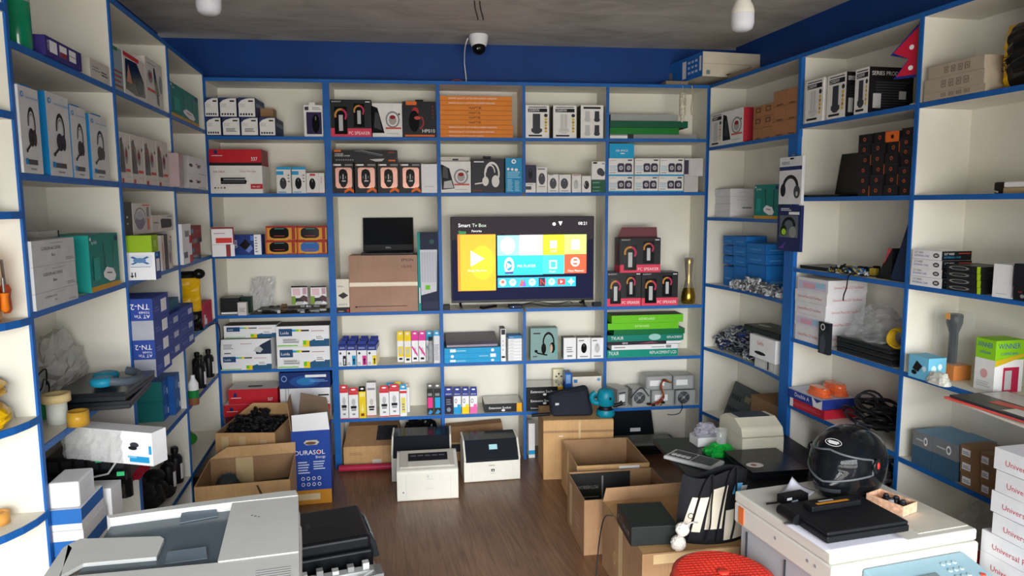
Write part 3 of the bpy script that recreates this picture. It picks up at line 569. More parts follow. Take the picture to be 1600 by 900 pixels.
kb += [('r', .2, .03, .95, .12, C_('#2d3350')), ('e', .7, .88, .12, .03, C_('#2a5a5a')), ('r', .05, .1, .1, .3, TXW)]
goods(BK, 'keyboard_box', 'dark blue and teal keyboard box stood on end right of the carton', 'box', z, .0, 653.9, 686.2, 363, .06, C_('#20304c'), dict(front=kb))
# ---- television
z = sh('c'); TVV = .10
ul_, zt = BK.uz(703.6, 339.5, TVV); ur_, zb = BK.uz(927.3, 469, TVV)
W = ur_-ul_; HT = zt-zb; TV = empty('television', 'large flat television switched on, on two feet in the middle of the back shelving', 'television', BK.P((ul_+ur_)/2, TVV, z+G), 0)
zb -= z
MB().sbox(-W/2, W/2, 0, .035, zb, zb+HT, mat('#101114', .3)).build('cabinet', TV, bevel=.004)
MB().box(-W*.3, W*.3, .0365, .07, zb+.05, zb+HT*.62, mat('#131316', .5)).build('rear_housing', TV)
def scr(nt, b, N, L):
    tc = N('TexCoord'); s_ = N('SeparateXYZ'); L(tc.outputs['Object'], s_.inputs[0])
    mr = N('MapRange'); mr.inputs['From Min'].default_value = zb; mr.inputs['From Max'].default_value = zb+HT; L(s_.outputs['Z'], mr.inputs['Value'])
    n = N('TexNoise'); n.inputs['Scale'].default_value = 5; n.inputs['Detail'].default_value = 3; L(tc.outputs['Object'], n.inputs['Vector'])
    ad = N('Math'); ad.operation = 'MULTIPLY_ADD'; ad.inputs[1].default_value = .5; L(n.outputs['Fac'], ad.inputs[0]); L(mr.outputs[0], ad.inputs[2])
    r = ramp(N, [(.2, '#161c58'), (.75, '#1a1d48'), (1.0, '#201f3c'), (1.25, '#4a4046')]); L(ad.outputs[0], r.inputs[0])  # pinkish grey at the top paints in the screen's reflection of outdoors
    L(r.outputs[0], b.inputs['Emission Color']); b.inputs['Emission Strength'].default_value = .8; b.inputs['Base Color'].default_value = (.01, .01, .012, 1); b.inputs['Roughness'].default_value = .4; b.inputs['Specular IOR Level'].default_value = .04
SCRN = nodemat('tv_screen', scr)
def E_(h, s=1.): return mat(h, .3, var=0, emit=s)
scn = MB().box(-W/2+.006, W/2-.006, -.0012, -.0003, zb+.016, zb+HT-.006, SCRN); e0, e1 = -W/2, zb
def X(px): return (px-703.6)/(927.3-703.6)
def Y(py): return 1-(py-339.5)/(469-339.5)
EW = E_('#ffffff', 1.3); a = []
R = lambda x0, y0, x1, y1, m: ('r', X(x0), Y(y1), X(x1), Y(y0), m)
ORG1, ORG2 = E_('#ffb400', 1.15), E_('#f58a12', 1.05)
def tile(x0, y0, x1, y1, m): a.append(R(x0, y0, x1, y1, m))
a += [('t', 'Smart', X(715.5), Y(354.5), .042, EW, .1), ('t', 'Tv Box', X(736.5), Y(354.5), .04, E_('#cfe8cf', 1.), .1), ('t', 'Home', X(716), Y(363), .025, E_('#39c06a', 1.), .05), ('t', 'Favorite', X(736), Y(362), .025, EW, .07), R(716, 363.6, 727, 364.4, E_('#39c06a')),
      ('t', '08:21', X(902), Y(352.5), .036, EW, .06), ('e', X(863.8), Y(351), .012, .02, EW), ('p', [(X(870.5), Y(347)), (X(877), Y(347)), (X(873.8), Y(353.5))], EW)]
tile(714, 365.5, 772.5, 451, ORG2); tile(718, 366, 772.5, 450.4, ORG1); a.append(('e', X(752), Y(408), .08, .2, E_('#ffd000', 1.2)))
a += [('p', [(X(734), Y(390)), (X(734), Y(414)), (X(755), Y(402.5))], EW), ('p', [(X(734), Y(414)), (X(746), Y(401)), (X(755), Y(402.5))], E_('#dcd0e0', 1.)), ('t', 'Google Play Store', X(729), Y(421.5), .022, EW, .13)]
tile(775, 367.5, 809.5, 398, E_('#9fe8f0', 1.2)); tile(809.5, 367, 845.5, 398, E_('#f3e3fb', 1.2)); tile(845.5, 367, 880, 398, E_('#e9e000', 1.2)); tile(880, 367, 915, 398, E_('#cfe87a', 1.2))
a += [('e', X(791), Y(383), .05, .1, EW), ('e', X(826), Y(382), .06, .11, EW), R(857, 376, 868, 388, EW), ('t', 'LIVE', X(858), Y(394), .03, EW, .05), R(891, 375, 904, 390, EW)]
tile(775, 398, 846, 428, E_('#00cfd8', 1.1)); tile(846, 398, 880, 427, E_('#37d5d0', 1.15)); tile(880, 397, 915, 426.5, E_('#f2592a', 1.1))
a += [('e', X(793), Y(413.5), .035, .1, EW), ('e', X(793), Y(413.5), .022, .06, E_('#00a7c0')), ('p', [(X(790), Y(409)), (X(790), Y(418)), (X(798), Y(413.5))], EW), ('p', [(X(786), Y(423)), (X(800), Y(422)), (X(799), Y(426)), (X(787), Y(426))], E_('#2a4f9c')), ('t', 'MX PLAYER', X(806), Y(416), .03, EW, .14),
      R(856, 406, 868, 419, EW), R(858, 408, 866, 417, E_('#37d5d0', 1.15)), ('t', 'Music', X(856), Y(424.5), .024, EW, .06), ('ring', X(897), Y(409), .032, .055, .35, 0, 360, EW), R(890, 407.5, 904, 410.5, EW), ('t', 'Clean Memory', X(885), Y(424), .024, EW, .115)]
tile(775, 431.5, 898, 446.5, E_('#1fb8dd', 1.1))
for k, c in enumerate(['#e8eef0', '#ffffff', '#e2605a', '#ffffff', '#1a1430', '#c8f4f0', '#e23a30', '#ffffff']):
    x_ = 783+15.3*k; m = E_(c, 1.1)
    if k == 4: a += [R(x_-5, 432.5, x_+5, 445.5, m), ('t', 'N', X(x_-2.6), Y(443.5), .07, E_('#e02020', 1.2))]
    elif k == 6: a += [R(x_-6, 434.5, x_+6, 443.5, m), ('p', [(X(x_-1.5), Y(436.5)), (X(x_-1.5), Y(441.5)), (X(x_+2.5), Y(439))], EW)]
    elif k == 2: a += [('p', [(X(x_-5), Y(445)), (X(x_-1), Y(433)), (X(x_+5), Y(445))], m), ('p', [(X(x_), Y(445)), (X(x_+3), Y(434)), (X(x_+6), Y(445))], E_('#8a5ad0'))]
    elif k == 7: a += [('p', [(X(x_), Y(433)), (X(x_+2), Y(437)), (X(x_+6), Y(439)), (X(x_+2), Y(441)), (X(x_), Y(445)), (X(x_-2), Y(441)), (X(x_-6), Y(439)), (X(x_-2), Y(437))], m)]
    else: a += [('e', X(x_), Y(439), .024, .042, m), ('e', X(x_), Y(438), .012, .02, E_('#e06a5a' if k == 0 else '#8fdde8'))]
a.append(R(714, 336.2, 714, 336.2, EW)); a.pop()
scn.face((-W/2, -.0013, zb), (W, 0, 0), (0, 0, HT), [x for x in a])
scn.build('screen', TV)
for sx, px in ((-1, 719), (1, 912)):
    x = BK.u(px, z+.02, TVV)-(ul_+ur_)/2
    q = MB().tube([(x, .017, zb+.004), (x-.005*sx, -.03, .011), (x-.008*sx, -.075, .0095)], .008, BLACK).tube([(x, .017, zb+.004), (x-.004*sx, .06, .011), (x-.006*sx, .1, .0095)], .008, BLACK); q.build('foot', TV)
MB().box(.0-.02, .02, -.003, 0, zb+.004, zb+.014, DGREY).build('logo_strip', TV)
tag(MB().sbox(0, .045, 0, .05, 0, .036, BLACK).build('adapter', None, BK.P(BK.u(693, z, .02), .02, z+G), 0, .003), 'small black box on the shelf by the left edge of the television', 'box')
def remote(label, px, v, rz):
    e = empty('remote_control', label, 'remote control', BK.P(BK.u(px, z, v), v, z+G), rz); MB().sbox(-.02, .02, -.07, .07, 0, .018, BLACK).build('body', e, bevel=.006)
    q = MB(); 
    for i in range(5):
        for j in range(3): q.box(-.012+j*.009, -.006+j*.009, -.05+i*.02, -.042+i*.02, .0181, .0198, GREY)
    q.build('button', e); return e
remote('black remote control lying on the shelf under the television', 763, .07, -.9)
mb_ = empty('media_box', 'small dark media player box with blue light below the television', 'media player', BK.P(BK.u(804.5, z, .05), .05, z+G), .1)
MB().sbox(-.045, .045, -.04, .04, 0, .024, mat('#141a38', .25)).build('case', mb_, bevel=.004); MB().cyl((-.02, -.0425, .012), .003, .002, E_('#9fc4ff', 3.), 'y', 8).build('light', mb_)
def cable(label, pts, r=.003, m=BLACK, name='cable', cat='cable', group=None): return tag(MB().tube(smooth(pts), r, m, 6).build(name), label, cat, group)
def smooth(p, n=6):
    p = [V(x) for x in p]; out = []
    for i in range(len(p)-1):
        a, b, c, d = p[max(i-1, 0)], p[i], p[i+1], p[min(i+2, len(p)-1)]
        for t in range(n):
            t /= n; out.append(.5*((2*b)+(c-a)*t+(2*a-5*b+4*c-d)*t*t+(3*b-3*c+d-a)*t**3))
    return out+[p[-1]]
def BP(px, py, v): u, zz = BK.uz(px, py, v); return BK.P(u, v, zz)
zc = z+.004
cable('black cable looping along the shelf from the media box to the right', [BK.P(BK.u(812, z, .09), .095, zc+.01), BK.P(BK.u(830, z, .1), .08, zc+.02), BK.P(BK.u(850, z, .08), .06, zc+.004), BK.P(BK.u(880, z, .06), .05, zc+.0), BK.P(BK.u(898, z, .1), .04, zc+.002), BK.P(BK.u(918, z, .0), .008, zc+.0)])
cable('thin black cable arching behind the other under the television', [BK.P(BK.u(814, z, .12), .16, zc), BK.P(BK.u(840, z, .12), .15, zc+.022), BK.P(BK.u(870, z, .12), .15, zc+.002), BK.P(BK.u(890, z, .12), .16, zc+.018), BK.P(BK.u(898, z, .12), .2, zc)])
ap = empty('power_adapter', 'black plug adapter lying at the right end below the television', 'adapter', BK.P(BK.u(932, z, .04), .04, z+G), .3); MB().sbox(-.03, .03, -.02, .02, 0, .03, mat('#30343a', .5)).build('body', ap, bevel=.004); MB().box(-.012, -.006, -.004, .004, .0305, .048, GREY).build('pin', ap); MB().box(.006, .012, -.004, .004, .0305, .048, GREY).build('pin', ap)
# ---- three speaker boxes and the vase
tp = None
for i, (a, b) in enumerate([(948, 1001.4), (1002, 1058.8)]):
    r = goods(BK, 'speaker_box', f'black and pink PC speaker box beside the television, lower {["left", "right"][i]} one', 'box', z, .012, a, b, 425.6, .15, PCB, dict(front=pcs())); tp = r.top
u0, u1, hh = fit(BK, tp, .012, 968.6, 1031.6, 372)
o = boxmb(u1-u0, .15, hh, PCB, dict(front=pcs(), left=[('r', 0, 0, 1, .2, PINK), ('r', .3, .2, .7, .85, C_('#6a2f45'))]), top=mat('#2a1a1c', .6)).build('speaker_box', None, BK.P(u0, .012, tp+G)); tag(o, 'black and pink PC speaker box with open lid on the other two', 'box')
q = MB().hexa([(0, 0, 0), (u1-u0, 0, 0), (u1-u0, .003, 0), (0, .003, 0), (.028, -.02, .075), (u1-u0-.012, -.02, .075), (u1-u0-.012, -.017, .075), (.028, -.017, .075)], C_('#7a4a4e')); q.build('open_lid', o, (0, .08, hh))
vz = [(.043, 0), (.05, .01), (.052, .05), (.047, .08), (.032, .13), (.024, .18), (.026, .23), (.032, .29), (.034, .325), (.03, .335), (.026, .325)]
vase = empty('vase', 'tall slim gold vase wrapped in clear plastic right of the speaker boxes', 'vase', BK.P(BK.u(1075, z, .08), .08, z+G))
MB().lathe(vz, mat('#a08434', .22, metal=.9, var=.15, scale=30), n=24).build('body', vase)
rnd = random.Random(5); q = MB(); q.lathe([(r_+.004+.004*rnd.random(), h_) for r_, h_ in [(.05, .12), (.035, .14), (.03, .2), (.034, .26), (.04, .31), (.036, .35), (.03, .36)]], mat('#cfd0cc', .12, alpha=.2, coat=.6), n=9, cap=False); q.build('plastic_wrap', vase)
# ================================================================ ink and toner rows
z = sh('d')
LUI = C_('#235a80')
def luida(thin=False):
    it = [('r', 0, .8, 1, 1, PAPER), ('r', .05, .52, .3, .88, C_('#1c4a78')), ('t', 'Luida', .08, .62, .13, TXW, .18), ('r', .3, .74, .36, .84, SKY), ('r', .36, .74, .42, .84, LIME), ('r', .42, .74, .47, .84, YEL), ('r', .47, .74, .62, .82, TXD), ('lines', .66, .72, .9, .8, 1, C_('#c08a8a')), ('p', [(.63, 0), (.58, .22), (.72, .36), (1, .36), (1, 0)], LUI), ('r', .5, 0, .62, .3, YEL), ('r', .5, .1, .56, .3, LIME), ('r', .02, .04, .4, .09, LIME), ('r', .73, .3, .9, .58, TXW), ('lines', .75, .36, .88, .52, 2, GREY)]
    if not thin: it += [('p', [(.12, .2), (.42, .16), (.44, .34), (.36, .42), (.12, .42)], mat('#d4d4d4', .5)), ('lines', .13, .2, .42, .4, 2, GREY)]
    return it
yw = 575
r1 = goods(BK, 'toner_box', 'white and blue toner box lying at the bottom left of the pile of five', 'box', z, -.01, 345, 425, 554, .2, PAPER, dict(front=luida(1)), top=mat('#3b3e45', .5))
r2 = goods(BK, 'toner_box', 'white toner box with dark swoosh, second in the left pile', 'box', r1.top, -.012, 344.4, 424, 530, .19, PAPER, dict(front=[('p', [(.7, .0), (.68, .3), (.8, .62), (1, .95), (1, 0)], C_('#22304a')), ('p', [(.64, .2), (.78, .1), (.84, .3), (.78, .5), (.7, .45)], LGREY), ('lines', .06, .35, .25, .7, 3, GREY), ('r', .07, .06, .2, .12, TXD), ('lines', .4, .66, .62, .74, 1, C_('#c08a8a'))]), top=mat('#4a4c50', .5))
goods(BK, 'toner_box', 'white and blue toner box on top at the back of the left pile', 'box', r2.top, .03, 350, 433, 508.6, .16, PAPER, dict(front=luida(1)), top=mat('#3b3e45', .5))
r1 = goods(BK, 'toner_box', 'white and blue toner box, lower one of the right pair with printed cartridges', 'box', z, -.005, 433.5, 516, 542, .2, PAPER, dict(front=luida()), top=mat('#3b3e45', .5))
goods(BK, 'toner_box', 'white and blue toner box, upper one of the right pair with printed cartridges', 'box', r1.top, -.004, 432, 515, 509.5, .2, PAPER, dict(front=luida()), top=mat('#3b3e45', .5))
# ink boxes with blue tops: 4 columns x 3 deep
INKB = C_('#2a3b8c'); cols = [('black', INK), ('cyan', CYAN), ('magenta', MAG), ('yellow', YEL)]
for i, (a, b, (cn, cm)) in enumerate(zip([526.6, 542, 558, 574], [541.6, 557, 573.4, 589], cols)):
    for k in range(3):
        v = .01+k*.066
        u0, u1, hh = fit(BK, z, .01, a, b, 540)
        o = boxmb(u1-u0-.002, .06, hh, PAPER, dict(front=[('r', 0, .76, 1, 1, INKB), ('t', 'EPSON', .2, .84, .07, TXW, .6), ('e', .25, .62, .12, .06, SMOKE), ('r', .55, .03, .98, .5, cm), ('e', .76, .3, .1, .07, TXD if cn != 'black' else TXW), ('r', .7, .08, .82, .28, TXD if cn != 'black' else TXW), ('lines', .08, .05, .4, .2, 2, GREY)]), top=INKB).build('ink_box', None, BK.P(u0+.001+k*.004, v, z+G))
        MB().box(.1*(u1-u0), .9*(u1-u0), .03, .034, 0, .026+.006*k, INKB).build('hang_tab', o, (0, 0, hh))
        tag(o, f'white and blue ink box with {cn} square, {["front", "second", "rear"][k]} one of its column', 'ink box', 'blue topped ink boxes')
def inkbox(lb, x0, x1, yt, body, capc, art=None, v=.02, zz=None, tab=True, d=.05, frac=.84, group=None):
    zz = z if zz is None else zz
    u0, u1, hh = fit(BK, zz, v, x0, x1, yt); w_ = u1-u0-2*G; hb = hh*frac if tab else hh
    o = boxmb(w_, d, hb, body, dict(front=art or []), top=capc).build('ink_box', None, BK.P(u0+G, v, zz+G)); tag(o, lb, 'ink box', group)
    if tab:
        q = MB().hexa([(0, 0, 0), (w_, 0, 0), (w_, .003, 0), (0, .003, 0), (.06*w_, .004, hh-hb), (w_*.94, .004, hh-hb), (w_*.94, .007, hh-hb), (.06*w_, .007, hh-hb)], capc); q.face((.25*w_, .0015, (hh-hb)*.35), (.5*w_, 0, 0), (0, .0012, (hh-hb)*.35), [('e', .5, .5, .5, .5, TXW)]); q.build('hang_tab', o, (0, 0, hb))
    return o
def strip(c, kind=0): return [('r', 0, .82, 1, 1, c), ('r', .12, .2, .9, .6, c if kind == 0 else PAPER), ('e', .5, .42, .2, .14, LGREY), ('r', .25, .08, .75, .16, TXD)] + ([('p', [(.0, .55), (.9, .18), (.9, .3), (.1, .62)], c)] if kind else [])
for a, b, yt, v, c, k, lb in ((621, 631.6, 518, .09, YEL, 0, 'yellow topped ink box, left one of the yellow pair'), (632, 642.8, 518, .06, YEL, 0, 'yellow topped ink box, right one of the yellow pair'), (643.6, 654, 517.6, .09, MAG, 1, 'magenta topped ink box, left one of the magenta pair'), (654.6, 665.6, 517.4, .085, MAG, 1, 'magenta topped ink box, right one of the magenta pair'), (666.4, 676.5, 517.4, .10, SKY, 1, 'cyan topped ink box behind the clear bottle')):
    inkbox(lb, a, b, yt, PAPER, c, strip(c, k), v)
inkbox('cyan topped white ink box with small print beside the bay divider', 678, 688.6, 516.8, mat('#dcdde2', .5), SKY, [('lines', .1, .1, .85, .7, 14, GREY)], .02)
bt = empty('plastic_bottle', 'clear plastic bottle standing in front of the cyan ink box', 'bottle', BK.P(BK.u(673, z, .04), .045, z+G))
MB().lathe([(.02, 0), (.022, .005), (.022, .1), (.019, .125), (.011, .145), (.01, .155)], mat('#b9bcbf', .1, alpha=.45, coat=1.), n=18).build('body', bt)
MB().lathe([(.0125, .1555), (.0125, .178), (.010, .181)], mat('#26292c', .4), n=14).build('cap', bt)
# blue boxes, closed laptop
AQ = mat('#1aa0d8', .45, var=.03)
zz = z
for i, (yt, pos) in enumerate([(560.5, 'bottom'), (552.2, 'middle'), (543.5, 'top')]):
    art = [('r', .1, .25, .2, .8, TXW), ('lines', .2, .35, .38, .65, 1, C_('#bfe4f4')), ('e', .86, .5, .03, .3, TXW)] if i != 1 else [('r', .82, .2, .92, .85, TXW), ('e', .14, .5, .03, .3, TXW), ('lines', .62, .35, .78, .6, 1, C_('#bfe4f4'))]
    r = goods(BK, 'laptop_part_box', f'flat sky blue box, {pos} of three under the closed laptop', 'box', zz, .0, 694.2, 782, yt, .25, AQ, dict(front=art), 'flat sky blue boxes'); zz = r.top
u0, u1 = BK.u(697, zz, .0), BK.u(779, zz, .0); e = empty('laptop', 'closed dark grey laptop on the three sky blue boxes', 'laptop', BK.P((u0+u1)/2, .005, zz+G), .02)
wl = (u1-u0)/2
MB().sbox(-wl, wl, 0, .24, 0, .026, mat('#6a6470', .35, metal=.5)).build('keyboard_base', e, bevel=.006)
q = MB().hexa([(-wl, 0, .0265), (wl, 0, .0265), (wl, .24, .0265), (-wl, .24, .0265), (-wl, 0, .036), (wl, 0, .036), (wl, .24, .07), (-wl, .24, .07)], mat('#4a4756', .35, metal=.4)); q.build('lid', e, bevel=.004); 
goods(BK, 'disk_case', 'narrow white case standing upright right of the sky blue boxes', 'box', z, .01, 782.6, 790.4, 514, .13, PAPER, dict(front=[('r', .1, .82, .9, .98, DGREY), ('r', .15, .1, .85, .16, TXD), ('lines', .3, .3, .6, .7, 3, LGREY)]), top=DGREY)
zz = z
for i in range(8):
    yt = 565-(i+1)*5.05
    r = goods(BK, 'small_white_box', f'small flat white box, number {i+1} up in the wrapped pile', 'box', zz, .02, 794, 815.4, yt, .1, PAPER if i < 7 else C_('#3a7fb8'), dict(front=[('r', .0, .0, 1, .1, LGREY), ('r', .1, .4, .4, .55, LGREY)])); zz = r.top
    tag(r.o, f'small flat {"blue" if i == 7 else "white"} box, {["bottom", "second", "third", "fourth", "fifth", "sixth", "seventh", "topmost"][i]} of the plastic wrapped pile', 'box', 'small wrapped boxes')
# headset box and mouse boxes
TQ = mat('#7fa09e', .45, var=.05)
goods(BK, 'headset_box', 'grey green box with large black headset and microphone', 'box', z, .01, 829, 871.5, 513, .1, TQ, dict(front=[('ring', .66, .55, .22, .33, .24, -30, 190, GLOSS), ('e', .48, .36, .09, .17, GLOSS), ('e', .8, .38, .1, .17, GLOSS), ('e', .76, .36, .05, .13, C_('#c4a98f')), ('tv', '', 0, 0, .1, TXD), ('p', [(.2, .3), (.24, .2), (.6, .13), (.62, .17), (.27, .24)], GLOSS), ('e', .2, .28, .06, .05, GLOSS), ('r', .1, .82, .36, .86, DGREY), ('r', .08, .1, .24, .13, DGREY), ('ring', .95, .25, .08, .09, .5, 90, 270, C_('#4fb3ae')), ('ring', .95, .4, .06, .07, .5, 90, 270, C_('#4fb3ae'))]))
for a, b, k, lb in ((880.4, 900, 0, 'small white box with printed text only, left of the mouse pair'), (902, 922.6, 1, 'small white box with black mouse on the headset shelf'), (923.6, 944, 2, 'small white box with white mouse by the bay divider')):
    art = [('lines', .25, .3, .75, .6, 3, GREY), ('r', .3, .1, .7, .18, GREY)] if k == 0 else mouse_art(.5, .5, .22, .24, GLOSS if k == 1 else LGREY, GREY)+[('r', .1, .84, .5, .9, GREY), ('lines', .2, .05, .8, .16, 1, GREY)]
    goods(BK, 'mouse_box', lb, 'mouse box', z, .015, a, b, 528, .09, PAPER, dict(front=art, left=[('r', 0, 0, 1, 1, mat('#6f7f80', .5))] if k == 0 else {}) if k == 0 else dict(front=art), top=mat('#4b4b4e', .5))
# stack of long boxes
zz = z; TLX = mat('#12917f', .45, var=.04)
ST = [(948.8, 1059, 546, TLX, [('t', 'TVLAUR', .02, .3, .5, TXW, .14), ('t', 'REPLACEMENT LCD', .6, .35, .4, TXW, .38)], 'teal flat box at the bottom of the stack with white lettering'),
      (955.6, 1059, 538.4, PAPER, [('r', .04, .4, .2, .6, GREY), ('r', .82, .2, .9, .8, GREY), ('lines', .6, .3, .8, .6, 1, GREY)], 'white flat box between teal and dark boxes'),
      (948.8, 1064, 533.2, C_('#2d2530'), [('r', .8, .1, 1, .9, PAPER), ('t', 'GEAR', .2, .3, .5, TXW, .1), ('p', [(.4, .2), (.6, .9), (.7, .4)], C_('#8a4a5a'))], 'dark flat box with white right end in the stack'),
      (948.8, 1068, 522.9, mat('#12806f', .45), [('t', 'TVLAUR', .05, .3, .5, TXW, .16), ('e', .62, .6, .08, .5, C_('#9fd0c8')), ('t', 'REPLACEMENT', .78, .35, .35, TXW, .2)], 'dark teal flat box with pale oval below the green one'),
      (959, 1070, 514.2, mat('#0c6e3c', .45), [], 'plain deep green flat box under the lime boxes'),
      (949.6, 1060.6, 504.6, LIME, [('t', 'KEYBOARD', .38, .35, .32, C_('#d8f2b8'), .22)], 'lime green flat box, lower of two'),
      (955.6, 1067.6, 492.2, LIME, [('t', 'KEYBOARD', .38, .35, .32, C_('#d8f2b8'), .22)], 'lime green flat box on top with dark lid')]
for (a, b, yt, m, art, lb) in ST:
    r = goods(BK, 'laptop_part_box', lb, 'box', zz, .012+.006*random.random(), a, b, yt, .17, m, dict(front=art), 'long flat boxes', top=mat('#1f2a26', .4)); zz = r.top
# ================================================================ second ink row
z = sh('e')
def cartr(c): return [('r', .2, .38, .8, .48, TXD), ('r', .25, .3, .75, .36, GREY), ('e', .5, .62, .2, .14, LGREY), ('r', .35, .14, .65, .2, GREY), ('r', 0, 0, 1, .03, c), ('r', 0, .9, 1, 1, c)]
RC = C_('#d23440')
for a, b, yt, v, lb in ((529.4, 544.8, 602, .0, 'red topped tall white ink box, first from the left'), (545.6, 560.6, 606, .0, 'red topped tall white ink box, second from the left'), (593.4, 608.4, 603, .02, 'red topped tall white ink box, third from the left'), (609, 624.4, 600.5, .03, 'red topped tall white ink box, fourth from the left')):
    inkbox(lb, a, b, yt, PAPER, RC, cartr(RC), v, frac=.86)
inkbox('yellow ink box with black tab between white boxes', 561.4, 572.2, 604, YEL, GLOSS, [('r', .1, .8, .9, .95, mat('#f7e98a', .5)), ('p', [(.5, .6), (.25, .3), (.5, .2), (.75, .3)], mat('#f7e98a', .5)), ('r', .25, .08, .75, .18, C_('#8a3a1c'))], .005)
inkbox('tallest white ink box behind the yellow one', 573.4, 588.4, 598, mat('#e4e3e6', .5), LGREY, [('r', .2, .24, .8, .3, TXD), ('r', .25, .17, .75, .22, TXD), ('e', .5, .42, .2, .1, LGREY), ('r', 0, 0, 1, .02, RC), ('r', .1, .78, .9, .84, GREY)], .05, tab=False)
inkbox('slim white ink box with yellow panel and blue tab', 625.2, 636.2, 601, PAPER, SKY, [('r', 0, .86, 1, .95, RC), ('r', .2, .12, .8, .7, C_('#e9dc6a')), ('lines', .3, .2, .7, .5, 3, GREY)], .02)
for a, b, c, lb in ((604, 617, SKY, 'blue topped ink box behind the red topped boxes'), (618, 628, YEL, 'yellow topped ink box behind the red topped boxes'), (629.6, 640.4, C_('#b8a89a'), 'brown topped white ink box behind the slim one')):
    inkbox(lb, a, b, 598.5 if c is not YEL else 597, PAPER, c, [], .11)
for a, b, c, lb in ((667.4, 677.6, C_('#e83e8c'), 'black ink box with pink label by the divider'), (678.6, 689.4, C_('#28a8e0'), 'black ink box with cyan label by the divider')):
    inkbox(lb, a, b, 599.4, mat('#17171a', .4), GLOSS, [('r', .12, .26, .9, .66, c), ('p', [(.1, .04), (.5, .2), (.9, .12), (.6, .02)], C_('#3f93c8')), ('r', .15, .72, .8, .82, GREY)], .02)
for k in (1, 0):
    for a, b, nm_, c in ((694.6, 707.8, 'dark blue', C_('#1d1d3c')), (709, 720.6, 'cyan', CYAN), (721.8, 733.2, 'yellow', YEL), (734.4, 745.8, 'magenta', C_('#e870b0'))):
        art = [('r', 0, .8, 1, 1, INKB), ('t', 'EPSON', .15, .86, .06, TXW, .7)] + ([('r', 0, .3, 1, .8, PAPER), ('r', 0, 0, 1, .3, c), ('r', .5, .3, .95, .42, c), ('ring', .3, .58, .17, .1, .3, 0, 360, SMOKE)] if nm_ != 'dark blue' else [('lines', .2, .4, .8, .7, 3, GREY), ('e', .5, .2, .25, .1, GREY)])
        inkbox(f'blue topped ink box with {nm_} front, {["front", "rear"][k]} one on the lower ink shelf', a, b, 605.5-k*1., PAPER if nm_ != 'dark blue' else c, INKB, art, .02+.062*k, group='blue and white ink boxes')
r = goods(BK, 'toner_box', 'dark toner box at the bottom of the pile under the red boxes', 'box', z, .0, 352, 434, 650, .2, C_('#5a1a24'))
RT_ART = [('e', .14, .62, .035, .16, NAVY), ('lines', .05, .4, .26, .47, 1, TXW), ('t', '337', .8, .2, .2, TXW, .1)]
r = goods(BK, 'toner_box', 'red toner box, lower of two behind the open carton of black parts', 'box', r.top, -.005, 350, 434, 632, .2, RED, dict(front=RT_ART), None, top=PAPER)
r = goods(BK, 'toner_box', 'red toner box, upper of two behind the open carton of black parts', 'box', r.top, .0, 357, 434, 608, .2, RED, dict(front=RT_ART, top=[('r', .35, .3, .65, .5, DGREY)]), None, top=PAPER)
q0 = goods(BK, 'toner_box', 'white toner box with red corner under the dark blue glossy one', 'box', z, .02, 437, 516.5, 632, .2, PAPER, dict(front=[('r', .82, 0, 1, 1, RED)]))
q0 = goods(BK, 'toner_box', 'white toner box with printer sketch under the dark blue glossy one', 'box', q0.top, .015, 438, 516, 606, .2, PAPER, dict(front=[('r', .76, .5, .98, .58, GLOSS), ('lines', .8, .1, .98, .3, 2, C_('#c88a8a')), ('r', .1, 0, .13, 1, LGREY), ('r', .16, .2, .18, 1, LGREY)]))
goods(BK, 'toner_box', 'dark blue glossy toner box with round logo in the lower left bay', 'box', q0.top, .0, 436, 516.5, 582, .2, C_('#15306e'), dict(front=[('e', .5, .42, .3, .36, C_('#1f4f96')), ('e', .52, .42, .18, .24, C_('#2b78b8')), ('e', .1, .62, .055, .2, C_('#7fa4d0')), ('e', .1, .62, .04, .14, C_('#15306e')), ('r', .51, .68, .92, .84, PAPER), ('lines', .6, .38, .95, .55, 2, C_('#6f9fd0'))]))
def flatblk(lb, x0, x1, yt, zz, v, d=.2, endc=C_('#e0a51e'), glossy=True):
    art = [('t', 'Extension Socket', .12, .38, .26, TXW, .7), ('r', .86, 0, 1, 1, endc), ('e', .5, .2, .05, .12, TXW)]
    return goods(BK, 'surge_protector_box', lb, 'box', zz, v, x0, x1, yt, d, mat('#17181c', .4, var=.03), dict(front=art), None, top=mat('#8f8f8c', .12, coat=1.) if glossy else mat('#232428', .4))  # glossy tops: their sheen is put into the paler grey
r = flatblk('flat black box with yellow end alone on the lower ink shelf', 757, 815.6, 630.6, z, .02, .22)
# bay under the headset box
zz = z
for i, (yt, pos) in enumerate([(633, 'bottom'), (619.5, 'middle'), (604.5, 'top')]):
    r = flatblk(f'flat black box with yellow end, {pos} of the pile beside the socket box', 822.4, 879.6, yt, zz, .015, .2, glossy=(i == 2)); zz = r.top
CRM = C_('#e6dcb4')
r = goods(BK, 'socket_strip', 'cream multi socket strip standing on end behind the black boxes', 'socket strip', z, .222, 864, 882, 577, .04, CRM, dict(front=[('r', .04, .02, .96, .98, C_('#efe7c6'))]+sum([[('e', .5, .86-.28*i, .07, .03, TXD), ('r', .2, .76-.28*i, .36, .8-.28*i, TXD), ('r', .64, .76-.28*i, .8, .8-.28*i, TXD)] for i in range(3)], [])))
goods(BK, 'cable_packet', 'glossy blue packet standing beside the white cable box', 'packet', z, .05, 883, 893.6, 583, .1, mat('#1f5fb4', .25), dict(front=[('r', .1, .7, .8, .95, C_('#7fa8d8'))]))
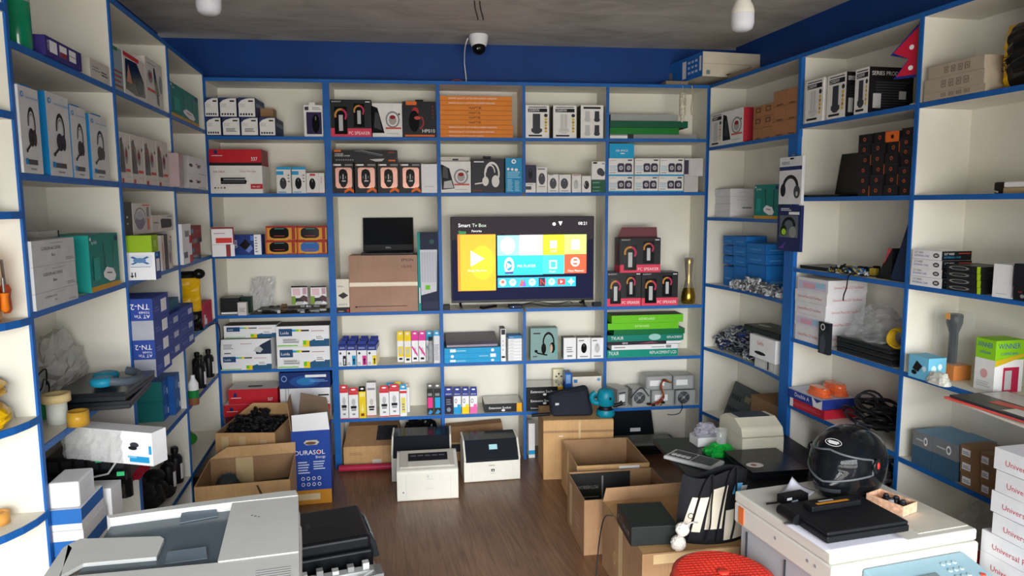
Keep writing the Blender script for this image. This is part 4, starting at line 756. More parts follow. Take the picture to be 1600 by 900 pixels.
goods(BK, 'cable_box', 'white box with blue label and cable picture behind the laptop bag', 'box', z, .01, 894.6, 939.6, 588.5, .14, mat('#e8e2d4', .5), dict(front=[('r', .03, .82, .16, .92, C_('#3f86c8')), ('e', .9, .9, .06, .05, C_('#6fa8d0')), ('ring', .55, .18, .08, .2, .35, 0, 180, DGREY), ('ring', .8, .2, .08, .2, .35, 0, 180, DGREY), ('e', .48, .36, .07, .06, C_('#4f9fd0')), ('e', .76, .42, .07, .06, C_('#4f9fd0')), ('r', .04, .4, .22, .44, GREY)]), top=mat('#a99f8d', .5))
# power supplies
STL = mat('#a9acad', .38, metal=.55, var=.05)
def psu(lb, x0, x1, yt, zz, v, d, fan=True, rz=0., grp='computer power supplies', slots=False):
    u0, u1, hh = fit(BK, zz, v, x0, x1, yt); w_ = u1-u0
    e = empty('power_supply', lb, 'power supply', BK.P(u0, v, zz+G), rz, grp)
    q = MB().box(0, w_, 0, d, 0, hh, STL); s_ = hh*.42
    q.box(w_*.06, w_*.94, -.0015, -.0002, hh*.04, hh*.96, mat('#b9bbba', .4, metal=.4))
    if slots:
        for i in range(7): q.box(w_*.12, w_*.75, -.003, -.0016, hh*(.1+.11*i), hh*(.15+.11*i), INK)
    q.build('case', e)
    if fan:
        g = MB(); cx = w_*.4; cz = hh*.5; R_ = min(w_*.32, hh*.42)
        g.cyl((cx, -.002, cz), R_*1.02, .0004, mat('#3a3d40', .6), 'y', 24)
        for k in range(1, 5): g.lathe([(R_*k/4.1-.001, -.004), (R_*k/4.1+.001, -.004), (R_*k/4.1+.001, -.002), (R_*k/4.1-.001, -.002)], STL, (cx, 0, cz), 24, 'y', cap=False)
        for k in range(4):
            a = math.pi/4+k*math.pi/2; g.tube([(cx, -.004, cz), (cx+R_*math.cos(a), -.004, cz+R_*math.sin(a))], .0018, STL, 6)
        g.cyl((cx, -.0045, cz), R_*.22, .002, STL, 'y', 14); g.build('fan_grille', e)
    else: MB().box(w_*.15, w_*.7, -.0032, -.0018, hh*.3, hh*.7, PAPER).build('label_plate', e)
    return zz+hh+2*G
psu('power supply with black vent slots at the left end of its row', 964, 984.4, 608.5, z, .0, .15, False, .35, slots=True)
t_ = psu('power supply with round fan grille, second from left on the shelf', 987.5, 1016, 608, z, .02, .14)
psu('power supply with round fan grille at the right end of its row', 1055, 1086.8, 609.5, z, .02, .15)
t2 = psu('power supply with paper label in the middle of its row', 1017.5, 1053.4, 609.5, z, .03, .15, False)
psu('power supply resting on the middle one with coloured wires hanging down', 1009, 1050, 588, t2+.001, .03, .14, False)
psu('power supply wrapped in plastic on top at the right end', 1051.5, 1083.6, 587, t2+.001, .03, .14, False)
wcols = ['#a8372c', '#c98a2a', '#2c2c30', '#b5462e', '#7a2a24', '#c9b23a', '#34363a', '#a0402f']
bd = empty('wire_bundle', 'bundle of red, orange and black wires hanging in front of the power supplies', 'wires', BP(1040, 600, -.01))
o_ = BP(1040, 600, -.01)
for i, c in enumerate(wcols):
    j = lambda s=.008: V((random.uniform(-s, s), random.uniform(-.006, .002), random.uniform(-s, s)))
    pts = [BP(1049, 597, -.006), BP(1036, 594, -.012), BP(1033, 604, -.014), BP(1037, 618, -.014), BP(1028+i, 628, -.016), BP(1014+i*3, 632, -.016)]
    MB().tube(smooth([p+j()-o_ for p in pts]), .0032, mat(c, .5), 5).build('wire', bd)
for px, py in ((1013, 631), (1036, 629), (1021, 633)):
    MB().sbox(-.012, .012, -.008, .006, -.006, .007, BLACK).build('connector', bd, BP(px, py, -.026)-o_)
cable('black plug lead hanging off the shelf below the power supplies', [BP(1062, 622, -.012), BP(1066, 634, -.014), BP(1062, 645, -.012), BP(1052, 648, -.01), BP(1043, 647.5, -.01)], .003)
cable('grey plug lead draped across the second power supply from left', [BP(1014, 619, -.012), BP(1003, 606, -.012), BP(994, 612, -.016), BP(986, 622, -.016)], .004, DGREY)
# ================================================================ floor bays under the shelves
def bx(fr, name, label, cat, x0, x1, yt, v, d, m, art=None, zz=0., **k): return goods(fr, name, label, cat, zz, v, x0, x1, yt, d, m, art, **k)
u0 = BK.u(537.5, .02, -.02); u1 = BK.u(684, .02, -.02); hc = hc1 = BK.z(699, u0, -.02); w_ = u1-u0; rw = w_*.61
q = boxmb(w_, .26, hc, CARD, dict(front=[('r', .3, .04, .4, .38, mat('#cfcac0', .5)), ('r', .29, .4, .41, .98, mat('#c69d6e', .4)), ('lines', .06, .6, .2, .75, 2, CARD3)]))
q.hexa([(.0, .0, hc), (rw, .0, hc), (rw, .26, hc), (.0, .26, hc), (.02, .16, hc+.1), (rw-.02, .16, hc+.1), (rw-.02, .26, hc+.1), (.02, .26, hc+.1)], CARD3)
q.poly([(.56*rw, .04, hc+.027), (.95*rw, .04, hc+.027), (.93*rw, .155, hc+.0985), (.58*rw, .155, hc+.0985)], DGREY)
tag(q.build('carton', None, BK.P(u0, -.02, G)), 'long brown carton on the floor in the bay below the red topped ink boxes', 'carton')
u0 = BK.u(698, .02, .03); u1 = BK.u(789, .02, .03); hc = BK.z(692, u0, .03)
q = boxmb(u1-u0, .2, hc, CARD, dict(front=[('r', .05, .5, .3, .9, DGREY)])); q.hexa([(.0, .0, hc), (u1-u0, .0, hc), (u1-u0, .2, hc), (.0, .2, hc), (.01, .1, hc+.08), (u1-u0-.01, .1, hc+.1), (u1-u0-.01, .2, hc+.1), (.01, .2, hc+.08)], CARD3)
tag(q.build('carton', None, BK.P(u0, .03, G)), 'brown carton on the floor behind the printer with dark smoked lid', 'carton')
q = MB(); rnd = random.Random(9); ua, ub_ = BK.u(632, .3, .1), BK.u(688, .3, .1)
for k in range(2):
    cx = ua+(ub_-ua)*(.27+.36*k); n = 26; m_ = 14; vs = []
    for j in range(m_+1):
        t = math.pi*j/m_
        for i in range(n):
            p = 2*math.pi*i/n; f = 1+.12*math.sin(5*p+3*j+k)*rnd.random()+.14*(rnd.random()-.5)
            vs.append((cx+.07*math.sin(t)*math.cos(p)*f, .14+.07*math.sin(t)*math.sin(p)*f, max(hc1+.002, hc1+.062-.07*math.cos(t)*f)))
    q.add(vs, [(j*n+i, j*n+(i+1) % n, (j+1)*n+(i+1) % n, (j+1)*n+i) for j in range(m_) for i in range(n)], mat('#101013', .2, var=.02))
tag(q.build('plastic_bag'), 'shiny black plastic bag on the long carton under the lower shelf', 'bag')
rp = on_z(520, 745, .02)
tag(MB().tube([(-.92, -.075, .026), (-.52, -.075, .026)], .022, mat('#b02a48', .35), 14).build('pipe', None, None), 'short dark red pipe lying on the floor along the base of the shelves', 'pipe')
bx(BK, 'box', 'tall narrow white box in the floor bay behind the big carton', 'box', 826, 836, 662, .02, .1, PAPER, dict(front=[('r', 0, .1, 1, .22, SKY)]))
# printers piled in the right floor bay
t_ = goods(BK, 'printer', 'dark printer base on the floor under the power supply shelf', 'printer', 0, -.02, 962, 1066, 700, .28, mat('#1d1f24', .4), dict(front=[('r', .05, .2, .95, .24, DGREY)]))
u0, u1 = BK.u(963, t_.top, -.12), BK.u(1066, t_.top, -.12)
e = empty('flat_scanner', 'flat grey lidded scanner resting on the dark printer at the bay front', 'scanner', BK.P((u0+u1)/2, -.02, t_.top+G)); wl = (u1-u0)/2
MB().sbox(-wl, wl, -.06, .16, 0, .03, mat('#1c1e23', .4)).build('body', e, bevel=.005); MB().sbox(-wl, wl-.03, -.055, .155, .031, .052, mat('#8d8d88', .35)).build('lid', e, bevel=.008)
e = empty('black_printer', 'low black printer with small white label behind the flat grey scanner', 'printer', BK.P(BK.u(993, .3, .1), .0, t_.top+G))
wl = (BK.u(1030, .25, .1)-BK.u(958, .25, .1))/2; hb = BK.z(645, .9, .17)-t_.top
MB().hexa([(-wl, .17, 0), (wl, .17, 0), (wl, .275, 0), (-wl, .275, 0), (-wl+.02, .18, hb), (wl-.03, .18, hb), (wl-.03, .275, hb), (-wl+.02, .275, hb)], mat('#16191f', .35)).build('body', e, bevel=.004)
MB().box(-.02, .06, .161, .1655, hb*.3, hb*.42, PAPER).build('label_plate', e)
# ================================================================ left wall
def ls(k): return LZ[k]+TH
TPT = C_('#127f78')
def tplink(): return [('r', 0, 0, 1, .09, C_('#c9962e')), ('t', 'tp-link', .08, .84, .07, TXW, .4), ('e', .05, .93, .025, .03, TXW), ('r', .86, .85, .98, .95, NAVY), ('p', [(.5, .28), (.52, .28), (.46, .86), (.44, .86)], GLOSS), ('p', [(.8, .2), (.82, .2), (.82, .84), (.8, .84)], GLOSS),
    ('p', [(.4, .3), (.52, .4), (.76, .34), (.84, .2), (.78, .12), (.62, .12), (.42, .22)], PAPER), ('p', [(.52, .3), (.7, .28), (.7, .26), (.52, .28)], TXD), ('r', .1, .2, .3, .6, C_('#1d9a8e'))]
def phonebox(f=1): return [('ring', .3, .5, .16, .3, .12, 0, 360, C_('#b0363a')), ('e', .62, .55, .13, .17, GREY), ('e', .62, .58, .08, .08, DRED), ('p', [(.06, .2), (.1, .85), (.26, .9), (.4, .6), (.46, .2)], GLOSS), ('p', [(.12, .3), (.16, .7), (.3, .6), (.34, .3)], SMOKE), ('r', .5, .22, .9, .28, C_('#d05a52')), ('e', .84, .72, .04, .04, TXD), ('lines', .5, .08, .9, .16, 1, LGREY), ('r', .1, .0, .24, .08, RED)]
# --- top row
z = ls('a')
bt = empty('spray_bottle', 'green liquid bottle with clear upper part at the top left corner', 'bottle', LF.P(LF.u(31, z+.05, .05)-.016, .05, z+G))
MB().lathe([(.036, 0), (.04, .01), (.04, .15)], mat('#128a5e', .12, alpha=.92, coat=.5), n=20).build('liquid', bt)
MB().lathe([(.0405, .1505), (.0405, .18), (.036, .215), (.018, .24), (.016, .26)], mat('#9fb6c0', .1, alpha=.5, coat=1.), n=20).build('shoulder', bt); MB().lathe([(.019, .2605), (.019, .29), (.012, .3)], PAPER).build('cap', bt)
VIO = C_('#3a2f78')
goods(LF, 'violet_carton', 'violet carton with white printed panels near the green bottle', 'box', z, -.01, 71, 128, 70, .24, VIO, dict(front=[('r', .1, .25, .3, .85, PAPER), ('r', .36, .25, .56, .85, PAPER), ('r', .62, .25, .82, .85, PAPER), ('r', .36, .25, .56, .5, C_('#8a3040')), ('r', .62, .5, .82, .55, GREY), ('tv', 'COLOR', .07, .3, .04, TXW, .5)], left=[('r', .1, .2, .8, .8, C_('#5a6a58'))]+[('r', .14+.1*i, .3+.17*j, .2+.1*i, .4+.17*j, C_('#cfd8c8')) for i in range(6) for j in range(3)]))
goods(LF, 'small_carton', 'narrow white carton with grey print beside the violet carton', 'box', z, .0, 141, 171.5, 98, .2, mat('#cbc6ba', .5), dict(front=[('lines', .1, .4, .5, .7, 2, GREY), ('lines', .55, .3, .9, .6, 2, SMOKE)]))
# --- HP headset boxes
z = ls('b'); HPB = C_('#1488cc'); HPW = mat('#d4d4d2', .5)
def hpart(): return [('ring', .56, .58, .2, .2, .26, -30, 190, GLOSS), ('ring', .56, .58, .14, .13, .2, -20, 180, GREY), ('e', .5, .42, .15, .11, GLOSS), ('e', .66, .42, .1, .1, GLOSS), ('p', [(.42, .36), (.46, .33), (.24, .25), (.2, .27)], GLOSS), ('e', .22, .26, .045, .025, GLOSS), ('r', .1, .1, .7, .16, SMOKE), ('r', .1, .1, .22, .17, HPB), ('r', .3, .04, .6, .06, GREY), ('lines', .3, .86, .95, .9, 1, C_('#9fb4c8')), ('e', .12, .9, .07, .035, HPB), ('e', .12, .9, .035, .018, HPW)]
for i, (a, b, yt, v) in enumerate([(18, 68, 137, -.01), (79, 114, 148.5, .0), (115.5, 140, 168, .0), (145, 172, 182, .0)]):
    r = goods(LF, 'headset_box', f'grey headset box with blue side, {wd[i] if i < 2 else ["third from left", "rightmost"][i-2]} of four on the left wall', 'box', z, v, a, b, yt, .12, HPW, dict(front=hpart()), 'grey headset boxes with blue sides', left=HPB if i else HPW, top=HPW)
    if i in (0, 2, 3): MB().box(r.w*.55, r.w*1.0, .02, .05, 0, .012, HPB).build('hang_tab', r.o, (0, 0, r.h))
# --- photocopier toner stack and router box
z = ls('c'); zz = z; GP = mat('#c9c9c8', .5)
for i, (yt, pos) in enumerate([(452, 'bottom'), (413, 'middle'), (374, 'top')]):
    art = [('t', 'G-59/GPR-46/C-EXV42', .2, .6, .13, TXD, .55), ('t', 'Black', .42, .34, .12, TXD, .14), ('lines', .75, .1, .96, .24, 2, GREY), ('lines', .4, .84, .7, .88, 1, GREY)]
    r = goods(LF, 'toner_box', f'long grey printed toner box, {pos} of the stack of three', 'box', zz, -.012, 47, 122+i*-2.5, yt, .2, GP, dict(front=art), 'long grey toner boxes', right=DGREY); zz = r.top
goods(LF, 'flat_box', 'thin white box lying on the stack of grey toner boxes', 'box', zz, .06, 60, 92, 361, .15, mat('#c4c2bc', .5), dict(front=[('r', .92, 0, 1, 1, TXD)]))
goods(LF, 'router_box', 'large teal router box beside the grey toner stack', 'box', z, -.005, 143, 188, 366, .17, TPT, dict(front=tplink(), left=[('t', 'tp-link', .1, .8, .06, TXW, .7), ('lines', .15, .3, .7, .6, 3, C_('#7fc8bc'))]), left=C_('#1a9c93'))
# --- earphone boxes, section two
z = ls('a')
goods(LF, 'card_packet', 'upright grey blue packet with red stripes at the left of its bay', 'packet', z, .0, 175, 193.5, 74, .05, C_('#8fa3a8'), dict(front=[('lines', .05, .05, .9, .5, 4, C_('#9a4a3a')), ('r', .1, .9, .5, .98, GREEN)]))
PHW = mat('#d6d0c8', .5)
r = goods(LF, 'headphone_box', 'white headphone box with red top edge and black window', 'box', z, .0, 195, 229, 90, .14, PHW, dict(front=[('r', 0, .9, .7, 1, RED), ('p', [(.05, .12), (.08, .85), (.6, .88), (.9, .5), (.95, .1), (.5, .05)], GLOSS), ('p', [(.1, .3), (.2, .75), (.35, .3)], C_('#c08a6a')), ('e', .7, .3, .16, .18, SMOKE)]))
goods(LF, 'headphone_box', 'white headphone box with red print next to bay upright', 'box', z, .005, 230, 256, 96, .14, PHW, dict(front=[('lines', .1, .88, .6, .92, 1, GREY), ('e', .25, .62, .14, .14, GREY), ('e', .25, .64, .08, .07, DRED), ('p', [(.45, .85), (.52, .85), (.75, .3), (.6, .2), (.5, .4)], GLOSS), ('p', [(.58, .3), (.7, .3), (.72, .06), (.58, .1)], SMOKE), ('e', .85, .55, .1, .2, GREY), ('r', .05, .3, .5, .36, C_('#d05a52'))]))
z = ls('b')
for i, (a, b) in enumerate([(188, 206), (206.6, 226.5), (227, 246.5), (247, 264.5)]):
    goods(LF, 'headphone_box', f'white headphone box with red accents, {wd[i] if i < 2 else ["third from left", "rightmost"][i-2]} in the row of four', 'box', z, .0, a, b, 207+i*5.2, .14, PHW, dict(front=phonebox()), 'white headphone boxes with red accents')
# --- teal router and cctv boxes in the corner bay
z = ls('a')
goods(LF, 'router_box', 'teal router box in the top corner by the navy toner boxes', 'box', z, .0, 266, 311, 141, .1, TPT, dict(front=tplink()), top=C_('#10605c'))
z = ls('b'); 
def cctv(): return [('e', .12, .5, .1, .1, GLOSS), ('e', .52, .5, .09, .1, GLOSS), ('p', [(.52, .6), (.64, .62), (.64, .5), (.52, .42)], SMOKE), ('e', .42, .62, .05, .04, RED), ('lines', .5, .06, .95, .12, 1, GREY)]
zz = z
for i, yt in enumerate([274.6, 247.5]):
    r = goods(LF, 'camera_box', f'white security camera box, {["lower", "upper"][i]} of two in the corner bay', 'box', zz, -.05, 295, 323, yt, .15, PAPER, dict(front=cctv()), None, left=mat('#b8b4b4', .5)); zz = r.top
goods(LF, 'plastic_box', 'pinkish translucent plastic box left of the security camera boxes', 'box', z, -.05, 281, 294, 240, .12, mat('#b9a4a6', .3, alpha=.9), dict(front=[('lines', .1, .2, .5, .4, 3, GREY)]))
# --- third row, section two: boxes piled two deep
z = ls('c')
wb = [('r', .1, .55, .42, .88, mat('#dfe6ee', .5)), ('r', .5, .52, .95, .9, mat('#dfe6ee', .5)), ('p', [(.55, .58), (.6, .56), (.9, .82), (.86, .86)], C_('#3a6ea8')), ('p', [(.86, .56), (.9, .6), (.6, .86), (.55, .82)], C_('#3a6ea8')), ('e', .72, .71, .12, .09, C_('#5f8cbc')), ('e', .16, .71, .12, .09, C_('#5f8cbc')), ('lines', .55, .46, .92, .5, 1, C_('#3a6ea8')), ('r', .15, .1, .48, .28, LGREY), ('r', .56, .1, .58, .28, TXD), ('r', .62, .1, .64, .28, TXD), ('p', [(.53, .16), (.61, .16), (.57, .08)], TXD)]
r = goods(LF, 'bulb_carton', 'white carton with blue end and crossed symbol jutting out of the shelf', 'box', z, -.10, 243.5, 252, 393.5, .22, PAPER, dict(left=wb, front=[('r', .2, .3, .8, .75, PAPER), ('r', .1, .85, .6, .95, SKY)]), None, front=C_('#24448c'))
r.o['label'] = 'white carton with blue end and crossed blue symbols jutting out of the shelf'
g_ = goods(LF, 'green_carton', 'bright lime green carton on the white carton with blue end', 'box', r.top, -.09, 237, 247, 367.5, .21, C_('#93b81e'), dict(front=[('r', .3, .3, .7, .7, C_('#b8cf5a'))]), h=None)
def tws(): return [('ring', .38, .52, .3, .34, .1, 0, 360, GLOSS), ('e', .36, .4, .24, .26, C_('#857a90')), ('e', .36, .6, .2, .14, C_('#b5b5bf')), ('r', .74, .55, .86, .88, GLOSS), ('r', .74, .12, .86, .5, C_('#d0805a')), ('r', .5, .92, .9, .96, C_('#d0503a'))]
lo = [goods(LF, 'speaker_box', 'white speaker box with pink bar right behind the blue ended carton', 'box', z, -.01, 254, 258.6, 368, .13, PHW, dict(front=[('r', .3, .3, .6, .8, C_('#c98a7a'))])),
      goods(LF, 'plain_box', 'black upright box between two white speaker boxes on the shelf', 'box', z, -.01, 258.8, 264.2, 366, .13, mat('#1f1f24', .4)),
      goods(LF, 'speaker_box', 'white box picturing a grey purple speaker and microphone, lower one', 'box', z, -.01, 264.4, 270, 368, .13, PHW, dict(front=tws()))]
zu = max([r_.top for r_ in lo]+[g_.top])
base = goods(LF, 'low_carton', 'purple topped low carton carrying the upper row of speaker boxes', 'box', z, .135, 170, 226, 372, .13, C_('#43388a'), h=zu-z-2*G)
def upper(name, label, a, b, yt, m, art): return goods(LF, name, label, 'box', zu, .0, a, b, yt, .2, m, dict(front=art))
upper('plain_box', 'black upright box at the left of the upper speaker box row', 190.5, 208, 316, mat('#16161a', .4), [('e', .4, .55, .1, .04, LGREY), ('e', .4, .35, .08, .03, LGREY)])
upper('speaker_box', 'white box picturing a grey purple speaker and microphone, upper one', 208.6, 237.5, 318, PHW, tws())
upper('speaker_box', 'wide white box picturing a black portable speaker', 238, 271, 336, PHW, [('p', [(.4, .2), (.38, .7), (.45, .78), (.9, .72), (.93, .3), (.85, .2)], DGREY), ('lines', .06, .5, .3, .62, 2, TXD), ('r', .7, .86, .92, .92, GREY), ('r', .12, .1, .24, .4, LGREY)])
# corner bay red and white boxes
REDB = C_('#8e2a30')
r = goods(LF, 'router_box', 'white and red box, lower left in the corner pile', 'box', z, -.02, 286.5, 301, 381, .15, PAPER, dict(front=[('r', .1, .3, .5, .6, GLOSS), ('r', .7, 0, 1, .4, RED)]))
goods(LF, 'router_box', 'white and red box, upper left in the corner pile', 'box', r.top, -.02, 280, 299, 350, .15, PAPER, dict(front=[('r', .3, .35, .75, .65, GLOSS), ('r', .75, 0, 1, .4, RED)]))
r = goods(LF, 'router_box', 'dark red box with black base, lower middle in the corner pile', 'box', z, .0, 301.5, 314, 380, .13, REDB, dict(front=[('r', 0, 0, 1, .3, GLOSS), ('e', .1, .6, .1, .12, SKY)]))
goods(LF, 'router_box', 'dark red box with black base, upper middle in the corner pile', 'box', r.top, .0, 299.6, 315, 352.5, .13, REDB, dict(front=[('r', 0, 0, 1, .26, GLOSS), ('e', .1, .7, .1, .15, SKY), ('lines', .4, .6, .9, .75, 2, C_('#c05a5a'))]))
def faceroom(label, zz, yt, art):
    a_ = LF.P(-.235, -.045, 0); b_ = a_+V((.125, .045, 0)); d = b_-a_; w_ = d.length
    fr = Frame((a_.x, a_.y, 0), math.atan2(d.y, d.x)); h = fr.z(yt, 0, 0)-zz
    o = boxmb(w_, .062, h, PAPER, dict(front=art)).build('router_box', None, V((a_.x, a_.y, zz+G)), fr.a); tag(o, label, 'box'); return zz+h+2*G
t_ = faceroom('white box with red right half, lower one facing the room at the corner', z, 383, [('r', .62, 0, .82, 1, REDB), ('r', .82, 0, 1, .9, PAPER)])
faceroom('white and red labelled box, upper one facing the room at the corner', t_, 355.5, [('r', .18, .08, .9, .38, C_('#d8352f')), ('r', 0, .9, 1, 1, REDB), ('r', .94, 0, 1, 1, REDB), ('lines', .1, .6, .6, .7, 1, C_('#bb8888'))])
# --- fourth row: toner stack jutting out
z = ls('d'); TNB = C_('#2c479c'); TNS = C_('#31479a')
def tnart(): return []
def tnleft(p): 
    if p: return [('r', 0, 0, 1, 1, mat('#a9acb8', .5))]
    vs = [('p', [(0, 0), (1, 0), (1, 1), (0, 1)], TNB)]
    return vs
zz = z; lay = [(561.5, 1), (531.5, 0), (501, 1), (467, 0)]
for i, (yt, p) in enumerate(lay):
    u0 = LU[2]+.012; u1 = LU[2]+.262; hh = LF.z(yt, u0, -.09)-zz
    q = boxmb(u1-u0, .36, hh, TNB, dict(left=tnleft(p), front=[('r', .5, .2, .85, .8, PAPER), ('lines', .1, .3, .4, .6, 2, C_('#5f74b8'))]))
    if not p:   # printed upside down, as the carton stands on its head
        for tx, yy, sz in (('TN-2', .5, .26), ('TONER', .32, .1), ('AT Yin', .1, .16)):
            q.text(tx, (-.0012, -.0+.012, hh*yy+hh*sz), (0, 1, 0), (0, 0, -1), hh*sz, TXW, .09)
    o = q.build('toner_box', None, LF.P(u0, -.09, zz+G), LF.a); tag(o, f'blue toner box jutting out of the shelf, {["bottom one with grey end", "second from bottom with lettered end", "third from bottom with grey end", "top one with lettered end"][i]}', 'box', 'blue toner boxes jutting out'); zz += hh+G
zz = z
ht = (LF.z(498, LF.u(254, z+.2, -.06), -.06)-z)/3-.001
for i, pos in enumerate(['bottom', 'middle', 'top']):
    for j, (ua, ub2) in enumerate([(0, .5), (.5, 1)]):
        ul0, ul1 = LU[2]+.27, LU[1]-.013; wq = (ul1-ul0)/2
        o = boxmb(wq-.003, .28, ht-.001, TNS, dict(front=[('r', .6, .3, .9, .7, mat('#b9c0d4', .5)), ('lines', .1, .4, .5, .6, 1, C_('#5f74b8'))])).build('toner_box', None, LF.P(ul0+j*wq, -.06, zz+G), LF.a)
        tag(o, f'blue toner box in the rear stack, {pos} of the {["left", "right"][j]} column', 'box', 'blue toner boxes in the rear stack')
    zz += ht+.0005
c1 = goods(LF, 'disk_box', 'small blue box, lower of two on the rear toner stack', 'box', zz, -.03, 258, 281, 483, .1, C_('#2a6ab8'), dict(front=[('e', .3, .5, .06, .12, PAPER)]))
goods(LF, 'disk_box', 'small teal box with yellow end, upper of two on the rear stack', 'box', c1.top, -.03, 256, 279, 469, .1, C_('#1f5f7a'), dict(front=[('r', 0, 0, .2, 1, YI)]))
# --- tall yellow and black packet, corner bay
e = empty('chip_packet', 'tall black and yellow packet standing at the corner shelf edge', 'packet', LF.P(LF.u(300, z, .03), .03, z+G), .4)
def pouch(w, h, d, m, seed=1, n=16, k=18, pinch=.12):
    rnd = random.Random(seed); vs = []; q = MB()
    for j in range(k+1):
        t = j/k; th = d*(math.sin(math.pi*min(1, max(0, t)))**.45)*(.9+.2*rnd.random())+.003
        for i in range(n):
            a = 2*math.pi*i/n; c, s_ = math.cos(a), math.sin(a)
            vs.append((w/2*(1-.06*math.sin(math.pi*t))*(abs(c)**.6)*(1 if c > 0 else -1), th/2*(abs(s_)**.8)*(1 if s_ > 0 else -1)*(.85+.3*rnd.random())+d*.5, h*t))
    fs = [(j*n+i, j*n+(i+1) % n, (j+1)*n+(i+1) % n, (j+1)*n+i) for j in range(k) for i in range(n)]
    return vs, fs, n, k
BLKP = mat('#141414', .22, var=.02, bump=.2); YLP = mat('#e0b010', .28, var=.08, bump=.3)
vs, fs, n, k = pouch(.135, .36, .07, None, 2); q = MB(); k_ = 0
for f in fs:
    zt_ = vs[f[0]][2]/.36
    q.add([vs[i] for i in f], [(0, 1, 2, 3)], YLP if .33 < zt_ < .84 else BLKP)
q.build('pouch', e); MB().ell((.055, -.005, .345), .035, .025, .03, BLKP).build('twisted_top', e)
cb = goods(LF, 'cable_box', 'pinkish red and white small box in front of the dark carton corner', 'box', z, -.0, 318, 332, 472, .05, C_('#cf3350'), dict(front=[('r', .1, .05, .4, .3, PAPER), ('r', .1, .3, .25, .5, PAPER)]))
e = cable('black cable hanging from the corner shelf edge down towards the bottles', [LF.P(-.30, -.012, ls('d')-.006), LF.P(-.12, -.03, ls('d')-.02), LF.P(-.06, -.03, ls('d')-.10), LF.P(-.10, -.03, ls('d')-.26), LF.P(-.07, -.03, ls('d')-.34)], .004)
def phone(label, u, v, z_): return tag(MB().sbox(-.04, .04, -.02, .02, 0, .02, BLACK).build('adapter', None, LF.P(u, v, z_+G), LF.a, .004), label, 'adapter')
phone('black adapter lying on the corner shelf edge below the yellow packet', LF.u(312, z, .0), .015, z)
# --- laptops, headphones, tape on the nearest left shelf
z = ls('d'); zz = z
LB = mat('#1c1f22', .28); 
def closed_laptop(label, fr, u, v, z_, w, d, h, rz=0., m=LB, logo=None, sticker=False):
    e = empty('laptop', label, 'laptop', fr.P(u, v, z_+G), fr.a+rz)
    MB().sbox(-w/2, w/2, -d/2, d/2, 0, h*.58, mat('#202326', .4)).build('keyboard_base', e, bevel=.004)
    q = MB().sbox(-w/2, w/2, -d/2, d/2, h*.6, h, m)
    if sticker: q.face((-w/2, -d/2, h), (w, 0, 0), (0, d, 0), [('e', .24, .22, .12, .1, PAPER), ('e', .24, .22, .05, .05, C_('#b06a40'))])
    if logo: q.text(logo, (0, 0, h+.001), (1, 0, 0), (0, 1, 0), .02, GREY, None, 'c')
    q.build('lid', e); return z_+h+2*G
# the laptops jut out of the shelf into the room
uc = (LF.u(85, z+.02, -.06)+LF.u(233, z+.02, -.06))/2
zl = closed_laptop('closed black laptop at the bottom, jutting out of the near left shelf', LF, -2.06, -.0, z, .34, .25, .03, .06)
zl2 = closed_laptop('closed black laptop lying on another under the blue headphones', LF, -2.05, .0, zl, .35, .25, .034, -.02)
hp = empty('headphones', 'blue headphones with grey headband lying on the closed laptops', 'headphones', LF.P(-2.12, -.03, zl2+.003), LF.a)
HBL = mat('#1b86a6', .45, var=.06)
for sx, rz in ((-1, .3), (1, -.25)):
    MB().lathe([(.022, 0), (.042, .006), (.046, .02), (.042, .032), (.03, .036)], HBL, n=20).build('ear_cup', hp, (.045*sx, .01+.01*sx, .006), rz)
MB().tube([(.09*math.cos(a), -.035+.075*math.sin(a), .034+.012*math.sin(a)) for a in [math.pi*(1.02+.96*t/18) for t in range(19)]], .0125, mat('#4c5660', .5), 10, flat=1.3).build('headband', hp)
gb = tag(MB().sbox(-.05, .05, -.045, .045, 0, .05, mat('#157c3f', .45)).build('small_green_box', None, LF.P(-2.27, .165, z+G), LF.a+.2, .003), 'small green box behind the roll of masking tape on the left shelf', 'box')
def roll(label, u, v, z_, r, h, m, rz=0, hole=.6):
    q = MB().lathe([(r*hole, 0), (r, 0), (r, h), (r*hole, h), (r*hole, 0)], m, n=26, cap=False)
    return tag(q.build('tape_roll', None, LF.P(u, v, z_+G)), label, 'tape')
roll('wide white roll of tape standing under the beige roll', -2.36, .055, z, .032, .075, mat('#d4d8d2', .5), hole=.5)
roll('beige roll of masking tape on top of the white roll', -2.36, .055, z+.0765, .045, .028, mat('#d9c28e', .5), hole=.62)
roll('brown clear packing tape roll lying at the shelf front', -2.40, -.025, z, .034, .05, mat('#b58a2e', .25), hole=.75)
tag(MB().lathe([(.018, 0), (.02, .01), (.016, .045), (.017, .06)], PAPER, n=16).build('plastic_cap', None, LF.P(-2.505, -.075+.0, z+G)), 'small white cap standing at the near shelf end beside the tape rolls', 'cap') if False else None
bw = mat('#c4c2ba', .2, var=.1, alpha=.62, coat=.5, bump=.6)
crumple('bubble_wrap', 'crumpled clear bubble wrap heaped at the back of the left shelf', 'plastic wrap', LF, -2.2, -1.75, .145, .272, z, .25, bw, 11, lambda t: 1 if t < .45 else 1-(t-.45)*.9, 30, 14, .35)
cable('thin black cable loop lying beside the bubble wrap', [LF.P(-2.44, .12, z+.09), LF.P(-2.36, .1, z+.12), LF.P(-2.28, .12, z+.14), LF.P(-2.22, .13, z+.10), LF.P(-2.27, .12, z+.07), LF.P(-2.34, .12, z+.1), LF.P(-2.3, .13, z+.155), LF.P(-2.26, .12, z+.17), LF.P(-2.24, .13, z+.11)], .003)
